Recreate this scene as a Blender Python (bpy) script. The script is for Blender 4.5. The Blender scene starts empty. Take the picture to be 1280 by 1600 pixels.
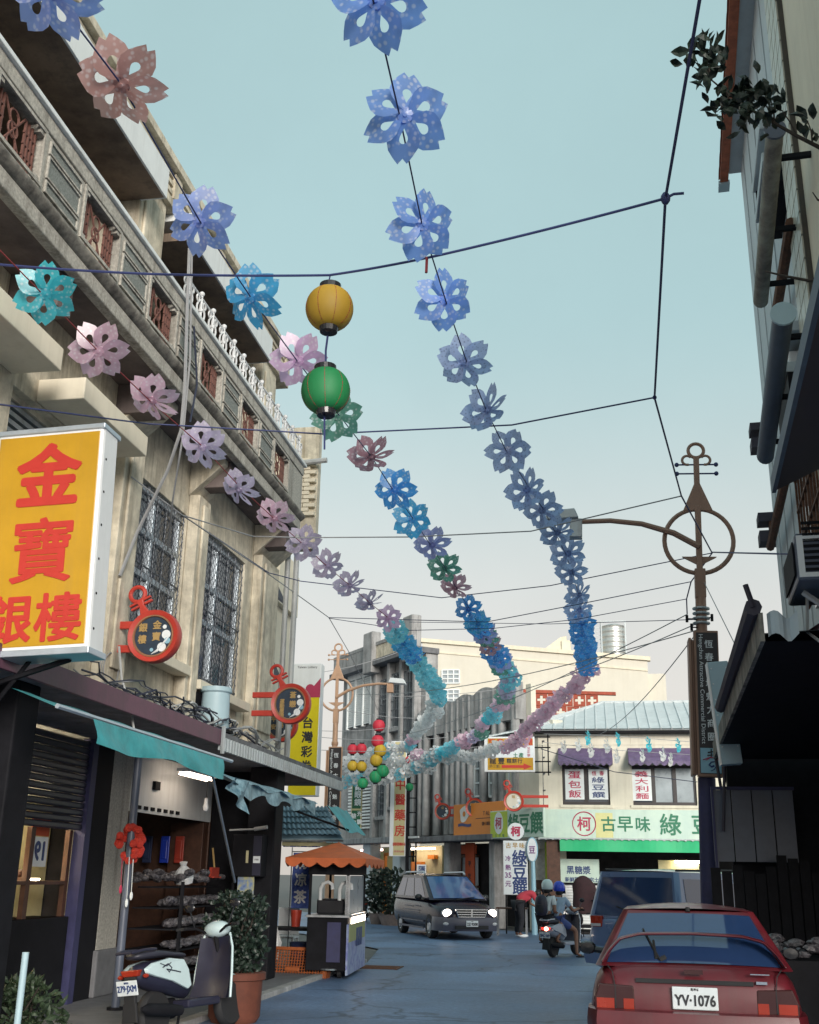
import bpy, bmesh, math, random
from mathutils import Vector, Matrix, noise
R = math.radians
PI = math.pi
rnd = random.Random(7)
SC = bpy.context.scene
COL = SC.collection

# ------------------------------------------------------------------ camera, sky, sun, exposure
EYE = Vector((0, 0, 1.6))
FOC, PITCH, YAW, ROLL = 1700.0, R(18.45), R(9.75), R(1.0)
cam_data = bpy.data.cameras.new('camera')
cam = bpy.data.objects.new('camera', cam_data)
COL.objects.link(cam)
CAMROT = Matrix.Rotation(YAW, 4, 'Z') @ Matrix.Rotation(R(90) + PITCH, 4, 'X') @ Matrix.Rotation(ROLL, 4, 'Z')
cam.matrix_world = Matrix.Translation(EYE) @ CAMROT
cam_data.sensor_fit = 'HORIZONTAL'
cam_data.sensor_width = 36.0
cam_data.lens = FOC / 1280 * 36
cam_data.clip_start = 0.05
cam_data.clip_end = 4000
SC.camera = cam

SUN_EL, SUN_AZ = R(15), R(154)          # low sun behind the camera's right shoulder; azimuth from +Y, clockwise
sun_dir = Vector((math.sin(SUN_AZ) * math.cos(SUN_EL), math.cos(SUN_AZ) * math.cos(SUN_EL), math.sin(SUN_EL)))
world = bpy.data.worlds.new('World')
SC.world = world
world.use_nodes = True
wn = world.node_tree
for n in list(wn.nodes): wn.nodes.remove(n)
sky = wn.nodes.new('ShaderNodeTexSky')
sky.sky_type = 'NISHITA'
sky.sun_disc = False
sky.sun_elevation = SUN_EL
sky.sun_rotation = SUN_AZ
sky.air_density = 1.0
sky.dust_density = 4.0
sky.ozone_density = 1.2
hsv = wn.nodes.new('ShaderNodeHueSaturation')
hsv.inputs['Saturation'].default_value = 0.35
hsv.inputs['Value'].default_value = 0.3
veil = wn.nodes.new('ShaderNodeMix')            # an even veil of thin high cloud over the whole sky
veil.data_type = 'RGBA'; veil.blend_type = 'ADD'; veil.inputs['Factor'].default_value = 1.0
tco = wn.nodes.new('ShaderNodeTexCoord'); sxyz = wn.nodes.new('ShaderNodeSeparateXYZ'); hz = wn.nodes.new('ShaderNodeMapRange'); vcol = wn.nodes.new('ShaderNodeMix')
hz.interpolation_type = 'SMOOTHSTEP'; hz.inputs['From Min'].default_value = 0.12; hz.inputs['From Max'].default_value = 0.5
vcol.data_type = 'RGBA'; vcol.inputs['A'].default_value = (3.85, 3.6, 3.3, 1); vcol.inputs['B'].default_value = (2.0, 3.08, 3.15, 1)   # creamier towards the horizon
wn.links.new(tco.outputs['Generated'], sxyz.inputs[0]); wn.links.new(sxyz.outputs['Z'], hz.inputs['Value']); wn.links.new(hz.outputs[0], vcol.inputs['Factor']); 
cn = wn.nodes.new('ShaderNodeTexNoise'); cn.inputs['Scale'].default_value = 2.2; cn.inputs['Detail'].default_value = 7; cn.inputs['Roughness'].default_value = 0.6
cmr = wn.nodes.new('ShaderNodeMapRange'); cmr.inputs['From Min'].default_value = 0.35; cmr.inputs['From Max'].default_value = 0.65; cmr.inputs['To Min'].default_value = 0.96; cmr.inputs['To Max'].default_value = 1.05
csc = wn.nodes.new('ShaderNodeVectorMath'); csc.operation = 'SCALE'
wn.links.new(tco.outputs['Generated'], cn.inputs['Vector']); wn.links.new(cn.outputs['Fac'], cmr.inputs['Value']); wn.links.new(vcol.outputs['Result'], csc.inputs[0]); wn.links.new(cmr.outputs[0], csc.inputs['Scale']); wn.links.new(csc.outputs[0], veil.inputs['B'])
bg = wn.nodes.new('ShaderNodeBackground')
bg.inputs['Strength'].default_value = 0.15
wo = wn.nodes.new('ShaderNodeOutputWorld')
wn.links.new(sky.outputs[0], hsv.inputs['Color'])
wn.links.new(hsv.outputs[0], veil.inputs['A'])
wn.links.new(veil.outputs['Result'], bg.inputs['Color'])
wn.links.new(bg.outputs[0], wo.inputs['Surface'])
sun_data = bpy.data.lights.new('sun', 'SUN')
sun_data.energy = 3.0
sun_data.angle = R(20)
sun_data.color = (1.0, 0.95, 0.87)
sun = bpy.data.objects.new('sun', sun_data)
COL.objects.link(sun)
sun.rotation_euler = sun_dir.to_track_quat('Z', 'Y').to_euler()
vs = SC.view_settings
vs.view_transform = 'Standard'
vs.look = 'None'
vs.gamma = 1
vs.use_curve_mapping = False
vs.exposure = 0.15
SC.render.engine = 'CYCLES'
SC.cycles.max_bounces = 6
SC.cycles.transparent_max_bounces = 12
SC.cycles.use_denoising = True

# ------------------------------------------------------------------ where the photograph's sight lines meet planes of the street
CR = CAMROT.to_3x3()
def ray(px, py): return CR @ Vector(((px - 640) / FOC, -(py - 800) / FOC, -1.0))
def on_x(px, py, X):
    d = ray(px, py); return EYE + d * (X / d.x)
def on_y(px, py, Y):
    d = ray(px, py); return EYE + d * (Y / d.y)
def on_z(px, py, Z):
    d = ray(px, py); return EYE + d * ((Z - 1.6) / d.z)
def on_r(px, py, a, b=0.07):             # the right-hand building line x = a + b*y
    d = ray(px, py); return EYE + d * (a / (d.x - b * d.y))
BEND = R(38)                              # the street turns this far left beyond the corner shop
CORNER = Vector((-1.83, 36.0, 0))
BDIR = Vector((-math.sin(BEND), math.cos(BEND), 0))
BNRM = Vector((-math.cos(BEND), -math.sin(BEND), 0))   # facade's outward normal, towards the street
def on_b(px, py, off=0.0):               # facades along the bend; returns (u along, z)
    d = ray(px, py); n = BNRM
    t = (n.dot(CORNER - EYE * 1.0) + off - 0) / n.dot(d)
    p = EYE + d * t
    return (p - CORNER).dot(BDIR), p.z

# ------------------------------------------------------------------ mesh helpers
WM = {}                                   # world matrix of every thing and part
class MB:
    def __init__(s): s.bm = bmesh.new()
    def add(s, verts, faces, M=None):
        vs_ = [s.bm.verts.new((M @ Vector(v)) if M is not None else v) for v in verts]
        for f in faces:
            try: s.bm.faces.new([vs_[i] for i in f])
            except ValueError: pass
        return s
    def box(s, c, d, M=None):
        x, y, z = c; a, b, h = d[0] / 2, d[1] / 2, d[2] / 2
        v = [(x + i * a, y + j * b, z + k * h) for k in (-1, 1) for j in (-1, 1) for i in (-1, 1)]
        return s.add(v, [(0, 2, 3, 1), (4, 5, 7, 6), (0, 1, 5, 4), (2, 6, 7, 3), (0, 4, 6, 2), (1, 3, 7, 5)], M)
    def bb(s, x0, x1, y0, y1, z0, z1, M=None):
        return s.box(((x0 + x1) / 2, (y0 + y1) / 2, (z0 + z1) / 2), (abs(x1 - x0), abs(y1 - y0), abs(z1 - z0)), M)
    def tube(s, pts, r, n=8, cap=True, M=None):
        pts = [Vector(p) for p in pts]
        rr = r if isinstance(r, (list, tuple)) else [r] * len(pts)
        V, Fc = [], []
        up = None
        for i, p in enumerate(pts):
            t = (pts[min(i + 1, len(pts) - 1)] - pts[max(i - 1, 0)])
            if t.length < 1e-9: t = Vector((0, 0, 1))
            t.normalize()
            if up is None:
                up = t.orthogonal().normalized()
            up = (up - t * up.dot(t))
            if up.length < 1e-6: up = t.orthogonal()
            up.normalize(); w = t.cross(up)
            for k in range(n):
                a = 2 * PI * k / n
                V.append(p + up * (math.cos(a) * rr[i]) + w * (math.sin(a) * rr[i]))
        for i in range(len(pts) - 1):
            for k in range(n):
                Fc.append((i * n + k, i * n + (k + 1) % n, (i + 1) * n + (k + 1) % n, (i + 1) * n + k))
        if cap:
            Fc.append(tuple(range(n - 1, -1, -1))); b = (len(pts) - 1) * n
            Fc.append(tuple(range(b, b + n)))
        return s.add(V, Fc, M)
    def lathe(s, prof, n=20, M=None, a0=0.0, a1=2 * PI, cap=True):
        full = abs(a1 - a0 - 2 * PI) < 1e-6
        m = n if full else n + 1
        V = []
        for (r, z) in prof:
            for k in range(m):
                a = a0 + (a1 - a0) * k / n
                V.append((r * math.cos(a), r * math.sin(a), z))
        Fc = []
        for i in range(len(prof) - 1):
            for k in range(n):
                k2 = (k + 1) % m
                Fc.append((i * m + k, i * m + k2, (i + 1) * m + k2, (i + 1) * m + k))
        if full and cap:
            if prof[0][0] > 1e-6: Fc.append(tuple(range(m - 1, -1, -1)))
            if prof[-1][0] > 1e-6: Fc.append(tuple(range((len(prof) - 1) * m, len(prof) * m)))
        return s.add(V, Fc, M)
    def prism(s, poly, h0, h1, M=None):    # polygon in local xy, extruded along z
        n = len(poly)
        V = [(x, y, h0) for x, y in poly] + [(x, y, h1) for x, y in poly]
        Fc = [tuple(range(n - 1, -1, -1)), tuple(range(n, 2 * n))] + [(i, (i + 1) % n, n + (i + 1) % n, n + i) for i in range(n)]
        return s.add(V, Fc, M)
    def loft(s, rings, cap=True, M=None, closed=True):
        n = len(rings[0]); V = [p for r_ in rings for p in r_]; Fc = []
        for i in range(len(rings) - 1):
            for k in range(n if closed else n - 1):
                Fc.append((i * n + k, i * n + (k + 1) % n, (i + 1) * n + (k + 1) % n, (i + 1) * n + k))
        if cap:
            Fc.append(tuple(range(n - 1, -1, -1))); b = (len(rings) - 1) * n
            Fc.append(tuple(range(b, b + n)))
        return s.add(V, Fc, M)
    def ball(s, c, r, n=12, m=8, M=None):
        rx, ry, rz = r if isinstance(r, (tuple, list)) else (r, r, r)
        T = Matrix.Translation(c) @ Matrix.Diagonal((rx, ry, rz, 1))
        if M is not None: T = M @ T
        return s.lathe([(max(0.0, math.sin(PI * i / m)), -math.cos(PI * i / m)) for i in range(m + 1)], n, T)
    def grid(s, f, nu, nv, M=None):
        V = [f(i / nu, j / nv) for j in range(nv + 1) for i in range(nu + 1)]
        Fc = [(j * (nu + 1) + i, j * (nu + 1) + i + 1, (j + 1) * (nu + 1) + i + 1, (j + 1) * (nu + 1) + i) for j in range(nv) for i in range(nu)]
        return s.add(V, Fc, M)
    def ring(s, R_, r, n=28, m=8, M=None, a0=0.0, a1=2 * PI):   # torus arc in local xz plane (axis y)
        full = abs(a1 - a0 - 2 * PI) < 1e-6
        k = n if full else n + 1
        V = []; Fc = []
        for i in range(k):
            a = a0 + (a1 - a0) * i / n
            for j in range(m):
                b = 2 * PI * j / m
                q = R_ + r * math.cos(b)
                V.append((q * math.cos(a), r * math.sin(b), q * math.sin(a)))
        for i in range(n):
            for j in range(m):
                Fc.append((i * m + j, i * m + (j + 1) % m, ((i + 1) % k) * m + (j + 1) % m, ((i + 1) % k) * m + j))
        if not full:
            Fc.append(tuple(range(m - 1, -1, -1))); Fc.append(tuple(range(n * m, n * m + m)))
        return s.add(V, Fc, M)
    def build(s, name, mt, parent=None, smooth=False, bevel=0.0, sub=0, world=False, auto=40):
        bm = s.bm
        M = WM.get(parent.name) if parent is not None else None
        if world and M is not None: bm.transform(M.inverted())
        bmesh.ops.recalc_face_normals(bm, faces=bm.faces)
        me = bpy.data.meshes.new(name)
        bm.to_mesh(me); bm.free()
        return link_mesh(name, me, mt, parent, smooth, bevel, sub, auto)

def link_mesh(name, me, mt, parent=None, smooth=False, bevel=0.0, sub=0, auto=40):
    for m_ in (mt if isinstance(mt, (list, tuple)) else [mt]): me.materials.append(m_)
    if smooth:
        for p in me.polygons: p.use_smooth = True
        if auto and not sub: me.set_sharp_from_angle(angle=R(auto))
    o = bpy.data.objects.new(name, me)
    COL.objects.link(o)
    if parent is not None: o.parent = parent
    WM[o.name] = WM[parent.name] if parent is not None else Matrix.Identity(4)
    if bevel:
        b = o.modifiers.new('bevel', 'BEVEL'); b.width = bevel; b.segments = 2; b.limit_method = 'ANGLE'; b.angle_limit = R(40)
    if sub:
        b = o.modifiers.new('sub', 'SUBSURF'); b.levels = sub; b.render_levels = sub
    return o

def tag(o, label=None, cat=None, group=None, kind=None):
    if label: o['label'] = label
    if cat: o['category'] = cat
    if group: o['group'] = group
    if kind: o['kind'] = kind
    return o
def thing(name, label, cat, loc=(0, 0, 0), rz=0.0, group=None, kind=None):
    o = bpy.data.objects.new(name, None)
    COL.objects.link(o)
    o.empty_display_size = 0.1
    o.location = loc; o.rotation_euler = (0, 0, rz)
    WM[o.name] = Matrix.Translation(loc) @ Matrix.Rotation(rz, 4, 'Z')
    return tag(o, label, cat, group, kind)
KIDS = {}
def copy_tree(o, loc=None, rz=None, label=None, M=None, color=None, parent=None):
    c = o.copy(); COL.objects.link(c)
    if parent is not None: c.parent = parent
    if color is not None: c.color = color
    for ch in o.children: copy_tree(ch, color=color, parent=c)
    if M is not None: c.matrix_world = M; WM[c.name] = M.copy()
    elif loc is not None:
        c.location = loc
        if rz is not None: c.rotation_euler = (0, 0, rz)
    if label: c['label'] = label
    return c
def T(x=0, y=0, z=0): return Matrix.Translation((x, y, z))
def RX(a): return Matrix.Rotation(a, 4, 'X')
def RY(a): return Matrix.Rotation(a, 4, 'Y')
def RZ(a): return Matrix.Rotation(a, 4, 'Z')
def S3(x, y, z): return Matrix.Diagonal((x, y, z, 1))
def facing(o, xdir, up=(0, 0, 1)):        # frame: local x = xdir, local z = up-ish, local y = into the wall
    x = Vector(xdir).normalized(); z = Vector(up).normalized(); y = z.cross(x).normalized(); z = x.cross(y)
    M = Matrix((x, y, z)).transposed().to_4x4(); M.translation = o; return M

# ------------------------------------------------------------------ materials
def mat(name, col, rough=0.6, metal=0.0, var=0.18, scale=6.0, bump=0.06, col2=None, streak=0.0, streak_col=(0.03, 0.03, 0.03),
        fine=0.0, trans=0.0, coat=0.0, emit=None, estr=1.0, spec=0.5, alpha=1.0, wave=None, objcol=False, coordmode='Object'):
    m = bpy.data.materials.new(name); m.use_nodes = True
    nt = m.node_tree; N = nt.nodes; L = nt.links
    p = N['Principled BSDF']
    p.inputs['Roughness'].default_value = rough
    p.inputs['Metallic'].default_value = metal
    p.inputs['Specular IOR Level'].default_value = spec
    p.inputs['Coat Weight'].default_value = coat
    p.inputs['Transmission Weight'].default_value = trans
    p.inputs['Alpha'].default_value = alpha
    tc = N.new('ShaderNodeTexCoord'); geo = N.new('ShaderNodeNewGeometry')
    src = geo.outputs['Position'] if coordmode == 'World' else tc.outputs['Object']
    nz = N.new('ShaderNodeTexNoise'); nz.inputs['Scale'].default_value = scale; nz.inputs['Detail'].default_value = 6; nz.inputs['Roughness'].default_value = 0.65
    L.new(src, nz.inputs['Vector'])
    rp = N.new('ShaderNodeMapRange'); rp.inputs['From Min'].default_value = 0.3; rp.inputs['From Max'].default_value = 0.7
    L.new(nz.outputs['Fac'], rp.inputs['Value'])
    mx = N.new('ShaderNodeMix'); mx.data_type = 'RGBA'
    a = tuple(c * (1 - var) for c in col); b = col2 if col2 else tuple(min(1, c * (1 + var)) for c in col)
    mx.inputs['A'].default_value = (*a, 1); mx.inputs['B'].default_value = (*b, 1)
    L.new(rp.outputs[0], mx.inputs['Factor'])
    out = mx.outputs['Result']
    if objcol:
        oi = N.new('ShaderNodeObjectInfo'); mu = N.new('ShaderNodeMix'); mu.data_type = 'RGBA'; mu.blend_type = 'MULTIPLY'; mu.inputs['Factor'].default_value = 1
        L.new(out, mu.inputs['A']); L.new(oi.outputs['Color'], mu.inputs['B']); out = mu.outputs['Result']
    if streak > 0:
        mp = N.new('ShaderNodeMapping'); mp.inputs['Scale'].default_value = (2.6, 2.6, 0.22)
        n2 = N.new('ShaderNodeTexNoise'); n2.inputs['Scale'].default_value = 2.2; n2.inputs['Detail'].default_value = 8; n2.inputs['Roughness'].default_value = 0.7
        L.new(src, mp.inputs['Vector']); L.new(mp.outputs[0], n2.inputs['Vector'])
        r2 = N.new('ShaderNodeMapRange'); r2.inputs['From Min'].default_value = 0.48; r2.inputs['From Max'].default_value = 0.72; r2.inputs['To Max'].default_value = streak
        L.new(n2.outputs['Fac'], r2.inputs['Value'])
        m2 = N.new('ShaderNodeMix'); m2.data_type = 'RGBA'; m2.inputs['B'].default_value = (*streak_col, 1)
        L.new(r2.outputs[0], m2.inputs['Factor']); L.new(out, m2.inputs['A']); out = m2.outputs['Result']
    L.new(out, p.inputs['Base Color'])
    if rough > 0.15:
        rr = N.new('ShaderNodeMapRange'); rr.inputs['To Min'].default_value = max(0.05, rough - 0.12); rr.inputs['To Max'].default_value = min(1, rough + 0.12)
        L.new(nz.outputs['Fac'], rr.inputs['Value']); L.new(rr.outputs[0], p.inputs['Roughness'])
    if bump > 0:
        bp = N.new('ShaderNodeBump'); bp.inputs['Strength'].default_value = bump; bp.inputs['Distance'].default_value = 0.02
        n3 = N.new('ShaderNodeTexNoise'); n3.inputs['Scale'].default_value = scale * 7; n3.inputs['Detail'].default_value = 4
        L.new(src, n3.inputs['Vector']); L.new(n3.outputs['Fac'], bp.inputs['Height']); L.new(bp.outputs[0], p.inputs['Normal'])
    if emit:
        p.inputs['Emission Color'].default_value = (*emit, 1); p.inputs['Emission Strength'].default_value = estr
    return m
def flat(name, col, rough=0.5, **k): return mat(name, col, rough, bump=0, var=0.06, **k)

M_ = {}
M_['cream'] = mat('cream_render', (0.60, 0.54, 0.43), 0.85, var=0.3, scale=4.5, bump=0.3, streak=0.8, streak_col=(0.20, 0.155, 0.10))
M_['cream_clean'] = mat('pale_cream_paint', (0.72, 0.65, 0.52), 0.8, var=0.07, scale=2, bump=0.1, streak=0.25, streak_col=(0.4, 0.33, 0.24))
M_['shop_wall'] = mat('ivory_painted_wall', (0.66, 0.62, 0.52), 0.8, var=0.07, scale=2, bump=0.1, streak=0.3, streak_col=(0.33, 0.29, 0.22))
M_['terrazzo'] = mat('speckled_stone_render', (0.43, 0.405, 0.36), 0.9, var=0.35, scale=30, bump=0.4, streak=0.75, streak_col=(0.09, 0.075, 0.06))
M_['grey_inset'] = mat('grey_pebbledash', (0.22, 0.235, 0.22), 0.95, var=0.4, scale=60, bump=0.5)
M_['mould'] = mat('mouldy_concrete', (0.20, 0.18, 0.16), 0.9, var=0.5, scale=5, bump=0.3, col2=(0.38, 0.35, 0.30), streak=0.8, streak_col=(0.03, 0.028, 0.028))
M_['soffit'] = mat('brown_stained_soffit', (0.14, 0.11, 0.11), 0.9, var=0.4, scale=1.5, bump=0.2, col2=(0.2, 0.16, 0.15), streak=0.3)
M_['brown'] = mat('brown_shaded_render', (0.16, 0.11, 0.085), 0.9, var=0.4, scale=1.2, bump=0.2, col2=(0.30, 0.22, 0.16), streak=0.5)  # shade of the top storey recess put into this brown
M_['white_paint'] = mat('white_paint', (0.72, 0.74, 0.74), 0.6, var=0.06, scale=3, bump=0.06, streak=0.35, streak_col=(0.38, 0.36, 0.33))
M_['white_metal'] = mat('white_enamel', (0.74, 0.75, 0.76), 0.4, var=0.05, scale=3, bump=0.03, streak=0.2, streak_col=(0.4, 0.38, 0.36))
M_['tin'] = mat('grey_zinc_sheet', (0.42, 0.46, 0.48), 0.45, 0.35, var=0.15, scale=4, bump=0.08, streak=0.4, streak_col=(0.18, 0.13, 0.10))
M_['concrete'] = mat('weathered_grey_concrete', (0.32, 0.315, 0.315), 0.92, var=0.28, scale=2.2, bump=0.35, streak=0.75, streak_col=(0.09, 0.085, 0.085))
M_['concrete_dark'] = mat('dark_grey_concrete', (0.15, 0.15, 0.16), 0.9, var=0.35, scale=2, bump=0.3, streak=0.7, streak_col=(0.04, 0.04, 0.045))  # dark grey with random mottling and streaks
M_['purple'] = mat('plum_painted_fascia', (0.13, 0.052, 0.082), 0.5, var=0.25, scale=5, bump=0.08, streak=0.3)
M_['dark'] = mat('dark_paint_and_shade', (0.012, 0.012, 0.015), 0.7, var=0.3, scale=6, spec=0.12)  # dark parts; near-black also stands in for shade in arcade and unlit shop
M_['black'] = flat('black_rubber', (0.016, 0.016, 0.018), 0.75)
M_['black_gloss'] = flat('black_plastic', (0.02, 0.02, 0.024), 0.25)
M_['interior'] = mat('shaded_shop_wall', (0.03, 0.028, 0.03), 0.9, var=0.3, scale=3, spec=0.1)  # base colour lowered to near black to deepen the interior shade
M_['wood'] = mat('brown_wood', (0.08, 0.034, 0.02), 0.55, var=0.35, scale=9, bump=0.1)
M_['steel'] = mat('brushed_steel', (0.5, 0.51, 0.53), 0.32, 0.85, var=0.12, scale=8, bump=0.03)
M_['chrome'] = flat('chrome', (0.75, 0.76, 0.78), 0.12, metal=1.0)
M_['rust_steel'] = mat('rusty_iron', (0.13, 0.06, 0.035), 0.8, 0.2, var=0.5, scale=14, bump=0.2)
M_['grille_red'] = mat('red_oxide_ironwork', (0.16, 0.07, 0.055), 0.7, 0.1, var=0.3, scale=20)
M_['white_iron'] = mat('chalky_white_ironwork', (0.66, 0.66, 0.67), 0.6, var=0.15, scale=12, bump=0.1)
M_['iron'] = mat('dark_window_bars', (0.12, 0.13, 0.15), 0.5, 0.4, var=0.3, scale=20)
M_['alu'] = mat('anodised_aluminium', (0.52, 0.58, 0.64), 0.4, 0.6, var=0.08, scale=6, bump=0.02)
M_['glass'] = flat('dark_window_glass', (0.045, 0.055, 0.075), 0.06, spec=0.8)
M_['glass_frost'] = mat('frosted_glass', (0.30, 0.34, 0.37), 0.3, var=0.2, scale=2, bump=0)
M_['curtain'] = mat('pale_curtain', (0.5, 0.48, 0.44), 0.9, var=0.25, scale=7, bump=0.1)
M_['asphalt'] = None
M_['teal'] = mat('teal_tarpaulin', (0.035, 0.30, 0.33), 0.5, var=0.3, scale=4, bump=0.12, streak=0.25, streak_col=(0.25, 0.42, 0.42))
M_['blue_tarp'] = mat('faded_blue_tarpaulin', (0.10, 0.26, 0.36), 0.5, var=0.5, scale=9, bump=0.3, col2=(0.32, 0.48, 0.55))
M_['pvc'] = mat('grey_plastic_pipe', (0.42, 0.43, 0.43), 0.5, var=0.12, scale=5, streak=0.4, streak_col=(0.2, 0.18, 0.16))
M_['wire'] = flat('grey_cable', (0.30, 0.30, 0.31), 0.6)
M_['wire_dark'] = flat('black_cable', (0.03, 0.035, 0.06), 0.5)
M_['cord_blue'] = flat('dark_blue_cord', (0.035, 0.045, 0.14), 0.6)
M_['cord_red'] = flat('red_cord', (0.30, 0.035, 0.04), 0.7)
M_['yellow_sign'] = mat('amber_sign_face', (0.50, 0.27, 0.012), 0.4, var=0.1, scale=2, bump=0, streak=0.25, streak_col=(0.34, 0.2, 0.05))
M_['red_print'] = flat('red_lettering', (0.50, 0.035, 0.025), 0.4)
M_['red_sign'] = mat('red_painted_sign', (0.48, 0.045, 0.03), 0.4, var=0.1, scale=8, bump=0.03)
M_['gold'] = flat('tan_lettering', (0.42, 0.27, 0.10), 0.5)
M_['navy'] = mat('dark_slate_sign_face', (0.03, 0.045, 0.07), 0.4, var=0.2, scale=10, bump=0)
M_['copper'] = flat('copper_rim', (0.36, 0.17, 0.09), 0.5, metal=0.3)
M_['pale_blue'] = flat('pale_blue_print', (0.26, 0.45, 0.55), 0.5)
M_['white_print'] = flat('white_print', (0.74, 0.75, 0.76), 0.5)
M_['tan_metal'] = mat('tan_painted_steel', (0.30, 0.17, 0.12), 0.5, 0.1, var=0.12, scale=6, bump=0.03, streak=0.25, streak_col=(0.14, 0.07, 0.05))
M_['tan_light'] = mat('salmon_painted_steel', (0.52, 0.31, 0.20), 0.5, 0.1, var=0.1, scale=6, bump=0.03, streak=0.2, streak_col=(0.25, 0.14, 0.1))
M_['sign_brown'] = mat('dark_brown_sign_face', (0.028, 0.022, 0.024), 0.45, var=0.15, scale=6, bump=0)
M_['yellow'] = flat('lemon_sign_face', (0.72, 0.58, 0.01), 0.35)
M_['ink'] = flat('black_lettering', (0.02, 0.02, 0.025), 0.5)
M_['ink_blue'] = flat('navy_lettering', (0.02, 0.045, 0.16), 0.5)
M_['ink_green'] = flat('green_lettering', (0.02, 0.17, 0.09), 0.5)
M_['ink_pink'] = flat('crimson_lettering', (0.42, 0.03, 0.085), 0.5)
M_['ink_purple'] = flat('violet_lettering', (0.16, 0.03, 0.18), 0.5)
M_['green_sign'] = flat('dark_green_sign_face', (0.012, 0.11, 0.05), 0.4)
M_['khaki_sign'] = mat('faded_straw_sign_face', (0.52, 0.45, 0.24), 0.5, var=0.1, scale=3, bump=0)
M_['orange_sign'] = mat('orange_sign_face', (0.66, 0.21, 0.02), 0.45, var=0.06, scale=3, bump=0)
M_['mint_sign'] = mat('pale_mint_sign_face', (0.50, 0.66, 0.60), 0.5, var=0.14, scale=1.2, bump=0, streak=0.25, streak_col=(0.34, 0.40, 0.34), col2=(0.60, 0.72, 0.60))
M_['lime'] = flat('lime_sign_face', (0.44, 0.55, 0.05), 0.5)
M_['green_fascia'] = mat('bright_green_awning', (0.015, 0.42, 0.17), 0.5, var=0.08, scale=3, bump=0.02)
M_['violet_awn'] = mat('faded_violet_awning', (0.12, 0.085, 0.17), 0.7, var=0.3, scale=6, bump=0.1, streak=0.3, streak_col=(0.3, 0.28, 0.34))
M_['roof_metal'] = mat('pale_blue_grey_roof_sheet', (0.58, 0.61, 0.62), 0.5, 0.1, var=0.1, scale=2, bump=0.02, streak=0.25, streak_col=(0.26, 0.24, 0.24))
M_['brick_red'] = mat('red_clay_block', (0.34, 0.075, 0.045), 0.85, var=0.3, scale=8, bump=0.2)
M_['tile_blue'] = mat('blue_grey_pressed_tile_sheet', (0.20, 0.31, 0.39), 0.5, var=0.2, scale=4, bump=0.04)
M_['check'] = None
M_['orange_cloth'] = mat('orange_red_canvas', (0.62, 0.14, 0.04), 0.7, var=0.15, scale=6, bump=0.1)
M_['red_plastic'] = flat('red_plastic', (0.42, 0.05, 0.03), 0.4)
M_['orange_plastic'] = mat('orange_brown_crate_plastic', (0.34, 0.09, 0.025), 0.5, var=0.2, scale=8)
M_['poster'] = None
M_['car_red'] = mat('faded_red_car_paint', (0.11, 0.011, 0.018), 0.38, var=0.2, scale=3, bump=0, coat=0.25, streak=0.3, streak_col=(0.08, 0.05, 0.05))  # red darkened to stand in for the weaker light on the car
M_['car_blue'] = mat('slate_blue_car_paint', (0.12, 0.19, 0.35), 0.3, 0.1, var=0.08, scale=3, bump=0, coat=0.6)
M_['car_dark'] = mat('dark_plum_car_paint', (0.012, 0.009, 0.024), 0.22, var=0.1, scale=3, bump=0, spec=0.3)
M_['car_silver'] = mat('silver_grey_bumper', (0.08, 0.08, 0.11), 0.4, 0.0, var=0.08, scale=3, bump=0)
M_['car_glass'] = flat('sky_blue_car_glass', (0.02, 0.045, 0.12), 0.05, spec=1.0)  # reflected sky blue is part of this base colour
M_['lamp_red'] = flat('dull_red_lens', (0.30, 0.03, 0.015), 0.25)
M_['lamp_dark'] = flat('smoked_lens', (0.05, 0.018, 0.018), 0.2)
M_['lamp_clear'] = flat('clear_lens', (0.5, 0.5, 0.52), 0.15)
M_['plate'] = flat('white_number_plate', (0.68, 0.72, 0.74), 0.4)
M_['scooter_pale'] = mat('pale_mint_scooter_paint', (0.52, 0.64, 0.66), 0.3, var=0.05, scale=5, bump=0, coat=0.4)
M_['scooter_dark'] = mat('dark_navy_scooter_panel', (0.022, 0.022, 0.042), 0.4, var=0.2, scale=5, bump=0)
M_['scooter_silver'] = mat('silver_scooter_paint', (0.42, 0.45, 0.52), 0.35, 0.3, var=0.08, scale=5, bump=0)
M_['seat'] = mat('black_vinyl_seat', (0.03, 0.03, 0.045), 0.45, var=0.2, scale=12, bump=0.05)
M_['skin'] = mat('tanned_skin', (0.24, 0.115, 0.075), 0.6, var=0.1, scale=8, bump=0)
M_['hair'] = flat('black_hair', (0.012, 0.011, 0.012), 0.5)
M_['tee_blue'] = mat('pale_blue_tee', (0.30, 0.40, 0.52), 0.85, var=0.15, scale=9, bump=0.1)
M_['tee_white'] = mat('off_white_tee', (0.55, 0.60, 0.62), 0.85, var=0.12, scale=9, bump=0.1)
M_['tee_red'] = mat('coral_red_tee', (0.52, 0.05, 0.075), 0.85, var=0.12, scale=9, bump=0.1)
M_['jeans'] = mat('blue_shorts_cloth', (0.05, 0.075, 0.22), 0.85, var=0.2, scale=9, bump=0.1)
M_['cloth_dark'] = mat('dark_cloth', (0.02, 0.02, 0.026), 0.9, var=0.3, scale=9, bump=0.1)
M_['cloth_brown'] = mat('brown_cloth', (0.07, 0.04, 0.035), 0.9, var=0.3, scale=9, bump=0.1)
M_['maroon'] = mat('maroon_cloth', (0.03, 0.011, 0.014), 0.9, var=0.3, scale=9, bump=0.1)
M_['helmet_white'] = flat('pale_mint_helmet', (0.55, 0.66, 0.66), 0.25)
M_['helmet_blue'] = flat('royal_blue_helmet', (0.025, 0.06, 0.50), 0.25)
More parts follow.
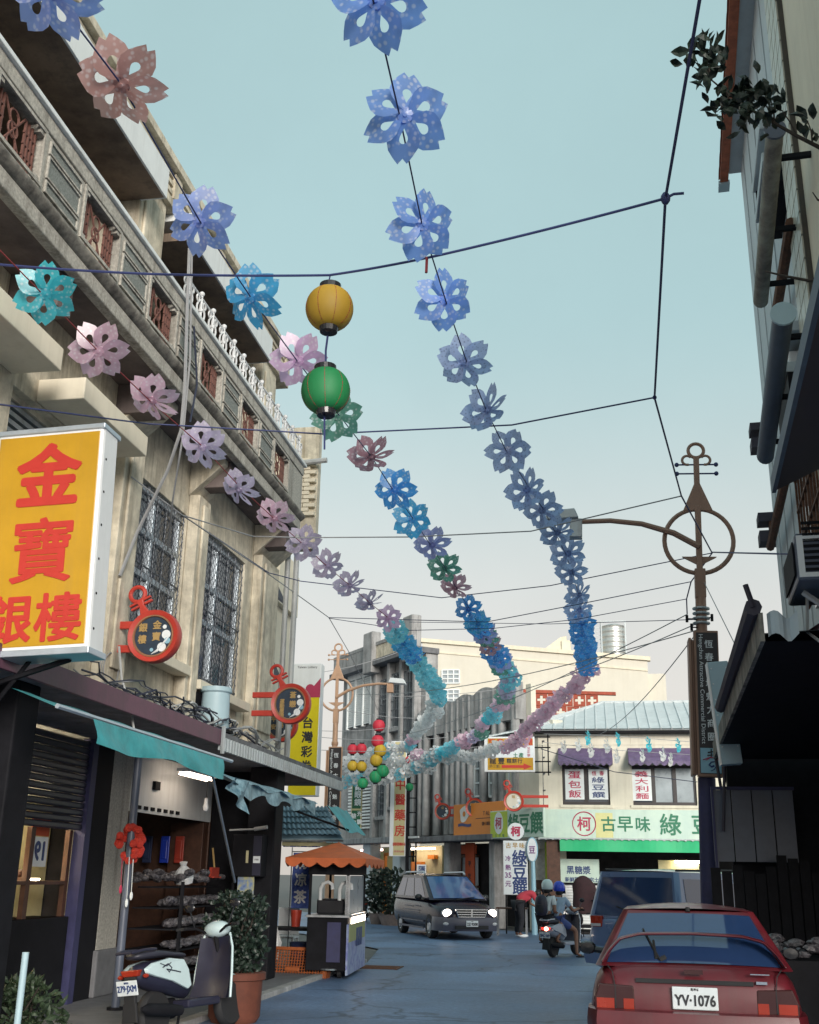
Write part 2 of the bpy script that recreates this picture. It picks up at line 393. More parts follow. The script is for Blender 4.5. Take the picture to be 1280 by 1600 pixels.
M_['leaf'] = mat('dark_green_leaf', (0.02, 0.036, 0.018), 0.55, var=0.4, scale=20, bump=0, col2=(0.045, 0.075, 0.035))
M_['leaf_blue'] = mat('deep_green_leaf', (0.012, 0.024, 0.016), 0.5, var=0.4, scale=20, bump=0)
M_['bark'] = mat('dark_bark', (0.045, 0.035, 0.028), 0.9, var=0.3, scale=12, bump=0.3)
M_['clay'] = mat('terracotta_pot', (0.12, 0.035, 0.02), 0.8, var=0.25, scale=6, bump=0.15)
M_['clay_grey'] = mat('grey_clay_pot', (0.22, 0.17, 0.15), 0.8, var=0.25, scale=6, bump=0.15)
M_['blue_pole'] = mat('blue_painted_post', (0.035, 0.035, 0.10), 0.6, var=0.2, scale=6)
M_['poster_red'] = mat('orange_red_paper', (0.48, 0.075, 0.02), 0.7, var=0.12, scale=6, bump=0)
M_['blue_cloth'] = mat('blue_print_banner', (0.03, 0.06, 0.36), 0.7, var=0.3, scale=30, bump=0, col2=(0.10, 0.17, 0.5))
M_['tile_cream'] = mat('cream_glazed_tile', (0.50, 0.46, 0.37), 0.35, var=0.12, scale=5, bump=0.02)
M_['grout'] = mat('dark_grout', (0.07, 0.06, 0.05), 0.9)
M_['tile_red'] = mat('orange_clay_eave_tile', (0.36, 0.10, 0.05), 0.7, var=0.35, scale=9, bump=0.1)
M_['siding'] = mat('pale_grey_blue_cladding', (0.46, 0.52, 0.55), 0.6, var=0.1, scale=2, bump=0.05, streak=0.3, streak_col=(0.3, 0.3, 0.31))
M_['roll'] = mat('stained_brown_roll_awning', (0.20, 0.15, 0.15), 0.8, var=0.5, scale=4, bump=0.15, col2=(0.40, 0.40, 0.33))
M_['roll_blue'] = mat('dark_blue_grey_roll_awning', (0.10, 0.13, 0.17), 0.6, var=0.2, scale=4, bump=0.05)
M_['maroon_awn'] = mat('maroon_awning_sheet', (0.16, 0.022, 0.045), 0.7, var=0.15, scale=4)
M_['dark_awn'] = mat('dark_purple_awning', (0.045, 0.038, 0.055), 0.7, var=0.2, scale=4)
M_['bluetint_box'] = mat('pale_blue_sign_back', (0.40, 0.54, 0.60), 0.5, var=0.05, scale=2, bump=0.02, streak=0.15, streak_col=(0.25, 0.28, 0.3))
M_['poly'] = mat('translucent_grey_plastic_sheet', (0.085, 0.10, 0.14), 0.4, var=0.25, scale=1.5, bump=0.05)
M_['tank'] = mat('stainless_tank', (0.60, 0.60, 0.58), 0.35, 0.7, var=0.12, scale=5, bump=0.02)
M_['far_cream'] = mat('sunlit_cream_gable', (0.63, 0.59, 0.51), 0.85, var=0.05, scale=1, bump=0.1, streak=0.2, streak_col=(0.5, 0.43, 0.33))
M_['plain_tile'] = mat('grey_pavement_tile', (0.15, 0.15, 0.16), 0.8, var=0.2, scale=5, bump=0.15)
M_['tube'] = flat('fluorescent_tube', (0.9, 0.9, 0.9), 0.4, emit=(1.0, 0.80, 0.62), estr=9.0)
M_['tube_pink'] = flat('warm_tube', (0.9, 0.9, 0.9), 0.4, emit=(1.0, 0.66, 0.60), estr=7.0)
M_['headlight'] = flat('lit_headlight', (0.9, 0.9, 0.9), 0.3, emit=(1.0, 0.86, 0.74), estr=6.0)
M_['brake'] = flat('lit_brake_light', (0.9, 0.2, 0.1), 0.3, emit=(1.0, 0.42, 0.30), estr=9.0)
M_['brake_red'] = flat('glowing_red_lens', (0.6, 0.03, 0.02), 0.3, emit=(1.0, 0.05, 0.03), estr=1.2)
M_['lit_wall'] = mat('lit_cream_wall', (0.55, 0.50, 0.30), 0.8, var=0.1)
M_['lit_lamp'] = flat('small_lamp', (0.9, 0.9, 0.8), 0.4, emit=(1.0, 0.85, 0.55), estr=30.0)
M_['lantern'] = mat('lantern_silk', (0.9, 0.9, 0.9), 0.6, var=0.06, scale=5, bump=0, objcol=True)
M_['indigo'] = mat('dark_indigo_board', (0.03, 0.045, 0.12), 0.6, var=0.2)
M_['olive'] = mat('olive_wallboard', (0.30, 0.31, 0.14), 0.8, var=0.1)
M_['egg'] = flat('white_egg_print', (0.75, 0.73, 0.68), 0.5)
M_['goods'] = mat('dark_packets', (0.035, 0.03, 0.04), 0.3, var=0.6, scale=25, bump=0.2, col2=(0.16, 0.13, 0.14))

def flower_mat(name, dots):
    m = bpy.data.materials.new(name); m.use_nodes = True
    nt = m.node_tree; N = nt.nodes; L = nt.links
    for n in list(N): N.remove(n)
    out = N.new('ShaderNodeOutputMaterial'); oi = N.new('ShaderNodeObjectInfo'); tc = N.new('ShaderNodeTexCoord')
    vo = N.new('ShaderNodeTexVoronoi'); vo.inputs['Scale'].default_value = 34 if dots else 26
    L.new(tc.outputs['Object'], vo.inputs['Vector'])
    rp = N.new('ShaderNodeMapRange'); rp.inputs['From Min'].default_value = 0.2; rp.inputs['From Max'].default_value = 0.42
    L.new(vo.outputs['Distance'], rp.inputs['Value'])
    nz = N.new('ShaderNodeTexNoise'); nz.inputs['Scale'].default_value = 9; nz.inputs['Detail'].default_value = 5
    L.new(tc.outputs['Object'], nz.inputs['Vector'])
    hi = N.new('ShaderNodeMix'); hi.data_type = 'RGBA'; hi.blend_type = 'MULTIPLY' if dots else 'SCREEN'; hi.inputs['Factor'].default_value = 0.6 if dots else 0.5
    L.new(oi.outputs['Color'], hi.inputs['A'])
    hi.inputs['B'].default_value = (0.3, 0.3, 0.42, 1) if dots else (0.8, 0.8, 0.85, 1)
    mx = N.new('ShaderNodeMix'); mx.data_type = 'RGBA'
    L.new(rp.outputs[0], mx.inputs['Factor']); L.new(hi.outputs['Result'], mx.inputs['A']); L.new(oi.outputs['Color'], mx.inputs['B'])
    m2 = N.new('ShaderNodeMix'); m2.data_type = 'RGBA'; m2.blend_type = 'MULTIPLY'; m2.inputs['Factor'].default_value = 0.6
    r2 = N.new('ShaderNodeMapRange'); r2.inputs['From Min'].default_value = 0.3; r2.inputs['From Max'].default_value = 0.65; r2.inputs['To Min'].default_value = 0.6
    L.new(nz.outputs['Fac'], r2.inputs['Value']); L.new(mx.outputs['Result'], m2.inputs['A']); L.new(r2.outputs[0], m2.inputs['B'])
    d = N.new('ShaderNodeBsdfDiffuse'); t = N.new('ShaderNodeBsdfTranslucent'); g = N.new('ShaderNodeBsdfGlossy'); g.inputs['Roughness'].default_value = 0.35
    L.new(m2.outputs['Result'], d.inputs['Color']); L.new(m2.outputs['Result'], t.inputs['Color'])
    s1 = N.new('ShaderNodeMixShader'); s1.inputs[0].default_value = 0.6; L.new(d.outputs[0], s1.inputs[1]); L.new(t.outputs[0], s1.inputs[2])
    s2 = N.new('ShaderNodeMixShader'); s2.inputs[0].default_value = 0.06; L.new(s1.outputs[0], s2.inputs[1]); L.new(g.outputs[0], s2.inputs[2])
    L.new(s2.outputs[0], out.inputs['Surface'])
    return m
M_['flower'] = flower_mat('printed_flower_sheet', False)
M_['flower_dots'] = flower_mat('leaf_print_flower_sheet', True)

def poster_mat(name, cols, scale=6.0):
    m = bpy.data.materials.new(name); m.use_nodes = True
    nt = m.node_tree; N = nt.nodes; L = nt.links; p = N['Principled BSDF']; p.inputs['Roughness'].default_value = 0.45
    tc = N.new('ShaderNodeTexCoord'); vo = N.new('ShaderNodeTexVoronoi'); vo.inputs['Scale'].default_value = scale
    nz = N.new('ShaderNodeTexNoise'); nz.inputs['Scale'].default_value = scale * 2; nz.inputs['Detail'].default_value = 6
    L.new(tc.outputs['Object'], vo.inputs['Vector']); L.new(tc.outputs['Object'], nz.inputs['Vector'])
    mx = N.new('ShaderNodeMix'); mx.data_type = 'RGBA'; mx.inputs['Factor'].default_value = 0.5
    cr = N.new('ShaderNodeValToRGB'); cr.color_ramp.interpolation = 'LINEAR'
    e = cr.color_ramp.elements
    while len(e) < len(cols): e.new(0.5)
    for i, c in enumerate(cols): e[i].position = 0.3 + 0.4 * i / max(1, len(cols) - 1); e[i].color = (*c, 1)
    ad = N.new('ShaderNodeMath'); ad.operation = 'MULTIPLY_ADD'; ad.inputs[1].default_value = 0.45; 
    L.new(vo.outputs['Color'], ad.inputs[0]); L.new(nz.outputs['Fac'], ad.inputs[2])
    sb = N.new('ShaderNodeMath'); sb.operation = 'MULTIPLY'; sb.inputs[1].default_value = 0.7; L.new(ad.outputs[0], sb.inputs[0])
    L.new(sb.outputs[0], cr.inputs['Fac']); L.new(cr.outputs['Color'], p.inputs['Base Color'])
    return m
M_['poster'] = poster_mat('blue_picture_poster', [(0.06, 0.09, 0.26), (0.16, 0.24, 0.42), (0.42, 0.40, 0.18), (0.10, 0.16, 0.35)])
M_['cart_print'] = poster_mat('faded_cart_picture', [(0.20, 0.22, 0.40), (0.34, 0.40, 0.55), (0.16, 0.18, 0.42), (0.42, 0.46, 0.58)], 3)
M_['goods_mix'] = poster_mat('assorted_packets', [(0.02, 0.02, 0.03), (0.05, 0.045, 0.05), (0.16, 0.15, 0.16), (0.03, 0.03, 0.05)], 22)

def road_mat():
    m = mat('worn_asphalt', (0.125, 0.19, 0.315), 0.5, var=0.2, scale=0.6, bump=0.35, coordmode='World')  # blue of the skylight mixed into the asphalt's base colour
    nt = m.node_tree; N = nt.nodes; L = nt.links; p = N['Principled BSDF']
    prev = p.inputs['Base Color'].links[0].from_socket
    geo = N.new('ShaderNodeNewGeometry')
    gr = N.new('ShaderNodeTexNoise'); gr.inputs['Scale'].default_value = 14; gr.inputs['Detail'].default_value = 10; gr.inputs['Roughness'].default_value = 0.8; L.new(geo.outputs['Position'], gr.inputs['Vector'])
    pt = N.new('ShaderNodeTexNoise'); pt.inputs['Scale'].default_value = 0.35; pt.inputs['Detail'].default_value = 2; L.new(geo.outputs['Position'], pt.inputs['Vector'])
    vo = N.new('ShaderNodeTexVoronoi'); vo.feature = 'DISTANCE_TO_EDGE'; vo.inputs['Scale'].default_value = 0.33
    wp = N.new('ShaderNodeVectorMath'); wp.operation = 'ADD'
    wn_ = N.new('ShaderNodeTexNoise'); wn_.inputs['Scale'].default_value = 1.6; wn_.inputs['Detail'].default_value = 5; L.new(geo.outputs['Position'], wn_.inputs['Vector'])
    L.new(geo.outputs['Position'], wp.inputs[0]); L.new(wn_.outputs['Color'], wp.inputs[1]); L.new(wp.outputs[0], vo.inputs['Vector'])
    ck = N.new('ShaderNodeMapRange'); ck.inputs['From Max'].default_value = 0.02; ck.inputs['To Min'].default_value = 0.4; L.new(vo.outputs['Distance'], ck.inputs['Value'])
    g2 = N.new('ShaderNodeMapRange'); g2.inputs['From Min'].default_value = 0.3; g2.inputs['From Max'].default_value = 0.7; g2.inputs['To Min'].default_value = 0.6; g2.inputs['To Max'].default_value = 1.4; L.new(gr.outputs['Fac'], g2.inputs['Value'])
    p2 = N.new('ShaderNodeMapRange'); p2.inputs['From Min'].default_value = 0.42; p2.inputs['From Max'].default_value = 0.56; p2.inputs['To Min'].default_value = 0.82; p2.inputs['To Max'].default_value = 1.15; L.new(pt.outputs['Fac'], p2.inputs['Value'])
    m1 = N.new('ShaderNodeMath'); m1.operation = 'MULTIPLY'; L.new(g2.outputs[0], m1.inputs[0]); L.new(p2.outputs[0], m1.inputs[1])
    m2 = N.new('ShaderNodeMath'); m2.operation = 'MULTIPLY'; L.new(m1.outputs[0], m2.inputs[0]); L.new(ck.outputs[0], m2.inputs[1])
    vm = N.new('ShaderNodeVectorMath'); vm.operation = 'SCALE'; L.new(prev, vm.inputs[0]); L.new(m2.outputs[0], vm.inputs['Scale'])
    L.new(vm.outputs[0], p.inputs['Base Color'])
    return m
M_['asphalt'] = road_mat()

def check_mat():
    m = bpy.data.materials.new('blue_gingham_cloth'); m.use_nodes = True
    N = m.node_tree.nodes; L = m.node_tree.links; p = N['Principled BSDF']; p.inputs['Roughness'].default_value = 0.8
    tc = N.new('ShaderNodeTexCoord'); ck = N.new('ShaderNodeTexChecker'); ck.inputs['Scale'].default_value = 9
    ck.inputs['Color1'].default_value = (0.05, 0.07, 0.32, 1); ck.inputs['Color2'].default_value = (0.6, 0.62, 0.68, 1)
    L.new(tc.outputs['Object'], ck.inputs['Vector']); L.new(ck.outputs['Color'], p.inputs['Base Color'])
    return m
M_['check'] = check_mat()

# ------------------------------------------------------------------ lettering: every glyph run is turned into a mesh once
RUNS = list('金寶銀樓蒼戀運動廣場台灣彩券恆春古城魅力商圈錶眼鏡驗光配皇中醫藥房調理專科名產洋蔥禮龍豐糕餅行蛋包飯綠豆饌義大利麵柯古早味冷熱元黑糖漿新鮮現煮清凉茶隱形出入平安福鳥土地公正宗') + [
    'Hengchun Attractive Commercial District', 'Taiwan Lottery', 'YV·1076', '279·JXM', '2Z·9208', '2MC·269', '19', '35', '08·8892689', 'T·AL·A', '08·1881·88', '臺灣省', '(許三富)', '1988']
RUNS = list(dict.fromkeys(RUNS))
GLY = {}
def bake_glyphs():
    obs = []
    for s in RUNS:
        c = bpy.data.curves.new('glyph', 'FONT'); c.body = s; c.size = 1; c.extrude = 0.006; c.resolution_u = 3
        o = bpy.data.objects.new('glyph', c); COL.objects.link(o); obs.append((s, o, c))
    dg = bpy.context.evaluated_depsgraph_get()
    for s, o, c in obs:
        me = bpy.data.meshes.new_from_object(o.evaluated_get(dg))
        V = [v.co.copy() for v in me.vertices]; Fc = [tuple(p.vertices) for p in me.polygons]
        if V:
            x0 = min(v.x for v in V); x1 = max(v.x for v in V); y0 = min(v.y for v in V); y1 = max(v.y for v in V)
            V = [(v.x - (x0 + x1) / 2, v.y - (y0 + y1) / 2, v.z) for v in V]
            GLY[s] = (V, Fc, x1 - x0, y1 - y0)
        bpy.data.meshes.remove(me)
    for s, o, c in obs:
        bpy.data.objects.remove(o); bpy.data.curves.remove(c)
bake_glyphs()
# sign frame: local x to the right, z up, y into the sign; a glyph stands on the face at y = -eps
def put_glyph(mb, s, x, z, size, M, bold=0.0, w=None, rot=0.0, y=-0.004, mirror=False):
    V, Fc, gw, gh = GLY[s]
    sx = (w / gw) if w else size
    if mirror: sx = -sx
    ca, sa = math.cos(rot), math.sin(rot)
    offs = [(0, 0)] if not bold else [(0, 0), (bold, 0), (-bold, 0), (0, bold), (0, -bold), (bold * .7, bold * .7), (-bold * .7, -bold * .7), (bold * .7, -bold * .7), (-bold * .7, bold * .7)]
    for k, (ox, oz) in enumerate(offs):
        vv = []
        for vx, vy, vz in V:
            a, b = vx * sx + ox * size, vy * size + oz * size
            vv.append((x + a * ca - b * sa, y - vz * 0.35 - 0.0004 * k, z + a * sa + b * ca))
        mb.add(vv, Fc, M)
def column(mb, s, x, z0, z1, size, M, **k):      # characters stacked downwards
    n = len(s)
    for i, ch in enumerate(s):
        put_glyph(mb, ch, x, z0 + (z1 - z0) * ((i + 0.5) / n), size, M, **k)
def row(mb, s, x0, x1, z, size, M, **k):
    n = len(s)
    for i, ch in enumerate(s):
        put_glyph(mb, ch, x0 + (x1 - x0) * ((i + 0.5) / n), z, size, M, **k)

# ------------------------------------------------------------------ ground, road, pavements
def sheet(name, poly, z, mt, label=None):
    mb = MB(); mb.add([(x, y, z) for x, y in poly], [tuple(range(len(poly)))])
    return tag(mb.build(name, mt), kind='structure')
M_['soil'] = mat('dusty_ground', (0.13, 0.12, 0.115), 0.95, var=0.2, scale=0.8, bump=0.2, coordmode='World')
sheet('ground', [(-900, -900), (900, -900), (900, 900), (-900, 900)], -0.03, M_['soil'])
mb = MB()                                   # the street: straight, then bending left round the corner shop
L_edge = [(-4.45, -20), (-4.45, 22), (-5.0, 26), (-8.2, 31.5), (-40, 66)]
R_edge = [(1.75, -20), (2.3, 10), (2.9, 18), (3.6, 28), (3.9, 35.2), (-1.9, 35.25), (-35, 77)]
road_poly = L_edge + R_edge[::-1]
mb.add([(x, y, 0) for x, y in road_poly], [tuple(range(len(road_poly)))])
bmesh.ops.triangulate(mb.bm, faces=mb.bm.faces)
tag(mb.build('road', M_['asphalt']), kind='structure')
mb = MB(); mb.bb(-14, -4.6, -12, 22, -0.03, 0.06); tag(mb.build('pavement', M_['plain_tile'], bevel=0.01), kind='structure')
mb = MB()
for k in range(24): mb.bb(-4.6, -4.45, -12 + k * 1.4167, -12 + (k + 1) * 1.4167 - 0.012, -0.03, 0.065)
tag(mb.build('kerb', M_['concrete'], bevel=0.01), kind='structure')
mb = MB(); mb.add([(2.0, -12, 0.1), (9, -12, 0.1), (9, 35, 0.1), (4.2, 35, 0.1), (3.1, 18, 0.1), (2.5, 10, 0.1)], [(0, 1, 2, 3, 4, 5)])
ext = bmesh.ops.extrude_face_region(mb.bm, geom=list(mb.bm.faces))
for v in [e for e in ext['geom'] if isinstance(e, bmesh.types.BMVert)]: v.co.z -= 0.13
tag(mb.build('pavement', M_['concrete_dark']), kind='structure')
dr = thing('drain_cover', 'rusty iron drain grating sunk in the road beside the food cart', 'drain cover', on_z(596, 1512, 0.004))
mb = MB()
for k in range(9): mb.box((0, -0.3 + k * 0.075, 0.005), (0.62, 0.03, 0.012))
mb.box((-0.33, 0, 0.005), (0.04, 0.72, 0.014)); mb.box((0.33, 0, 0.005), (0.04, 0.72, 0.014))
mb.build('grating', M_['rust_steel'], dr)

# ------------------------------------------------------------------ the gold shop's building along the left side
WX, BX, FX = -5.5, -4.8, -4.8               # wall, balcony front, canopy front
Y0, Y1 = 3.0, 17.9
LB = thing('shop_house', 'old three storey cream shop house with a long ornate balcony over its arcade', 'shop house', (-5.5, 10, 0))
def part(mb, name, mt, parent=None, **k): return mb.build(name, mt, parent if parent is not None else LB, world=True, **k)
wins = [(11.85, 13.70, 4.2, 6.3), (14.2, 16.35, 4.1, 6.35)]
upper = [(7.0, 8.55, 5.0, 6.1), (8.95, 10.75, 5.0, 6.1)]
holes = sorted(upper + wins)
mb = MB(); y = Y0
for (a, b, z0, z1) in holes:
    mb.bb(WX - 0.3, WX, y, a, 3.36, 7.15)
    mb.bb(WX - 0.3, WX, a, b, 3.36, z0); mb.bb(WX - 0.3, WX, a, b, z1, 7.15); y = b
mb.bb(WX - 0.3, WX, y, Y1, 3.36, 7.15)
mb.bb(WX - 0.3, WX - 6, Y1 - 0.25, Y1, 3.36, 10.1)
part(mb, 'wall', M_['cream'], bevel=0.008)
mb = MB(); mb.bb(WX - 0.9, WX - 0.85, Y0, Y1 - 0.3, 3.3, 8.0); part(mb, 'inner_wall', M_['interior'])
# pilasters between and beside the windows
for (a, b) in ((13.72, 14.18), (16.75, 17.75), (11.25, 11.8)):
    mb = MB(); mb.bb(WX + 0.003, WX + 0.16, a, b, 3.55, 6.62)
    mb.bb(WX + 0.163, WX + 0.2, a + 0.12, b - 0.12, 3.75, 6.5)
    mb.prism([(0, 0), (0.5, 0.45), (0.5, 0.53), (0, 0.53)], a - 0.05, b + 0.05, Matrix(((1, 0, 0, WX + 0.003), (0, 0, 1, 0), (0, 1, 0, 6.6), (0, 0, 0, 1))))
    part(mb, 'pilaster', M_['cream'], bevel=0.012)
for (a, b, z0, z1) in wins:
    f = MB()
    for (q0, q1) in ((a, a + 0.07), (b - 0.07, b), ((a + b) / 2 - 0.035, (a + b) / 2 + 0.035)): f.bb(WX - 0.16, WX - 0.08, q0, q1, z0, z1)
    for zz in (z0 + 0.04, z0 + 0.95, z0 + 1.5, z1 - 0.04): f.bb(WX - 0.163, WX - 0.077, a, b, zz - 0.04, zz + 0.04)
    fr = part(f, 'window', M_['alu'], bevel=0.006)
    g = MB(); g.bb(WX - 0.13, WX - 0.12, a, b, z0, z1); part(g, 'pane', M_['glass'], fr)
    c = MB(); c.grid(lambda u, v: (WX - 0.3 + 0.03 * math.sin(u * 40), a + (b - a) * (0.62 + 0.3 * u), z0 + (z1 - z0) * v), 40, 1); part(c, 'curtain', M_['curtain'], fr)
    g = MB(); s = 0.125; n = int((b - a + z1 - z0) / s) + 1
    for k in range(-int((z1 - z0) / s), int((b - a) / s) + 1):
        for sg in (1, -1):
            p0, p1 = None, None
            lo = max(0, -k * s); hi = min(z1 - z0, (b - a) - k * s)
            if hi - lo < 0.05: continue
            q = lambda t: (WX - 0.03, (a + k * s + t) if sg > 0 else (b - k * s - t), z0 + t)
            g.tube([q(lo), q(hi)], 0.004, 4)
    for k in range(7): g.tube([(WX - 0.045, a + (b - a) * k / 6, z0), (WX - 0.045, a + (b - a) * k / 6, z1)], 0.009, 5)
    for zz in (0.06, 0.5, 0.94): g.tube([(WX - 0.05, a, z0 + (z1 - z0) * zz), (WX - 0.05, b, z0 + (z1 - z0) * zz)], 0.014, 5)
    part(g, 'window_grille', M_['iron'])
    m = MB(); m.bb(WX + 0.002, WX + 0.22, a - 0.05, b + 0.05, z0 - 0.14, z0 - 0.01); part(m, 'window_sill', M_['cream_clean'], bevel=0.01)
for (a, b, z0, z1) in upper:
    f = MB()
    for q in (a, b - 0.06): f.bb(WX - 0.2, WX - 0.1, q, q + 0.06, z0, z1)
    f.bb(WX - 0.2, WX - 0.1, a, b, z1 - 0.06, z1); f.bb(WX - 0.2, WX - 0.1, a, b, z0, z0 + 0.06)
    fr = part(f, 'window', M_['cream'])
    for k in range(11):
        sl = MB(); sl.box((WX - 0.16, (a + b) / 2, z0 + 0.1 + k * 0.09), (0.07, b - a - 0.13, 0.05), None); part(sl, 'slat', M_['tin'], fr)
# concrete hoods above the first floor windows
hy = [on_x(88, 560, -5.05).y, on_x(222, 694, -5.05).y, on_x(24, 445, -5.05).y]
for (ya, yb, zz, xx) in ((5.0, hy[0], 6.18, -4.98), (hy[0] + 0.5, hy[1], 6.12, -4.98)):
    mb = MB(); mb.bb(WX + 0.003, xx, ya, yb, zz, zz + 0.24); part(mb, 'window_hood', M_['cream_clean'], bevel=0.012)
# balcony
bt = dict(lo=7.1, m0=7.27, m1=7.44, p1=8.08, top=8.3)
BY0, BY1 = 3.0, 17.0
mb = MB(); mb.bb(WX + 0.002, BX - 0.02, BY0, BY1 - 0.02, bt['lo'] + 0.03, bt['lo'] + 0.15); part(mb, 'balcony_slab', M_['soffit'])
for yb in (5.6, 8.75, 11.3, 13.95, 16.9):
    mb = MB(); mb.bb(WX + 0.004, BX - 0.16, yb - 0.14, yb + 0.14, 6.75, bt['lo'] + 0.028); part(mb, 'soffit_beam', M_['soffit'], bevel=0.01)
mb = MB(); mb.bb(BX - 0.12, BX, BY0, BY1, bt['lo'], bt['m0']); mb.bb(WX, BX - 0.12, BY1 - 0.12, BY1, bt['lo'], bt['m0']); part(mb, 'lower_band', M_['terrazzo'], bevel=0.015)
mb = MB(); prof = [(-0.12, 0)] + [(0.0 + 0.07 * math.sin(PI * k / 8), 0.17 * k / 8) for k in range(9)] + [(-0.12, 0.17)]
MP = Matrix(((1, 0, 0, BX), (0, 0, 1, 0), (0, 1, 0, bt['m0'] + 0.001), (0, 0, 0, 1)))
mb.prism(prof, BY0, BY1 + 0.05, MP); part(mb, 'moulding', M_['mould'], smooth=True)
mb = MB(); mb.bb(BX - 0.15, BX + 0.02, BY0, BY1 + 0.02, bt['p1'], bt['top'] - 0.06); part(mb, 'cap', M_['terrazzo'], bevel=0.012)
mb = MB(); mb.bb(BX - 0.18, BX + 0.06, BY0, BY1 + 0.06, bt['top'] - 0.058, bt['top']); part(mb, 'coping', M_['white_paint'], bevel=0.012)
grid_y = [on_x(px, py, BX).y for px, py in ((25, 230), (150, 370), (255, 495), (328, 590), (388, 665), (438, 735))]
step = (grid_y[-1] - grid_y[0]) / 5
gys = [grid_y[0] - step] + [grid_y[0] + step * k for k in range(6)]
hw = 0.42
y = BY0
mb = MB()
for gy in gys + [None]:
    e = (gy - hw) if gy else BY1
    mb = MB(); mb.bb(BX - 0.12, BX, y, e, bt['m1'] + 0.002, bt['p1'] - 0.002); part(mb, 'parapet', M_['terrazzo'], bevel=0.01); y = (gy + hw) if gy else y
mb = MB(); mb.bb(WX, BX - 0.12, BY1 - 0.12, BY1, bt['m1'], bt['p1']); part(mb, 'parapet', M_['terrazzo'])
def frame_rect(mb, x, y0, y1, z0, z1, w, d):
    mb.bb(x, x + d, y0 - w, y1 + w, z1, z1 + w); mb.bb(x, x + d, y0 - w, y1 + w, z0 - w, z0)
    mb.bb(x, x + d, y0 - w, y0, z0, z1); mb.bb(x, x + d, y1, y1 + w, z0, z1)
grille0 = None; panel0 = {}
for i, gy in enumerate(gys):
    fr = MB(); frame_rect(fr, BX + 0.003, gy - hw + 0.02, gy + hw - 0.02, bt['m1'] + 0.06, bt['p1'] - 0.06, 0.035, 0.02)
    for sy in (-1, 1):
        for sz in (0, 1):
            fr.bb(BX - 0.1, BX + 0.01, gy + sy * (hw - 0.10), gy + sy * (hw - 0.0), (bt['m1'] + 0.002 if not sz else bt['p1'] - 0.1), (bt['m1'] + 0.1 if not sz else bt['p1'] - 0.004))
    part(fr, 'grille_frame', M_['terrazzo'])
    g = MB(); xx = BX - 0.06; z0, z1 = bt['m1'] + 0.03, bt['p1'] - 0.03
    for sy in (-1, 1):
        for k in range(4):
            yy = gy + sy * (0.19 + 0.055 * k); g.bb(xx - 0.012, xx + 0.012, yy - 0.009, yy + 0.009, z0 + 0.05, z1 - 0.05)
        for zz in (0.3, 0.5, 0.7): g.bb(xx - 0.01, xx + 0.01, gy + sy * 0.17, gy + sy * 0.38, z0 + (z1 - z0) * zz - 0.008, z0 + (z1 - z0) * zz + 0.008)
    for dz in (-0.13, 0, 0.13):
        MT_ = T(xx, gy, (z0 + z1) / 2 + dz) @ RZ(PI / 2)
        g.ring(0.075, 0.012, 12, 5, MT_)
    for sg in (-1, 1): g.tube([(xx, gy - 0.17, (z0 + z1) / 2 - sg * 0.24), (xx, gy + 0.17, (z0 + z1) / 2 + sg * 0.24)], 0.011, 5)
    part(g, 'grille', M_['grille_red'])
    if i < len(gys) - 1:
        py = gy + step / 2; pw = (step / 2 - hw) * 0.74
        for (za, zb) in ((bt['m1'] + 0.05, bt['m1'] + 0.14), (bt['m1'] + 0.2, bt['m1'] + 0.40), (bt['m1'] + 0.46, bt['m1'] + 0.56)):
            f2 = MB(); frame_rect(f2, BX + 0.003, py - pw, py + pw, za, zb, 0.018, 0.022); part(f2, 'panel_frame', M_['terrazzo'])
            p2 = MB(); p2.bb(BX + 0.002, BX + 0.008, py - pw, py + pw, za, zb); part(p2, 'panel', M_['grey_inset'])
# white scrolled iron railing on the far half of the balcony
ry0, ry1 = on_x(300, 475, BX).y, BY1 - 0.1
mb = MB(); mb.tube([(BX - 0.06, ry0, bt['top'] + 0.40), (BX - 0.06, ry1, bt['top'] + 0.40)], 0.016, 6); part(mb, 'hand_rail', M_['white_iron'])
nb = 13
for k in range(nb):
    yy = ry0 + (ry1 - ry0) * k / (nb - 1); b = MB(); x = BX - 0.06; z = bt['top']
    b.tube([(x, yy, z), (x, yy, z + 0.46)], 0.02, 6); b.ball((x, yy, z + 0.46), 0.038, 8, 6); b.tube([(x, yy, z + 0.2), (x, yy, z + 0.24)], 0.032, 6)
    for s_ in (-1, 1):
        pts = [(x, yy + s_ * (0.03 + 0.11 * math.sin(t * PI)), z + 0.06 + 0.30 * t) for t in [q / 8 for q in range(9)]]
        b.tube(pts, 0.013, 5)
        b.ring(0.045, 0.012, 10, 5, T(x, yy + s_ * 0.12, z + 0.34) @ RZ(PI / 2)); b.ball((x, yy + s_ * 0.15, z + 0.05), 0.03, 6, 5)
    part(b, 'baluster', M_['white_iron'], smooth=True)
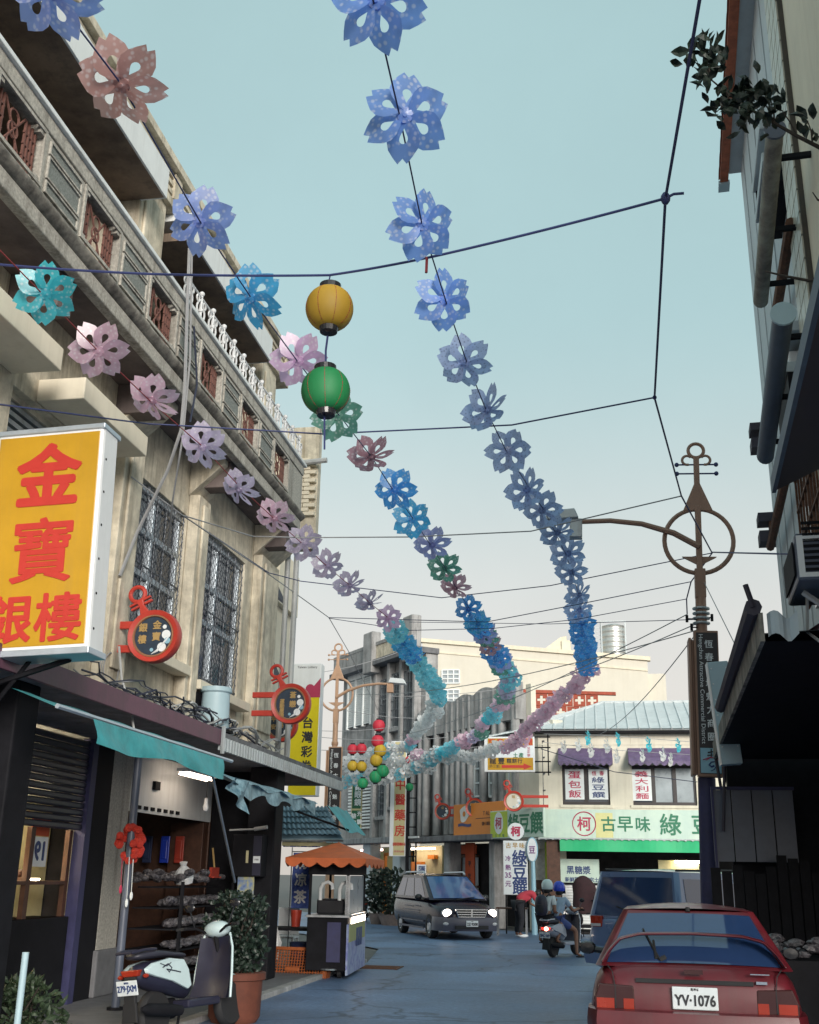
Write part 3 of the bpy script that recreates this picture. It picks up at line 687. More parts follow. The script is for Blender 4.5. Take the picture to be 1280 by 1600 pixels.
# third storey: dark recess, cream column, white canopies, striped parapet
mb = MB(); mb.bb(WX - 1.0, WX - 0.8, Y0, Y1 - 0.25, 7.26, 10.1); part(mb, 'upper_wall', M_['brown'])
for yy in (6.5, 8.6, 12.2, 14.2):
    d = MB(); d.bb(WX - 0.79, WX - 0.75, yy, yy + 1.1, 7.3, 9.1); part(d, 'door', M_['wood'])
for yy in (10.45, 15.45):
    mb = MB(); mb.bb(WX - 0.8, -5.12, yy, yy + 0.75, 8.0, 9.72); mb.bb(-5.118, -5.08, yy + 0.1, yy + 0.65, 8.2, 9.4)
    part(mb, 'column', M_['cream'], bevel=0.02)
sl = [(Y0, on_x(266, 262, BX).y), (on_x(300, 392, BX).y, on_x(424, 572, BX).y)]
for (ya, yb) in sl:
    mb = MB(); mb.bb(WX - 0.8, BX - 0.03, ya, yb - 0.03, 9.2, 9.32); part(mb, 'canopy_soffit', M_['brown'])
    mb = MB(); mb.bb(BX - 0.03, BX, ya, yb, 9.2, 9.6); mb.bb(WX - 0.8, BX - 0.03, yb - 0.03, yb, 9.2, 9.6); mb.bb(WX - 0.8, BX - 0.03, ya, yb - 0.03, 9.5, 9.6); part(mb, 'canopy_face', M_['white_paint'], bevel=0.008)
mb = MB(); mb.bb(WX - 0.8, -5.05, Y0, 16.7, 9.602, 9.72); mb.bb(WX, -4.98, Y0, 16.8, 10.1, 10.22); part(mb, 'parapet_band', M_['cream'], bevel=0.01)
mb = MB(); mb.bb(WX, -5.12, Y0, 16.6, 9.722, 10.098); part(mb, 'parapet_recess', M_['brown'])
for zz in (9.8, 9.92, 10.04):
    mb = MB(); mb.bb(-5.119, -5.06, Y0, 16.65, zz - 0.03, zz + 0.03); part(mb, 'parapet_bar', M_['cream'])
for k in range(8):
    yy = 4.2 + k * 1.75; mb = MB(); mb.bb(-5.119, -5.035, yy, yy + 0.22, 9.725, 10.095); part(mb, 'parapet_post', M_['cream'])
mb = MB(); mb.bb(WX - 6, WX - 0.8, Y0, Y1 - 0.25, 10.0, 10.2); part(mb, 'roof', M_['concrete'])
# pale brick end wall of the top storey and its drain pipe
br_w, br_h = 0.23, 0.075; bm0 = None
for r_ in range(14):
    for c_ in range(5):
        x = -5.95 + c_ * br_w + (0.5 * br_w if r_ % 2 else 0); z = 7.55 + r_ * br_h * 1.08
        if x > -4.98: continue
        if bm0 is None:
            mb = MB(); mb.box((0, 0, 0), (br_w - 0.014, 0.09, br_h - 0.008)); bm0 = mb.build('brick', M_['cream_clean'], LB); ob = bm0
        else:
            ob = bm0.copy(); COL.objects.link(ob)
        ob.location = WM[LB.name].inverted() @ Vector((x, Y1 + 0.46, z + 0.3))
mb = MB(); mb.bb(-6.1, -4.9, Y1 + 0.51, Y1 + 0.7, 7.2, 9.6); part(mb, 'end_wall', M_['cream'])
mb = MB(); mb.tube([(-5.2, Y1 + 0.35, 7.3), (-5.2, Y1 + 0.35, 8.75), (-5.15, Y1 + 0.35, 8.82), (-4.7, Y1 + 0.35, 8.85)], 0.05, 8); part(mb, 'drain_pipe', M_['pvc'], smooth=True)
for dx in (0, 0.16):
    mb = MB(); mb.tube([(-5.26 + dx, Y1 + 0.06, 3.4), (-5.26 + dx, Y1 + 0.06, 7.05)], 0.05, 8); part(mb, 'drain_pipe', M_['pvc'], smooth=True)
# arcade canopy and ceiling
def fascia(mb, y0, y1, z0, z1, x=FX, t=0.04): mb.bb(x - t, x, y0, y1, z0, z1)
fy = on_x(345, 1160, FX).y
mb = MB(); fascia(mb, 3.0, fy, 3.16, 3.36); part(mb, 'canopy_fascia', M_['purple'], bevel=0.006)
mb = MB(); mb.bb(FX - 0.04, FX - 0.01, fy + 0.02, 21.0, 3.1, 3.27)
for k in range(int((21 - fy) / 0.12)): mb.bb(FX - 0.01, FX + 0.012, fy + 0.05 + k * 0.12, fy + 0.1 + k * 0.12, 3.1, 3.27)
part(mb, 'canopy_fascia', M_['tin'])
mb = MB(); mb.bb(WX - 3.2, FX - 0.041, 3.0, 21.0, 3.2, 3.35); part(mb, 'canopy_roof', M_['concrete_dark'])
mb = MB(); mb.tube([(FX + 0.03, fy, 3.05), (FX + 0.03, fy, 3.4)], 0.03, 6); part(mb, 'canopy_joint', M_['tin'])
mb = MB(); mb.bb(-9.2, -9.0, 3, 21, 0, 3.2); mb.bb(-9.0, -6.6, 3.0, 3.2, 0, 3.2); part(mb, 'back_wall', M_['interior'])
# shop partitions and columns
SX = -6.4
for (x0, x1, y0, y1, m_) in ((-6.95, SX, 14.1, 14.75, 'terrazzo'), (-9.0, SX - 0.6, 14.3, 14.5, 'interior'), (-9.0, SX, 18.1, 18.3, 'wood'), (SX + 0.003, -5.46, 18.1, 18.3, 'dark'), (-5.45, -5.0, 17.15, 17.6, 'dark'), (-5.45, -5.05, 9.0, 9.4, 'dark')):
    mb = MB(); mb.bb(x0, x1, y0, y1, 0.06, 3.2); part(mb, 'pillar', M_[m_], bevel=0.02)
mb = MB(); mb.bb(-6.98, SX + 0.06, 14.05, 14.85, 0.061, 0.62); part(mb, 'plinth', M_['plain_tile'], bevel=0.02)
mb = MB(); mb.bb(SX - 0.04, SX, 14.8, 18.1, 2.38, 3.19); part(mb, 'header_board', M_['white_paint'])
mb = MB()
for k in range(7): mb.bb(SX, SX + 0.02, 15.0 + k * 0.25, 15.12 + k * 0.25, 2.42, 2.47)
mb.bb(SX, SX + 0.05, 15.5, 15.68, 2.72, 2.84); part(mb, 'switch', M_['dark'])
# roller shutter, half lowered, above the lit counter
for k in range(13):
    s_ = MB(); z = 2.06 + k * 0.085
    s_.prism([(0, 0), (0.022, 0.02), (0.022, 0.062), (0, 0.08), (-0.012, 0.08), (-0.012, 0)], 6.5, 13.35, Matrix(((1, 0, 0, SX - 0.02), (0, 0, 1, 0), (0, 1, 0, z), (0, 0, 0, 1))))
    part(s_, 'slat', M_['scooter_dark'])
mb = MB(); mb.bb(SX - 0.1, SX + 0.05, 13.35, 13.5, 0.06, 3.19); part(mb, 'shutter_rail', M_['blue_pole'])
mb = MB(); mb.bb(SX - 0.1, SX, 13.5, 14.1, 0.06, 3.19); part(mb, 'side_panel', M_['dark'])
mb = MB(); mb.bb(SX - 0.5, SX - 0.02, 6.5, 13.3, 0.06, 1.05); part(mb, 'counter', M_['dark'], bevel=0.01)
mb = MB(); mb.bb(SX - 0.16, SX - 0.1, 12.28, 12.38, 1.05, 2.06); mb.bb(SX - 0.16, SX - 0.1, 13.25, 13.33, 1.05, 2.06); mb.bb(SX - 0.165, SX - 0.095, 6.5, 13.33, 1.0, 1.05); mb.bb(SX - 0.7, SX - 0.095, 6.5, 13.3, 1.42, 1.46)
part(mb, 'counter_frame', M_['wood'])
mb = MB(); mb.bb(-7.3, -7.25, 8, 14.2, 1.0, 2.6); part(mb, 'lit_wall', M_['lit_wall'])
for (yy, zz) in ((12.1, 1.475), (12.9, 1.475)):
    mb = MB(); mb.box((SX - 0.35, yy, zz), (0.06, 0.26, 0.02)); part(mb, 'counter_lamp', M_['lit_lamp'])
mb = MB(); mb.bb(SX - 0.45, SX - 0.4, 11.9, 12.0, 2.42, 2.46); mb.bb(SX - 0.5, SX - 0.38, 9.5, 13.2, 2.3, 2.34); part(mb, 'counter_lamp', M_['lit_lamp'])
cal = thing('wall_calendar', 'white tear-off calendar showing 19 back to front above the lit shop counter', 'calendar', (SX - 0.2, 12.68, 1.62))
MC = facing(Vector((0, 0, 0)), (0, 1, 0))
mb = MB(); mb.bb(-0.22, 0.22, 0, 0.01, 0, 0.34, MC); mb.build('page', M_['plate'], cal)
mb = MB(); put_glyph(mb, '19', 0.02, 0.18, 0.3, MC, bold=0.03, mirror=True); mb.build('lettering', M_['ink_blue'], cal)
mb = MB(); mb.bb(-0.22, 0.22, 0, 0.01, 0.35, 0.6, MC); mb.build('picture', M_['poster_red'], cal)
dec = thing('paper_decoration', 'large orange diamond shaped paper ornament hanging inside the lit shop front', 'paper ornament', (SX - 0.2, 11.75, 1.5))
mb = MB(); mb.prism([(0, 0), (0.42, 0.42), (0.42, 0.62), (-0.42, 0.62), (-0.42, 0.42)], 0, 0.02, facing(Vector((0, 0, 0)), (0, 1, 0)) @ Matrix(((1, 0, 0, 0), (0, 0, 1, 0), (0, 1, 0, 0), (0, 0, 0, 1)))); mb.build('sheet', M_['poster_red'], dec)
stt = thing('carved_ornament', 'small brown carved ornament standing on the lit counter below the calendar', 'ornament', (SX - 0.3, 12.55, 1.46))
mb = MB(); mb.box((0, 0, 0.02), (0.1, 0.2, 0.04)); mb.ball((0, -0.05, 0.08), (0.04, 0.06, 0.05)); mb.ball((0, 0.06, 0.1), (0.03, 0.03, 0.04)); mb.build('figure', M_['wood'], stt, smooth=True)
# inside of the second shop
mb = MB(); mb.bb(-8.99, -8.95, 14.6, 18.1, 0.06, 3.1); part(mb, 'shop_back', M_['wood'])
mb = MB(); mb.bb(SX - 0.6, SX - 0.02, 17.85, 18.09, 0.06, 2.37); part(mb, 'side_cabinet', M_['wood'], bevel=0.01)
bd = thing('price_board', 'dark indigo price board with rows of pale lettering inside the lit shop', 'price board', (-7.3, 15.7, 1.75))
MC = facing(Vector((0, 0, 0)), (1, 0.0, 0))
mb = MB(); mb.bb(-0.4, 0.4, 0, 0.03, 0, 0.62, MC); mb.build('board', M_['indigo'], bd)
mb = MB()
for j in range(3):
    for i in range(2): mb.bb(-0.36 + i * 0.4, -0.04 + i * 0.4, -0.006, -0.001, 0.12 + j * 0.17, 0.15 + j * 0.17, MC); mb.bb(-0.2 + i * 0.4, -0.06 + i * 0.4, -0.006, -0.001, 0.19 + j * 0.17, 0.235 + j * 0.17, MC)
mb.build('lettering', M_['pale_blue'], bd)
for i, (dx, mm) in enumerate(((0.0, 'indigo'), (0.3, 'helmet_blue'), (0.55, 'red_plastic'))):
    o = thing('hanging_packet', ['dark blue packet hanging on the brown shop wall', 'bright blue packet hanging between the dark blue and red ones', 'red packet hanging on the brown shop wall beside two blue ones'][i], 'packet', (SX - 0.62 - 0.03, 17.78, 1.72), group='packets hung on the shop wall')
    mb = MB(); mb.bb(-0.35 + dx, -0.2 + dx, -0.03, 0.0, 0, 0.42); mb.bb(-0.32 + dx, -0.23 + dx, -0.05, -0.031, 0.06, 0.36); mb.build('pouch', M_[mm], o, bevel=0.01)
# fluorescent twin tube fitting, bulb below
tl = thing('tube_lamp', 'lit twin fluorescent tube fitting under the arcade ceiling', 'tube lamp', (-5.95, 16.1, 2.95))
mb = MB(); mb.bb(-0.09, 0.09, -0.62, 0.62, 0.03, 0.08); mb.build('fitting', M_['white_metal'], tl)
for dx in (-0.055, 0.055):
    mb = MB(); mb.tube([(dx, -0.58, 0), (dx, 0.58, 0)], 0.018, 8); mb.build('tube', M_['tube'], tl)
bl = thing('light_bulb', 'unlit white bulb hanging on a cord below the fluorescent tubes', 'light bulb', (-5.85, 16.3, 2.55))
mb = MB(); mb.tube([(0, 0, 0.1), (0, 0, 0.4)], 0.006, 5); mb.build('cord', M_['black'], bl)
mb = MB(); mb.lathe([(0.0, -0.1), (0.035, -0.08), (0.045, -0.03), (0.03, 0.03), (0.03, 0.1), (0.0, 0.1)], 10); mb.build('bulb', M_['white_print'], bl, smooth=True)
# display rack of packets
rk = thing('goods_rack', 'dark rack heaped with glossy packets in front of the open shop', 'display rack', (-6.0, 15.9, 0.06))
for k in range(5):
    z = 0.25 + k * 0.27; mb = MB(); mb.bb(-0.5 + k * 0.05, 0.35 - k * 0.05, -0.85, 1.35, z - 0.02, z); mb.build('shelf', M_['dark'], rk)
mb = MB()
for (x, y) in ((-0.5, -0.85), (0.35, -0.85), (-0.5, 1.35), (0.35, 1.35)): mb.bb(x - 0.02, x + 0.02, y - 0.02, y + 0.02, 0, 1.4)
mb.build('upright', M_['dark'], rk)
mb = MB(); rr = random.Random(3)
for k in range(5):
    z = 0.25 + k * 0.27
    for q in range(58):
        x = rr.uniform(-0.4, 0.32) if k == 4 else 0.3 - k * 0.05 - rr.uniform(0, 0.14); y = rr.uniform(-0.8, 1.3)
        MX = T(x, y, z + 0.05 + rr.uniform(0, 0.05) + (rr.uniform(0, 0.12) if k == 4 else 0)) @ RZ(rr.uniform(0, 6)) @ RX(rr.uniform(-0.7, 0.7))
        mb.ball((0, 0, 0), (0.10, 0.075, 0.045), 7, 4, MX)
o = mb.build('packets', M_['goods_mix'], rk); o['kind'] = 'stuff'
bg_ = thing('plastic_bag', 'pale translucent plastic bag lying on top of the packet rack', 'plastic bag', (-5.9, 15.75, 1.42))
mb = MB(); mb.lathe([(0.0, 0.0), (0.13, 0.02), (0.15, 0.1), (0.1, 0.2), (0.04, 0.26), (0.06, 0.31), (0.0, 0.31)], 9, T() @ RX(0.25)); mb.build('bag', M_['white_print'], bg_)
dp = thing('dustpan', 'small red dustpan leaning on the packets', 'dustpan', (-5.75, 16.6, 1.52))
mb = MB(); mb.bb(-0.02, 0.02, -0.17, 0.17, 0, 0.14); mb.bb(0, 0.06, -0.17, 0.17, -0.01, 0.01); mb.build('pan', M_['red_plastic'], dp)
mb = MB(); mb.tube([(0, 0, 0.12), (-0.06, 0.03, 0.42)], 0.015, 6); mb.build('handle', M_['gold'], dp)

# ------------------------------------------------------------------ signs along the left building
FRONT = (1, 0, 0)
def circle_poly(r, n=28, cx=0, cz=0): return [(cx + r * math.cos(2 * PI * k / n), cz + r * math.sin(2 * PI * k / n)) for k in range(n)]
XZ = Matrix(((1, 0, 0, 0), (0, 0, 1, 0), (0, 1, 0, 0), (0, 0, 0, 1)))      # polygon (x,z) extruded along y
gs_y = 8.2
gs_br, gs_tr = on_y(157, 1020, gs_y), on_y(158, 667, gs_y)
gx1, gz0, gz1 = (gs_br.x + gs_tr.x) / 2, gs_br.z, gs_tr.z
gw = 1.0
gsn = thing('shop_sign', 'big amber light box sign with four red characters hanging over the arcade', 'shop sign', (gx1 - gw / 2, gs_y, gz0))
gsn.rotation_euler.y = R(-2.2)
gh = gz1 - gz0
mb = MB(); mb.bb(-gw / 2, gw / 2, 0, 0.3, 0, gh); mb.build('case', M_['white_metal'], gsn, bevel=0.03)
mb = MB(); mb.bb(-gw / 2 + 0.03, gw / 2 - 0.035, -0.004, 0.05, 0.06, gh - 0.05); mb.build('face', M_['yellow_sign'], gsn, bevel=0.008)
mb = MB(); mb.bb(-gw / 2 - 0.01, gw / 2 + 0.012, -0.02, 0.32, -0.02, 0.035); mb.build('rim', M_['alu'], gsn, bevel=0.006); mb = MB(); mb.bb(-gw / 2 - 0.01, gw / 2 + 0.012, -0.02, 0.32, gh - 0.03, gh + 0.015); mb.build('rim', M_['alu'], gsn, bevel=0.006)
mb = MB(); I4 = Matrix.Identity(4)
kz = gh / 352.0
def gz(py): return gh - (py - 667) * kz
put_glyph(mb, '金', 0.02, gz(741), 0.60, I4, bold=0.034, y=-0.006)
put_glyph(mb, '寶', 0.02, gz(862), 0.60, I4, bold=0.018, y=-0.006)
put_glyph(mb, '銀', -0.225, gz(966), 0.43, I4, bold=0.026, y=-0.006)
put_glyph(mb, '樓', 0.215, gz(966), 0.43, I4, bold=0.022, y=-0.006)
mb.build('lettering', M_['red_print'], gsn)
mb = MB(); mb.tube([(-0.1, 0.2, 0), (-0.45, 0.3, -0.35)], 0.02, 6); mb.tube([(0.25, 0.2, -0.02), (-0.5, 0.25, -0.2)], 0.025, 6); mb.tube([(-0.2, 0.3, gh), (-1.0, 0.3, gh - 0.2)], 0.02, 6); mb.build('bracket', M_['dark'], gsn)
mb = MB()
for k in range(6): mb.ball((gw / 2 + 0.002, 0.07, 0.2 + k * 0.3), (0.006, 0.012, 0.012), 6, 4)
mb.build('rivets', M_['dark'], gsn)

def pipa_sign(pos, label, side=-1, r=0.31, chars=None, lean=None, arm=0.30, xdir=FRONT, face='navy', red='red_sign', group='round lute shaped shop signs'):
    t = thing('lute_sign', label, 'lute sign', pos, group=group)
    M = facing(Vector((0, 0, 0)), xdir)
    mb = MB(); mb.lathe([(r * 0.80, -0.06), (r * 0.97, -0.075), (r, -0.04), (r, 0.04), (r * 0.97, 0.075), (r * 0.80, 0.06), (r * 0.80, -0.06)], 36, M @ RX(PI / 2), cap=False); mb.build('ring', M_[red], t, smooth=True)
    mb = MB(); mb.lathe([(r * 0.72, -0.05), (r * 0.74, -0.066), (r * 0.79, -0.066), (r * 0.80, -0.05)], 36, M @ RX(-PI / 2) @ S3(1, 1, 1), cap=False); mb.build('rim', M_['copper'], t, smooth=True)
    mb = MB(); mb.prism(circle_poly(r * 0.78, 32), -0.045, 0.045, M @ XZ); mb.build('face', M_[face], t)
    a = lean if lean is not None else R(-27) * -side
    mb = MB(); MN = M @ Matrix.Rotation(a, 4, 'Y')
    mb.prism([(-0.055, r * 0.97), (0.055, r * 0.97), (0.03, r * 1.3), (0.045, r * 1.55), (-0.045, r * 1.55), (-0.03, r * 1.3)], -0.035, 0.035, MN @ XZ)
    mb.build('neck', M_[red], t, bevel=0.008)
    mb = MB(); mb.ring(r * 0.29, 0.026, 20, 7, MN @ T(0, 0, r * 1.83)); mb.build('head_ring', M_[red], t, smooth=True)
    for zz in (1.36, 1.52):
        for sg in (-1, 1):
            mb = MB(); mb.box((sg * 0.085, 0, r * zz), (0.10, 0.05, 0.026), MN); mb.build('peg', M_[red], t, bevel=0.006)
    for zz in (0.45, -0.45):
        x0 = math.sqrt(r * r - (zz * r) ** 2)
        mb = MB(); mb.box((side * (x0 + arm / 2 - 0.02), 0, zz * r), (arm, 0.06, 0.085), M); mb.build('bracket', M_[red], t, bevel=0.006)
    if chars:
        mb = MB(); cs = r * 0.34
        for ci, (s, dx) in enumerate(chars):
            for k, ch in enumerate(s): put_glyph(mb, ch, dx * r, (0.42 - 0.44 * k) * r * (2.0 / max(2, len(s))) - (0.1 * r if ci else 0), cs * (1 if len(s) < 3 else 0.72), M, bold=0.03, y=-0.047)
        mb.build('lettering', M_['gold'], t)
    mb = MB()
    for (cx, cz, rr) in ((0.50, 0.05, 0.17), (0.36, -0.42, 0.17), (0.42, 0.34, 0.08)): mb.prism(circle_poly(rr * r, 14, cx * r, cz * r), -0.05, -0.046, M @ XZ)
    mb.tube([(M @ Vector((0.62 * r, -0.049, -0.02 * r))), (M @ Vector((0.44 * r, -0.049, -0.25 * r))), (M @ Vector((0.2 * r, -0.049, -0.56 * r))), (M @ Vector((-0.02 * r, -0.049, -0.68 * r)))], [0.03 * r, 0.035 * r, 0.05 * r, 0.012 * r], 6)
    mb.build('swirl', M_['white_print'], t)
    mb = MB(); mb.prism(circle_poly(0.12 * r, 12, 0.56 * r, -0.18 * r), -0.052, -0.046, M @ XZ); mb.prism(circle_poly(0.07 * r, 10, -0.02 * r, -0.52 * r), -0.05, -0.046, M @ XZ); mb.build('dots', M_['pale_blue'], t)
    return t
p1 = on_y(242, 995, 11.5)
pipa_sign(p1, 'red lute shaped sign with gold characters beside the big amber sign', -1, 0.305, [('金寶', 0.12), ('銀樓', -0.42)], arm=0.36)
p2 = on_y(455, 1100, 16.2)
pipa_sign(p2, 'red lute shaped sign with grey characters below the end of the balcony', -1, 0.31, [('蒼戀', 0.12), ('運動廣場', -0.42)], arm=0.36)
p3 = on_y(440, 1133, 19.5)
pipa_sign(p3, 'red lute shaped sign half hidden behind the one at the balcony end', -1, 0.31, [('福鳥', 0.0), ('平安', -0.45)], arm=0.4)

# ------------------------------------------------------------------ cloth awnings below the canopy
AX = -4.28
aw = thing('tarpaulin_awning', 'teal tarpaulin awning strip hanging along the front of the arcade', 'awning', (AX, 11, 2.8))
ya, yb = on_x(88, 1115, AX).y, on_x(362, 1193, AX).y
mb = MB(); mb.grid(lambda u, v: (AX + 0.42 * (v - 1) + 0.02 * math.sin(u * 30) * (1 - v), ya + (yb - ya) * u, 2.84 + 0.16 * (1 - v)), 30, 3); mb.build('top_sheet', M_['teal'], aw, world=True, smooth=True)
yc = on_x(138, 1150, AX).y; yd = on_x(345, 1190, AX).y
mb = MB(); mb.grid(lambda u, v: (AX + 0.03 + 0.035 * math.sin(u * 17 + v * 3) * (1 - v) + 0.05 * (1 - v), yc + (yd - yc) * u, 2.83 - (1 - v) * (0.21 + 0.03 * math.sin(u * 9))), 40, 4); mb.build('valance', M_['teal'], aw, world=True, smooth=True)
mb = MB(); mb.tube([(AX, ya, 2.85), (AX, yb, 2.85)], 0.022, 6); mb.build('roller', M_['alu'], aw, world=True)
pt, pb_ = on_x(332, 1212, AX), on_x(367, 1378, AX - 0.35)
mb = MB(); mb.tube([pt, pb_], 0.018, 6); mb.build('prop_pole', M_['steel'], aw, world=True)
aw2 = thing('tarpaulin_awning', 'faded crumpled blue tarpaulin awning beyond the teal one', 'awning', (AX, 15, 2.8))
ye = on_x(352, 1215, AX).y; yf = on_x(497, 1262, AX).y
mb = MB(); mb.grid(lambda u, v: (AX - 0.5 * v + 0.03 * math.sin(u * 25 + v * 7), ye + (yf - ye) * u, 2.66 + 0.14 * v - 0.06 * abs(math.sin(u * 12)) * (1 - v)), 44, 6); mb.build('sheet', M_['blue_tarp'], aw2, world=True, smooth=True)
mb = MB(); mb.grid(lambda u, v: (AX + 0.02 + 0.05 * math.sin(u * 9 + v * 5), ye + 0.1 + 0.7 * u, 2.66 - 0.26 * v * (0.5 + u)), 10, 4); mb.build('torn_flap', M_['blue_tarp'], aw2, world=True, smooth=True)
mb = MB(); mb.grid(lambda u, v: (AX - 0.03 + 0.02 * math.sin(u * 35), ye + 0.8 + (yf - ye - 0.8) * u, 2.65 - 0.2 * v * (0.75 + 0.25 * math.sin(u * 21))), 40, 2); mb.build('hem', M_['blue_tarp'], aw2, world=True, smooth=True)
aw3 = thing('tarpaulin_awning', 'short green tarpaulin awning end sloping down at the far end of the arcade', 'awning', (-4.2, 20.5, 2.8))
a0, a1 = on_y(527, 1262, 20.2), on_y(558, 1302, 20.2)
mb = MB(); mb.grid(lambda u, v: (a0.x + (a1.x - a0.x) * u, 19.4 + 1.6 * v, a0.z + (a1.z - a0.z) * u - 0.02 * math.sin(v * 9)), 4, 8); mb.build('sheet', M_['teal'], aw3, world=True)
mb = MB(); mb.tube([(a0.x - 0.6, 19.5, a0.z - 0.1), (a1.x, 19.5, a1.z + 0.02)], 0.02, 6); mb.build('arm', M_['dark'], aw3, world=True)

# ------------------------------------------------------------------ wiring, box and barrel on the canopy
rc = random.Random(11)
cb = thing('cable_tangle', 'tangled old cables and coils lying on the arcade canopy', 'cables', (-5.1, 13, 3.4))
for k in range(26):
    ys = rc.uniform(9.5, 15.5); ln = rc.uniform(1.2, 3.2); pts = []; ph = rc.uniform(0, 6)
    for q in range(12):
        u = q / 11; pts.append((-4.95 - 0.3 * rc.random() * 0.4 - 0.12 * math.sin(u * 5 + ph), ys + ln * u, 3.375 + 0.16 * abs(math.sin(u * PI * 1.5 + ph)) + rc.uniform(0, 0.05)))
    mb = MB(); mb.tube(pts, rc.choice([0.008, 0.011, 0.015]), 5); mb.build('cable', M_[rc.choice(['wire', 'wire_dark', 'wire_dark', 'pvc'])], cb, world=True, smooth=True)
mb = MB()
for k in range(3): mb.ring(0.17 + 0.012 * k, 0.008, 20, 5, T(-5.38 + 0.03 * k, 11.4, 3.72) @ RZ(PI / 2))
mb.build('coil', M_['wire'], cb, world=True)
mb = MB(); mb.tube([on_x(186, 1010, -5.2), on_x(190, 1060, -5.15), on_x(205, 1110, -5.0), on_x(210, 1145, -4.85)], 0.014, 6); mb.build('conduit', M_['pvc'], cb, world=True, smooth=True)
bk = thing('sheet_metal_box', 'pale blue sheet metal junction box fixed to the wall above the canopy', 'junction box', (-5.12, 14.35, 3.42))
mb = MB(); mb.lathe([(0.0, 0.02), (0.20, 0.02), (0.205, 0.04), (0.19, 0.50), (0.215, 0.52), (0.215, 0.58), (0.0, 0.6)], 14); mb.build('case', M_['bluetint_box'], bk, smooth=True)
mb = MB(); mb.bb(-0.34, 0.2, -0.24, 0.24, -0.02, 0.018); mb.bb(-0.34, -0.2, -0.24, 0.24, 0.0, 0.5); mb.build('bracket', M_['dark'], bk)
# cables dropping down in front of the facade
def wire(name, label, pts, r=0.012, m_='wire', sag=0.0, group=None, seg=10, cat='cable'):
    P = []
    for a, b in zip(pts[:-1], pts[1:]):
        a, b = Vector(a), Vector(b)
        for q in range(seg): u = q / seg; p = a.lerp(b, u); p.z -= sag * 4 * u * (1 - u); P.append(p)
    P.append(Vector(pts[-1]))
    mb = MB(); o0 = sum(P, Vector()) / len(P)
    mb.tube([p - o0 for p in P], r, 5)
    o = mb.build(name, M_[m_], smooth=True); o.location = o0
    return tag(o, label, cat, group)
q0 = [on_x(296, 388, -4.72), on_x(292, 500, -4.7), on_x(289, 600, -4.68), on_x(283, 672, -4.68)]
wire('service_cable', 'thick pale cable dropping down the balcony front, splitting below it', q0 + [on_x(262, 735, -4.9), on_x(215, 830, -5.25), on_x(187, 900, -5.3)], 0.02, seg=3)
wire('service_cable', 'thin pale cable hanging beside the thick one down to the window', [on_x(300, 385, -4.72), on_x(297, 560, -4.7), on_x(286, 680, -4.68), on_x(270, 780, -4.9), on_x(262, 860, -5.25)], 0.012, seg=3)
wire('service_cable', 'short dark cable looping off the balcony railing', [on_x(303, 510, -4.7), on_x(308, 600, -4.7), on_x(297, 660, -4.7)], 0.013, 'wire_dark', seg=4)

# ------------------------------------------------------------------ things standing along the arcade
def at_ground(px, py, z=0.0): return on_z(px, py, z)
ep = thing('steel_post', 'slim grey steel post standing before the packet rack', 'post', (-5.6, on_x(187, 1500, -5.6).y, 0.06))
mb = MB(); mb.tube([(0, 0, 0), (0, 0, 3.1)], 0.05, 10); mb.build('shaft', M_['poly'], ep, smooth=True)
mb = MB(); mb.tube([(0, 0, 0), (0, 0, 0.03)], 0.1, 10); mb.build('foot', M_['dark'], ep)
orn = thing('red_pompom', 'red pompom ornament with pale tassels tied to the slim steel post', 'ornament', ep.location + Vector((0.02, -0.06, on_x(192, 1318, -5.6).z - 0.06)))
mb = MB(); ro = random.Random(8)
for q in range(40): a, b = ro.uniform(0, 6.28), ro.uniform(-1, 1); mb.ball((0.15 * math.cos(a) * (1 - b * b) ** .5, 0.12 * math.sin(a) * (1 - b * b) ** .5, 0.2 * b), 0.05, 6, 4)
mb.build('pompom', M_['red_sign'], orn)
for dx, l in ((-.06, .35), (.03, .5), (.08, .42)):
    mb = MB(); mb.tube([(dx, -.05, -.15), (dx + .02, -.06, -.15 - l)], [.006, .004], 4); mb.ball((dx + .02, -.06, -.17 - l), (.02, .02, .05), 6, 5); mb.build('tassel', M_['plate'] if dx > 0 else M_['ink_pink'], orn)
gb = on_x(40, 1490, -4.9)
bp = thing('bollard', 'pale blue steel bollard among the plants at the near corner', 'bollard', (gb.x, gb.y, 0.0))
mb = MB(); mb.tube([(0, 0, 0), (0, 0, on_y(40, 1488, gb.y).z)], 0.03, 10); mb.build('shaft', M_['bluetint_box'], bp, smooth=True)
eb = thing('meter_cabinet', 'dark metal meter cabinet with a small white label on the arcade pillar', 'meter cabinet', (on_y(390, 1340, 16.9).x, 16.9, on_y(390, 1370, 16.9).z))
mb = MB(); mb.bb(-0.28, 0.2, -0.02, 0.3, 0, 0.62); mb.build('case', M_['dark'], eb, bevel=0.01)
mb = MB(); mb.bb(0.06, 0.19, -0.03, -0.021, 0.02, 0.6); mb.build('door', M_['scooter_dark'], eb)
mb = MB(); mb.bb(0.07, 0.18, -0.036, -0.031, 0.2, 0.3); mb.build('label_plate', M_['plate'], eb)
mb = MB(); put_glyph(mb, '1988', 0.125, 0.25, 0.035, I4, y=-0.037); mb.build('lettering', M_['ink'], eb)
mb = MB(); mb.bb(-0.05, -0.01, -0.03, -0.021, 0.2, 0.38); mb.build('sticker', M_['lit_wall'], eb)
mb = MB(); mb.tube([(-0.35, 0, 0.68), (0.1, 0, 0.7)], 0.015, 6); mb.tube([(0.05, 0, 0.7), (0.26, -0.02, 0.73)], 0.03, 8); mb.build('conduit', M_['pvc'], eb)
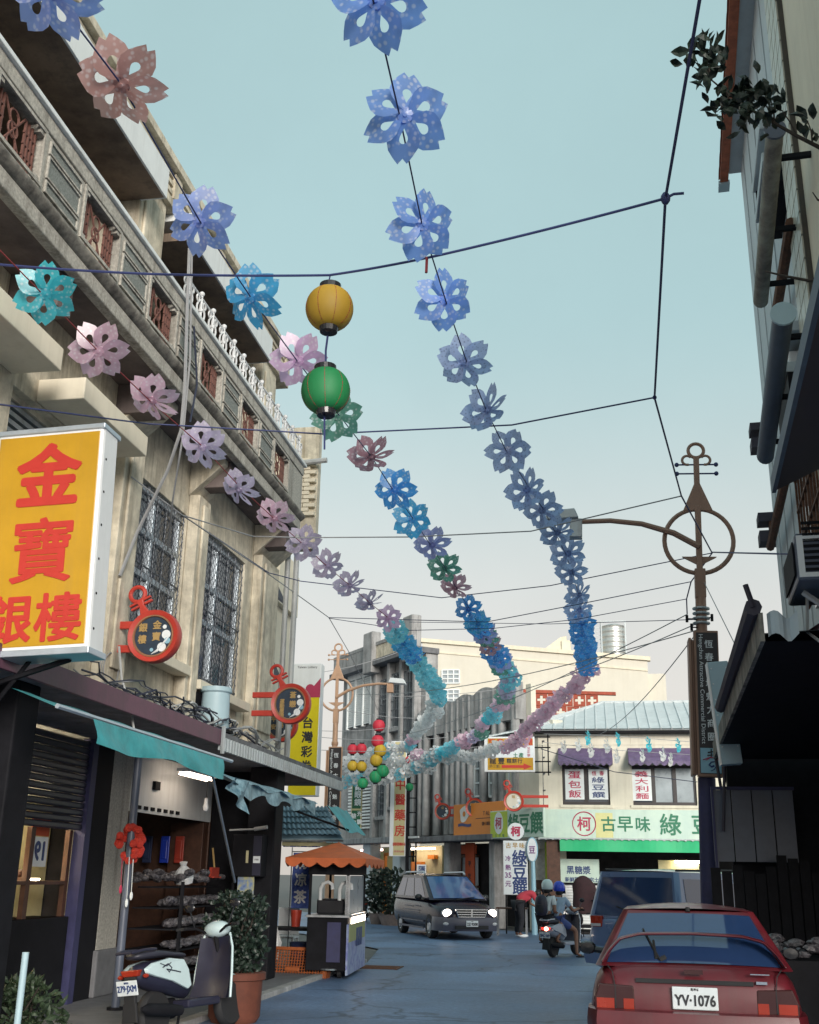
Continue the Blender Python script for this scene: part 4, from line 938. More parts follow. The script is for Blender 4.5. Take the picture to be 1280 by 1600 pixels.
po = thing('poster', 'blue picture poster pasted on the pillar under the meter cabinet', 'poster', (on_y(383, 1420, 16.9).x, 16.92, on_y(383, 1423, 16.9).z))
mb = MB(); mb.bb(-0.15, 0.11, 0, 0.02, 0, 0.56); mb.build('sheet', M_['poster'], po)

LEAF = {}
def leaf_mesh(L, W, name):
    if name in LEAF: return LEAF[name]
    me = bpy.data.meshes.new(name)
    V = [(0, 0, 0), (W * .7, 0.0, L * .3), (W, 0.01, L * .55), (W * .55, 0.02, L * .82), (0, 0.03, L), (-W * .55, 0.02, L * .82), (-W, 0.01, L * .55), (-W * .7, 0, L * .3), (0, -W * .22, L * .4), (0, -W * .2, L * .7)]
    me.from_pydata(V, [], [(0, 1, 8), (1, 2, 9, 8), (2, 3, 9), (3, 4, 9), (4, 5, 9), (5, 6, 9), (6, 7, 8, 9), (7, 0, 8)])
    LEAF[name] = me; return me
def leaves(name, parent, spots, L, W, m_, rs, stuff=True):
    mb = MB(); base = leaf_mesh(L, W, 'leaf_shape_%d' % int(L * 1000))
    V0 = [v.co.copy() for v in base.vertices]; F0 = [tuple(p.vertices) for p in base.polygons]
    for (p, d) in spots:
        q = Vector(d).normalized().to_track_quat('Z', 'Y').to_matrix().to_4x4()
        sc = rs.uniform(0.7, 1.2)
        mb.add([v * sc for v in V0], F0, Matrix.Translation(p) @ q @ RZ(rs.uniform(0, 6.28)))
    o = mb.build(name, M_[m_], parent)
    if stuff: o['kind'] = 'stuff'
    return o
def bushy(t, n, rx, ry, z0, z1, L, W, m_, seed, stems=6):
    rs = random.Random(seed); sp = []
    for _ in range(n):
        a = rs.uniform(0, 2 * PI); q = rs.random() ** 0.5; z = rs.uniform(z0, z1)
        k = 0.6 + 0.4 * math.sin(PI * (z - z0) / (z1 - z0)) + 0.2 * math.sin(a * 3 + z * 4)
        p = Vector((rx * q * k * math.cos(a), ry * q * k * math.sin(a), z)); sp.append((p, (p.x * 1.5 + rs.gauss(0, .5), p.y * 1.5 + rs.gauss(0, .5), rs.uniform(-0.3, 1.0))))
    leaves('foliage', t, sp, L, W, m_, rs)
    for k in range(stems):
        a = rs.uniform(0, 6.28); mb = MB(); mb.tube([(0.03 * math.cos(a), 0.03 * math.sin(a), max(0, z0 - 0.3)), (rx * .35 * math.cos(a), ry * .35 * math.sin(a), (z0 + z1) / 2), (rx * .6 * math.cos(a + .4), ry * .6 * math.sin(a + .4), z1 * .95)], [0.018, 0.013, 0.006], 5); mb.build('stem', M_['bark'], t)
pl = thing('potted_shrub', 'dark bushy shrub in a tall terracotta pot in front of the shop pillar', 'potted plant', (on_z(365, 1597, 0.0).x, on_z(365, 1597, 0).y, 0.0))
mb = MB(); mb.lathe([(0.0, 0.0), (0.25, 0.0), (0.29, 0.06), (0.30, 0.44), (0.335, 0.45), (0.335, 0.52), (0.29, 0.53), (0.28, 0.46), (0.0, 0.46)], 20); mb.build('pot', M_['clay'], pl, smooth=True)
bushy(pl, 1000, 0.34, 0.34, 0.5, 1.34, 0.09, 0.028, 'leaf_blue', 5, 8)
g2 = on_x(20, 1560, -5.0)
pl2 = thing('leafy_plants', 'low leafy plants with small violet flowers at the bottom left corner', 'plants', (g2.x - 0.25, g2.y + 0.5, 0.0))
bushy(pl2, 620, 0.42, 0.5, 0.05, 0.62, 0.11, 0.025, 'leaf', 6, 8)
mb = MB()
for (x, y, z) in ((-0.1, -0.6, 0.5), (-0.16, -0.62, 0.44), (-0.05, -0.6, 0.42)): mb.ball((x, y, z), (0.035, 0.03, 0.025), 7, 5)
mb.build('flower_heads', M_['ink_purple'], pl2)

# food cart with scalloped canopy
cf = on_z(541, 1531, 0)
cart = thing('food_cart', 'street food cart with a scalloped orange red canopy and picture side panel', 'food cart', (cf.x, cf.y, 0), R(4))
CW, CD = 0.68, 2.1                          # x from -CW to 0, y from 0 to CD
mb = MB(); mb.bb(-CW, -0.02, 0.05, CD, 0.12, 0.92); mb.build('cabinet', M_['dark'], cart, bevel=0.01)
mb = MB(); mb.bb(-0.02, 0.012, 0.0, CD, 0.06, 0.82); mb.build('side_panel', M_['cart_print'], cart)
mb = MB(); mb.prism([(0.35, 0.82), (CD - 0.1, 0.82), (CD - 0.1, 0.96), (0.35, 0.96)], 0, 0.012, Matrix(((0, 0, 1, 0), (1, 0, 0, 0), (0, 1, 0, 0), (0, 0, 0, 1)))); mb.build('lit_strip', M_['tube'], cart)
mb = MB(); mb.bb(0.013, 0.02, 0.05, CD - 0.15, 0.55, 0.82); mb.build('picture', M_['olive'], cart)
mb = MB()
for k in range(3): mb.bb(0.021, 0.026, 0.85 + k * 0.25, 1.03 + k * 0.25, 0.45, 0.74)
mb.build('picture_windows', M_['ink_blue'], cart)
for (x, y) in ((-CW + 0.03, 0.06), (-0.03, 0.06), (-CW + 0.03, CD - 0.05), (-0.03, CD - 0.05)):
    mb = MB(); mb.bb(x - 0.02, x + 0.02, y - 0.02, y + 0.02, 0.96, 1.7); mb.build('post', M_['dark'], cart)
mb = MB(); mb.bb(-0.045, -0.035, 0.08, CD - 0.08, 0.98, 1.57); mb.build('side_glass', M_['glass_frost'], cart)
mb = MB(); mb.bb(-0.06, 0.01, 0.04, 0.06, 0.95, 1.57); mb.build('glass_frame', M_['steel'], cart)
mb = MB(); mb.bb(-CW - 0.02, 0.02, 0.0, CD, 0.921, 0.96); mb.build('worktop', M_['steel'], cart, bevel=0.005)
mb = MB(); mb.bb(-CW, 0, 0.0, CD, 1.58, 1.74); mb.build('header', M_['dark'], cart)
mb = MB(); mb.bb(-0.58, -0.12, 0.3, 0.9, 0.961, 1.2); mb.build('steamer', M_['black_gloss'], cart, bevel=0.03)
for dx in (-0.52, -0.2):
    mb = MB(); mb.tube([(dx, 0.3, 1.18), (dx, 0.3, 1.36), (dx + 0.04, 0.3, 1.44), (dx + 0.12, 0.3, 1.47), (dx + 0.19, 0.3, 1.43), (dx + 0.2, 0.3, 1.35)], 0.03, 8); mb.build('spout', M_['white_metal'], cart, smooth=True)
mb = MB(); mb.lathe([(0, 0), (0.17, 0), (0.16, 0.02), (0.03, 0.04), (0, 0.04)], 14, T(-0.3, 0.15, 0.13)); mb.build('gas_burner', M_['steel'], cart)
mb = MB(); mb.bb(-0.34, -0.12, 0.02, 0.045, 0.25, 0.85); mb.build('door', M_['blue_pole'], cart)
for (x, y) in ((-CW + 0.15, 0.25), (-0.15, 0.25), (-CW + 0.15, CD - 0.25), (-0.15, CD - 0.25)):
    mb = MB(); mb.tube([(x - 0.03, y, 0.09), (x + 0.03, y, 0.09)], 0.09, 12); mb.build('wheel', M_['black'], cart)
mb = MB(); n = 40                          # canopy: low pyramid with scalloped valance
cx, cy, ex, ey = -0.36, 1.0, 0.66, 1.3
rim = [(cx - ex, cy - ey), (cx + ex, cy - ey), (cx + ex, cy + ey), (cx - ex, cy + ey)]
mb.add([(cx, cy, 2.12)] + [(x, y, 1.84) for x, y in rim], [(0, 1, 2), (0, 2, 3), (0, 3, 4), (0, 4, 1)])
for k in range(4):
    (xa, ya_), (xb, yb_) = rim[k], rim[(k + 1) % 4]
    N_ = 30
    mb.grid(lambda u, v: (xa + (xb - xa) * u, ya_ + (yb_ - ya_) * u, 1.84 - (1 - v) * (0.07 + 0.075 * abs(math.sin(u * PI * 5)))), N_, 2)
mb.build('canopy', M_['orange_cloth'], cart)
mb = MB(); mb.tube([(cx, cy, 1.6), (cx, cy, 2.11)], 0.02, 6); mb.build('canopy_pole', M_['steel'], cart)
cup = thing('plastic_tumbler', 'tall red plastic tumbler on the side table of the food cart', 'tumbler', on_y(462, 1448, 19.6))
mb = MB(); mb.lathe([(0, 0), (0.075, 0), (0.10, 0.27), (0.092, 0.27), (0.07, 0.02), (0, 0.02)], 14); mb.build('cup', M_['red_plastic'], cup, smooth=True)
tb = thing('side_table', 'dark side table with buckets beneath beside the food cart', 'table', (on_y(465, 1455, 19.7).x, 19.7, 0))
tz = on_y(462, 1449, 19.6).z
mb = MB(); mb.bb(-0.62, 0.32, -0.3, 0.4, tz - 0.05, tz - 0.005); mb.build('top', M_['dark'], tb)
for (x, y) in ((-0.58, -0.26), (0.28, -0.26), (-0.58, 0.36), (0.28, 0.36)):
    mb = MB(); mb.bb(x - 0.02, x + 0.02, y - 0.02, y + 0.02, 0.0, tz - 0.05); mb.build('leg', M_['dark'], tb)
bu = thing('bucket', 'dark blue plastic bucket under the side table', 'bucket', (tb.location.x + 0.1, 19.75, 0.0))
mb = MB(); mb.lathe([(0, 0), (0.2, 0), (0.24, 0.45), (0.25, 0.46), (0.22, 0.46), (0.18, 0.03), (0, 0.03)], 16); mb.build('tub', M_['indigo'], bu, smooth=True)
wb = thing('carrier_bag', 'white plastic carrier bag hanging under the side table', 'bag', (tb.location.x - 0.28, 19.3, 0.35))
mb = MB(); mb.lathe([(0, 0), (0.1, 0.02), (0.12, 0.12), (0.06, 0.26), (0.02, 0.4), (0, 0.4)], 8); mb.build('bag', M_['white_print'], wb)
wc = thing('white_chair', 'white plastic chair standing behind the side table', 'chair', (on_y(448, 1430, 20.9).x, 20.9, 0.06))
mb = MB(); mb.bb(-0.2, 0.2, -0.2, 0.2, 0.40, 0.43); mb.build('seat', M_['white_metal'], wc)
mb = MB(); mb.bb(-0.2, 0.2, 0.17, 0.2, 0.45, 0.92); mb.build('backrest', M_['white_metal'], wc)
for (x, y) in ((-0.18, -0.18), (0.18, -0.18), (-0.18, 0.18), (0.18, 0.18)):
    mb = MB(); mb.bb(x - 0.02, x + 0.02, y - 0.02, y + 0.02, 0, 0.4); mb.build('leg', M_['white_metal'], wc)
# banner
bn = thing('drinks_banner', 'blue vertical cloth banner with white brush characters beside the cart', 'banner', (on_y(470, 1390, 20.4).x, 20.4, 0.06))
zb, zt = on_y(470, 1425, 20.4).z, on_y(470, 1338, 20.4).z
mb = MB(); mb.grid(lambda u, v: (-0.17 + 0.34 * u, 0.02 * math.sin(v * 9 + u * 3), zb + (zt - zb) * v), 6, 12); mb.build('cloth', M_['blue_cloth'], bn, smooth=True)
mb = MB(); column(mb, '清凉茶', 0.0, zt - zb - 0.02 + zb, zb + 0.05, 0.24, I4, bold=0.03, y=-0.03); mb.build('lettering', M_['white_print'], bn)
mb = MB(); mb.tube([(-0.2, 0.02, 0), (-0.2, 0.02, zt + 0.1)], 0.012, 6); mb.tube([(-0.2, 0.02, zt + 0.02), (0.2, 0.02, zt + 0.02)], 0.01, 6); mb.build('pole', M_['steel'], bn)
# orange bread crate tipped on its side
cr = thing('bread_crate', 'orange brown plastic crate lying on its side at the road edge by the cart', 'crate', (on_z(452, 1528, 0.0).x, on_z(452, 1528, 0).y + 0.12, 0.0), R(-7))
CWd, CH = 1.15, 0.46
mb = MB(); TL = RX(R(-14)); mb2 = MB()
mb.bb(-CWd / 2, CWd / 2, -0.02, 0.02, 0, 0.05, TL); mb.bb(-CWd / 2, CWd / 2, -0.02, 0.02, CH - 0.05, CH, TL)
for sx in (-1, 1): mb.bb(sx * CWd / 2 - 0.05 * (sx > 0) , sx * CWd / 2 + 0.05 * (sx < 0), -0.02, 0.02, 0.05, CH - 0.05, TL)
mb.build('frame', M_['orange_plastic'], cr, bevel=0.006)
for k in range(22):
    x = -CWd / 2 + 0.07 + k * (CWd - 0.14) / 21; mb = MB(); mb.bb(x - 0.006, x + 0.006, -0.012, 0.012, 0.05, CH - 0.05, TL); mb.build('bar', M_['orange_plastic'], cr)
for k in range(8):
    z = 0.08 + k * 0.043; mb = MB(); mb.bb(-CWd / 2 + 0.05, CWd / 2 - 0.05, -0.008, 0.008, z - 0.005, z + 0.005, TL); mb.build('bar', M_['orange_plastic'], cr)
mb = MB()
for sx in (-1, 1): mb.bb(sx * CWd / 2 - 0.012, sx * CWd / 2 + 0.012, 0.02, 0.2, 0, CH, TL)
mb.bb(-CWd / 2, CWd / 2, 0.02, 0.2, 0, 0.02, TL); mb.bb(-CWd / 2, CWd / 2, 0.02, 0.2, CH - 0.02, CH, TL); mb.build('sides', M_['orange_plastic'], cr)
mb = MB(); mb.bb(-0.12, 0.12, -0.03, -0.02, 0.09, 0.15, TL); mb.build('grip', M_['orange_plastic'], cr, bevel=0.01)

# pressed tile awning of the next shop, with checked valance
ty = 22.2
ta = thing('tiled_awning', 'blue grey pressed tile awning over the stall behind the food cart', 'awning', (on_y(490, 1300, ty).x, ty, 2.6))
t0, t1 = on_y(440, 1308, ty - 0.6), on_y(536, 1308, ty - 0.6); u0, u1 = on_y(440, 1262, ty + 0.2), on_y(512, 1262, ty + 0.2)
nc, nr = 12, 5
mbf = None
for r_ in range(nr):
    for c_ in range(nc):
        a = (c_) / nc; b = (c_ + 1) / nc; v0 = r_ / nr; v1 = (r_ + 1) / nr
        L0 = t0.lerp(u0, v0); R0 = t1.lerp(u1, v0); L1 = t0.lerp(u0, v1); R1 = t1.lerp(u1, v1)
        mb = MB()
        mb.grid(lambda u, v: (lambda p: (p.x, p.y, p.z + 0.035 * math.sin(PI * u) + 0.03 * (1 - v)))((L0.lerp(R0, a + (b - a) * u)).lerp(L1.lerp(R1, a + (b - a) * u), v)), 5, 1)
        mb.build('tile', M_['tile_blue'], ta, world=True, smooth=True)
mb = MB(); dn = Vector((0, 0, -.035)); mb.add([t0 + dn, t1 + dn, u1 + dn, u0 + dn], [(0, 1, 2, 3)]); mb.build('deck', M_['tile_blue'], ta, world=True)
mb = MB(); mb.tube([t0 + Vector((0, -.02, -0.06)), t1 + Vector((0.02, -.02, -0.06))], 0.03, 6); mb.build('gutter', M_['tin'], ta, world=True)
mb = MB(); v0_, v1_ = on_y(443, 1312, ty - 0.5), on_y(500, 1324, ty - 0.5); mb.grid(lambda u, v: (v0_.x + (v1_.x - v0_.x) * u, ty - 0.5 + 0.03 * math.sin(u * 20), v1_.z + (v0_.z - v1_.z) * v), 20, 1); mb.build('valance', M_['check'], ta, world=True)
mb = MB(); mb.bb(t0.x, t1.x - 0.05, ty - 0.55, ty - 0.5, t0.z - 0.16, t0.z - 0.09); mb.build('beam', M_['lit_wall'], ta, world=True)

# ------------------------------------------------------------------ houses past the left building
fb = thing('cream_house', 'narrow cream house with dark window hoods just past the arcade building', 'house', (-9, 22, 0))
HX = on_y(450, 1050, 25.2).x; QX = on_y(465, 930, 25.2).x; qz0, qz1 = on_y(460, 964, 25.2).z, on_y(460, 902, 25.2).z
mb = MB(); mb.bb(-12, HX, 19.5, 25.2, 0, qz1 + 0.4); part(mb, 'wall', M_['cream_clean'], fb)
mb = MB(); mb.bb(HX, QX, 23.6, 25.3, qz0, qz1); part(mb, 'balcony_box', M_['cream_clean'], fb, bevel=0.01)
for zz in (5.6, 7.35):
    mb = MB(); mb.prism([(HX + .005, zz + 0.75), (HX + .4, zz), (HX + .4, zz + 0.06), (HX + .005, zz + 0.85)], 20.0, 23.4, XZ); part(mb, 'window_hood', M_['dark_awn'], fb)
for zz in (4.2, 6.3):
    w = MB()
    for k in range(12): w.bb(HX + .005, HX + .05, 20.2, 22.8, zz + k * 0.1, zz + 0.06 + k * 0.1)
    part(w, 'louvre', M_['siding'], fb)
mb = MB(); mb.tube([(QX - .2, 24, qz1), (QX - .2, 24, qz1 + .9)], 0.02, 5); mb.tube([(QX - .5, 24, qz1 + .45), (QX + .1, 24, qz1 + .5)], 0.015, 5); mb.tube([(QX - .5, 24, qz1 + .7), (QX + .1, 24, qz1 + .35)], 0.015, 5); part(mb, 'aerial', M_['wire_dark'], fb)
mb = MB(); mb.bb(-9.5, -6.5, 21.2, 25.2, 2.6, 3.1); part(mb, 'shop_canopy', M_['dark'], fb)

lt = thing('lottery_sign', 'tall white and lemon yellow vertical sign with black characters beyond the arcade', 'sign', on_y(473, 1205, 27.0))
sc_ = (on_y(495, 1100, 27).x - on_y(451, 1100, 27).x)
hh = on_y(473, 1037, 27).z - lt.location.z
yl = on_y(473, 1090, 27).z - lt.location.z
mb = MB(); mb.bb(-sc_ / 2, sc_ / 2, 0, 0.35, -0.6, hh); mb.build('case', M_['white_metal'], lt, bevel=0.02)
mb = MB(); mb.bb(-sc_ / 2 + 0.02, sc_ / 2 - 0.02, -0.006, 0.02, -0.58, yl); mb.build('face', M_['yellow'], lt)
mb = MB(); column(mb, '台灣彩券', 0.08, on_y(473, 1118, 27).z - lt.location.z, -0.06, 0.30, I4, bold=0.025, y=-0.008); mb.build('lettering', M_['ink'], lt)
mb = MB(); put_glyph(mb, 'Taiwan Lottery', 0, hh - 0.1, 0.085, I4, y=-0.004); mb.build('lettering', M_['ink'], lt)
mb = MB(); mb.prism([(sc_ * .5, yl), (sc_ * .5, yl + 0.5), (-0.05, yl)], -0.012, -0.007, XZ); mb.prism(circle_poly(0.12, 14, 0.1, yl + 0.22), -0.016, -0.013, XZ); mb.build('emblem', M_['ink_pink'], lt)
mb = MB(); mb.bb(-sc_ / 2 - 0.4, -sc_ / 2, 0.1, 0.16, 0.9, 0.96); mb.build('bracket', M_['dark'], lt); mb = MB(); mb.bb(-sc_ / 2 - 0.4, -sc_ / 2, 0.1, 0.16, 1.9, 1.96); mb.build('bracket', M_['dark'], lt)
ww = thing('white_house', 'plain whitewashed house far behind the left street lamp', 'house', (-24, 62, 0))
mb = MB(); mb.bb(-4, 3, 0, 8, 0, 9.2); mb.build('wall', M_['white_paint'], ww)
mb = MB(); mb.bb(-4.2, 3.2, -0.2, 8.2, 9.2, 9.5); mb.build('roof', M_['concrete'], ww)

# ------------------------------------------------------------------ street lamps with the lute ring
def lute_lamp(loc, label, arm_dir, m_, H0, s=1.0, sg_m=None, arm_len=1.75, lower='blue_pole'):
    t = thing('street_lamp', label, 'street lamp', loc, group='lute shaped street lamps')
    zr = H0; r = 0.48 * s
    mb = MB(); mb.tube([(0, 0, 0), (0, 0, 2.9)], [0.135, 0.115], 14); mb.lathe([(0.2, 0), (0.2, 0.04), (0.13, 0.1)], 14); mb.build('lower_shaft', M_[lower], t, smooth=True)
    mb = MB(); mb.tube([(0, 0, 2.9), (0, 0, zr - r - 0.35)], [0.085, 0.075], 12); mb.lathe([(0.085, zr - r - 1.0), (0.1, zr - r - 0.98), (0.1, zr - r - 0.9), (0.08, zr - r - 0.88)], 12); mb.build('shaft', M_[m_], t, smooth=True)
    mb = MB(); mb.box((0, 0, zr - r - 0.15), (0.15, 0.13, 0.42)); mb.box((0, 0, zr), (0.085, 0.08, 2 * r + 0.1)); mb.build('stem', M_[m_], t, bevel=0.01)
    mb = MB(); mb.ring(r, 0.033, 40, 8, T(0, 0, zr)); mb.build('ring', M_[m_], t, smooth=True)
    mb = MB(); mb.prism([(-0.21, 0), (0.21, 0), (0.04, 0.42), (0.04, 0.84), (-0.04, 0.84), (-0.04, 0.42)], -0.035, 0.035, T(0, 0, zr + r - 0.03) @ XZ); mb.build('neck', M_[m_], t, bevel=0.008)
    top = zr + r + 0.81
    mb = MB(); mb.ring(0.11, 0.026, 20, 7, T(0, 0, top + 0.1)); mb.build('finial_ring', M_[m_], t, smooth=True)
    for sg in (-1, 1):
        mb = MB(); mb.ring(0.07, 0.02, 14, 6, T(sg * 0.13, 0, top - 0.05), R(-110) if sg > 0 else R(40), R(140) if sg > 0 else R(290)); mb.build('scroll', M_[m_], t, smooth=True)
        for zz in (0.36, 0.22):
            mb = MB(); mb.tube([(sg * 0.03, 0, top - zz + 0.1), (sg * 0.26, 0, top - zz + 0.1)], 0.012, 6); mb.ball((sg * 0.28, 0, top - zz + 0.1), 0.034, 10, 7); mb.build('peg', M_['cord_blue'] if m_ == 'tan_metal' else M_[m_], t, smooth=True)
        mb = MB(); mb.prism([(sg * 0.04, -0.05), (sg * 0.22, 0.045), (sg * 0.24, 0.06), (sg * 0.04, 0.06)], -0.02, 0.02, T(0, 0, zr - r * 0.62) @ XZ); mb.build('leaf_plate', M_[m_], t)
    d = arm_dir
    pts = [(0, -0.05, zr - 0.1), (d * 0.35, -0.06, zr + 0.1), (d * 0.8, -0.06, zr + 0.24), (d * 1.25, -0.06, zr + 0.29), (d * arm_len, -0.06, zr + 0.27)]
    mb = MB(); mb.tube(pts, [0.045, 0.045, 0.04, 0.038, 0.036], 8); mb.build('arm', M_[m_], t, smooth=True)
    mb = MB(); mb.prism([(0.0, 0.1), (d * 0.5, 0.06), (d * 0.44, 0.2), (d * 0.06, 0.24)] if d > 0 else [(0.0, 0.1), (d * 0.06, 0.24), (d * 0.44, 0.2), (d * 0.5, 0.06)], -0.15, 0.15, T(d * (arm_len - 0.06), -0.06, zr + 0.20) @ XZ); mb.build('lamp_head', M_['tin'] if m_ == 'tan_metal' else M_['white_metal'], t, bevel=0.012)
    mb = MB(); mb.bb(d * (arm_len - 0.02) - 0.09, d * (arm_len - 0.02) + 0.09, -0.15, 0.03, zr + 0.02, zr + 0.3); mb.build('ballast_box', M_['tin'] if m_ == 'tan_metal' else M_[m_], t, bevel=0.01)
    return t
def pole_sign(t, z0, z1, w, text_m='white_print', rim='tan_metal'):
    x0, x1 = -0.13, -0.13 + w
    mb = MB(); mb.bb(x0, x1, -0.22, -0.1, z0, z1); mb.build('sign_case', M_[rim], t, bevel=0.01)
    mb = MB(); mb.bb(x0 + 0.03, x1 - 0.015, -0.226, -0.2, z0 + 0.04, z1 - 0.03); mb.build('sign_face', M_['sign_brown'], t)
    mb = MB(); mb.bb(x0 - 0.07, x0 - 0.035, -0.2, 0.08, z0 + 0.02, z1 - 0.1); mb.bb(x0 - 0.035, x0, -0.15, 0.05, z0 + 0.03, z1 - 0.12); mb.build('side_fin', M_[rim], t, bevel=0.006)
    zl = z0 + (z1 - z0) * 0.19
    mb = MB(); mb.bb(x0 + 0.04, x1 - 0.02, -0.232, -0.22, z0 + 0.05, zl); mb.build('emblem_panel', M_['pale_blue'], t)
    mb = MB(); xc = (x0 + x1) / 2 + 0.01; hp = zl - z0 - 0.05
    def st(pts, r0, r1):
        n = len(pts); mb.tube([(xc + a * w, -0.236, z0 + 0.05 + hp * b) for a, b in pts], [r0 + (r1 - r0) * k / (n - 1) for k in range(n)], 6)
    st([(-0.12, 0.82), (0.0, 0.84), (0.15, 0.88)], 0.010, 0.006); st([(0.02, 0.97), (0.02, 0.66)], 0.008, 0.008); st([(-0.14, 0.70), (0.16, 0.73)], 0.009, 0.005)
    mb.build('emblem', M_['ink'], t)
    mb = MB(); st([(-0.32, 0.52), (-0.05, 0.62), (0.25, 0.62), (0.3, 0.52)], 0.006, 0.006); st([(0.02, 0.66), (-0.2, 0.5)], 0.007, 0.004); mb.build('emblem', M_['ink_pink'], t)
    mb = MB(); st([(0.12, 0.3), (0.02, 0.25), (-0.08, 0.32), (0.0, 0.44), (0.16, 0.46), (0.22, 0.32), (0.12, 0.15), (-0.02, 0.08)], 0.013, 0.006); mb.build('emblem', M_['ink_blue'], t)
    mb = MB(); column(mb, '恆春古城魅力商圈', xc + w * 0.07, z1 - 0.10, zl + 0.06, w * 0.36, I4, bold=0.012, y=-0.228)
    put_glyph(mb, 'Hengchun Attractive Commercial District', xc - w * 0.27, (z1 + zl) / 2, w * 0.235, I4, rot=-PI / 2, y=-0.228, w=(z1 - zl) * 0.93)
    mb.build('lettering', M_[text_m], t)
PY = 15.4
lb = on_y(1104, 1395, PY)
ringz = on_y(1091, 845, PY).z
lampR = lute_lamp((lb.x, PY, 0.0), 'brown lute shaped street lamp standing beside the blue van', -1, 'tan_metal', ringz, arm_len=(on_y(1091, 815, PY).x - on_y(898, 815, PY).x))
pole_sign(lampR, on_y(1095, 1216, PY).z, on_y(1095, 990, PY).z, on_y(1117, 1100, PY).x - on_y(1081, 1100, PY).x + 0.02)
mb = MB()
for k in range(4): mb.lathe([(0.085, 0), (0.12, 0.01), (0.12, 0.03), (0.085, 0.04)], 12, T(0, 0, on_y(1095, 965, PY).z - 0.1 + k * 0.07))
mb.build('clamp', M_['tin'], lampR)
for k, (dx, dz) in enumerate(((-0.2, 0.0), (-0.14, -0.12), (0.14, 0.02))):
    mb = MB(); mb.tube([(0, -0.03, on_y(1095, 968, PY).z + dz), (dx, -0.05, on_y(1095, 968, PY).z + dz)], 0.01, 5); mb.tube([(dx, -0.05, on_y(1095, 968, PY).z + dz - 0.05), (dx, -0.05, on_y(1095, 968, PY).z + dz + 0.05)], 0.02, 6); mb.build('insulator', M_['dark'], lampR)
PL = 31.2
ll = on_y(517, 1330, PL)
lampR.rotation_euler.y = R(2.0)
lampL = lute_lamp((ll.x, PL, 0.0), 'salmon coloured lute shaped street lamp far down the left side', 1, 'tan_light', on_y(520, 1085, PL).z, arm_len=on_y(605, 1078, PL).x - on_y(520, 1078, PL).x, lower='tan_light')
pole_sign(lampL, on_y(520, 1340, PL).z, on_y(520, 1168, PL).z, 0.40, rim='tan_light')

# ------------------------------------------------------------------ buildings along the bend
FB = facing(CORNER, -BDIR)                  # local x towards the corner shop, y into the wall
def bx(px, py, off=0.0):
    u, z = on_b(px, py, off); return -u, z
def bpart(mb, name, mt, t, **k):
    mb.bm.transform(FB); return part(mb, name, mt, t, **k)
x_l = bx(521, 1300)[0]; x_m = bx(655, 1200)[0]; x_r = bx(812, 1200)[0]; x_e = bx(846, 1200)[0]
gt = thing('concrete_building', 'tall weathered grey concrete building with a balustraded roof past the bend', 'building', FB @ Vector(((x_l + x_m) / 2, 3, 0)))
ztop = bx(640, 1025)[1]
mb = MB(); mb.bb(x_l, x_m, 0.25, 0.8, 2.9, ztop)
bpart(mb, 'wall', M_['concrete'], gt)
mb = MB(); mb.bb(x_l - 0.3, x_m + 0.1, -0.35, 0.8, ztop, ztop + 0.22); bpart(mb, 'cornice', M_['concrete_dark'], gt)
zc = bx(620, 1000)[1]
mb = MB(); mb.bb(x_l - 0.2, bx(580, 1020)[0], -0.2, 0.0, ztop + 0.222, zc); mb.bb(bx(624, 1020)[0], x_m, -0.2, 0, ztop + 0.222, zc); mb.bb(x_l - 0.2, x_m, -0.22, 0.02, zc, zc + 0.14); bpart(mb, 'parapet', M_['concrete'], gt)
xa, xb = bx(594, 1015)[0], bx(623, 1015)[0]
for k in range(9):
    x = xa + (xb - xa) * k / 8; mb = MB(); mb.bb(x - 0.09, x + 0.09, -0.18, -0.04, ztop + 0.222, zc - 0.002); bpart(mb, 'baluster', M_['cream'], gt)
for (p0, p1, y0_) in ((580, 594, 993), (642, 657, 967)):
    a, b = bx(p0, 1010)[0], bx(p1, 1010)[0]; mb = MB(); mb.bb(a, b, -0.4, 0.05, ztop - 0.3, bx(p0, y0_)[1]); bpart(mb, 'roof_post', M_['concrete'], gt, bevel=0.05)
for (p0, p1, pt_, pb2) in ((592, 603, 1062, 1140), (609, 622, 1052, 1137), (629, 642, 1047, 1160), (592, 603, 1215, 1275), (609, 614, 1215, 1260)):
    a, b = bx(p0, 1100)[0], bx(p1, 1100)[0]; z1, z0 = bx((p0 + p1) / 2, pt_)[1], bx((p0 + p1) / 2, pb2)[1]
    w = MB(); frame_rect_ = [(a, b)]
    w.bb(a, a + 0.06, 0.1, 0.262, z0, z1); w.bb(b - 0.06, b, 0.1, 0.262, z0, z1); w.bb(a, b, 0.1, 0.262, z1 - 0.06, z1); w.bb(a, b, 0.1, 0.262, z0, z0 + 0.06); w.bb((a + b) / 2 - 0.03, (a + b) / 2 + 0.03, 0.12, 0.262, z0, z1); w.bb(a, b, 0.12, 0.26, z0 + (z1 - z0) * 0.6, z0 + (z1 - z0) * 0.6 + 0.05)
    fr = bpart(w, 'window', M_['tin'], gt); g = MB(); g.bb(a + 0.05, b - 0.05, 0.235, 0.245, z0 + 0.05, z1 - 0.05); bpart(g, 'pane', M_['glass'], fr)
    g = MB()
    for k in range(7): zz = z0 + (z1 - z0) * k / 6; g.bb(a, b, 0.06, 0.08, zz - 0.012, zz + 0.012)
    for k in range(4): xx = a + (b - a) * k / 3; g.bb(xx - 0.012, xx + 0.012, 0.055, 0.085, z0, z1)
    bpart(g, 'bars', M_['iron'], fr)
    s_ = MB(); s_.bb(a - 0.1, b + 0.1, -0.02, 0.25, z0 - 0.14, z0 - 0.01); bpart(s_, 'sill', M_['concrete'], fr)
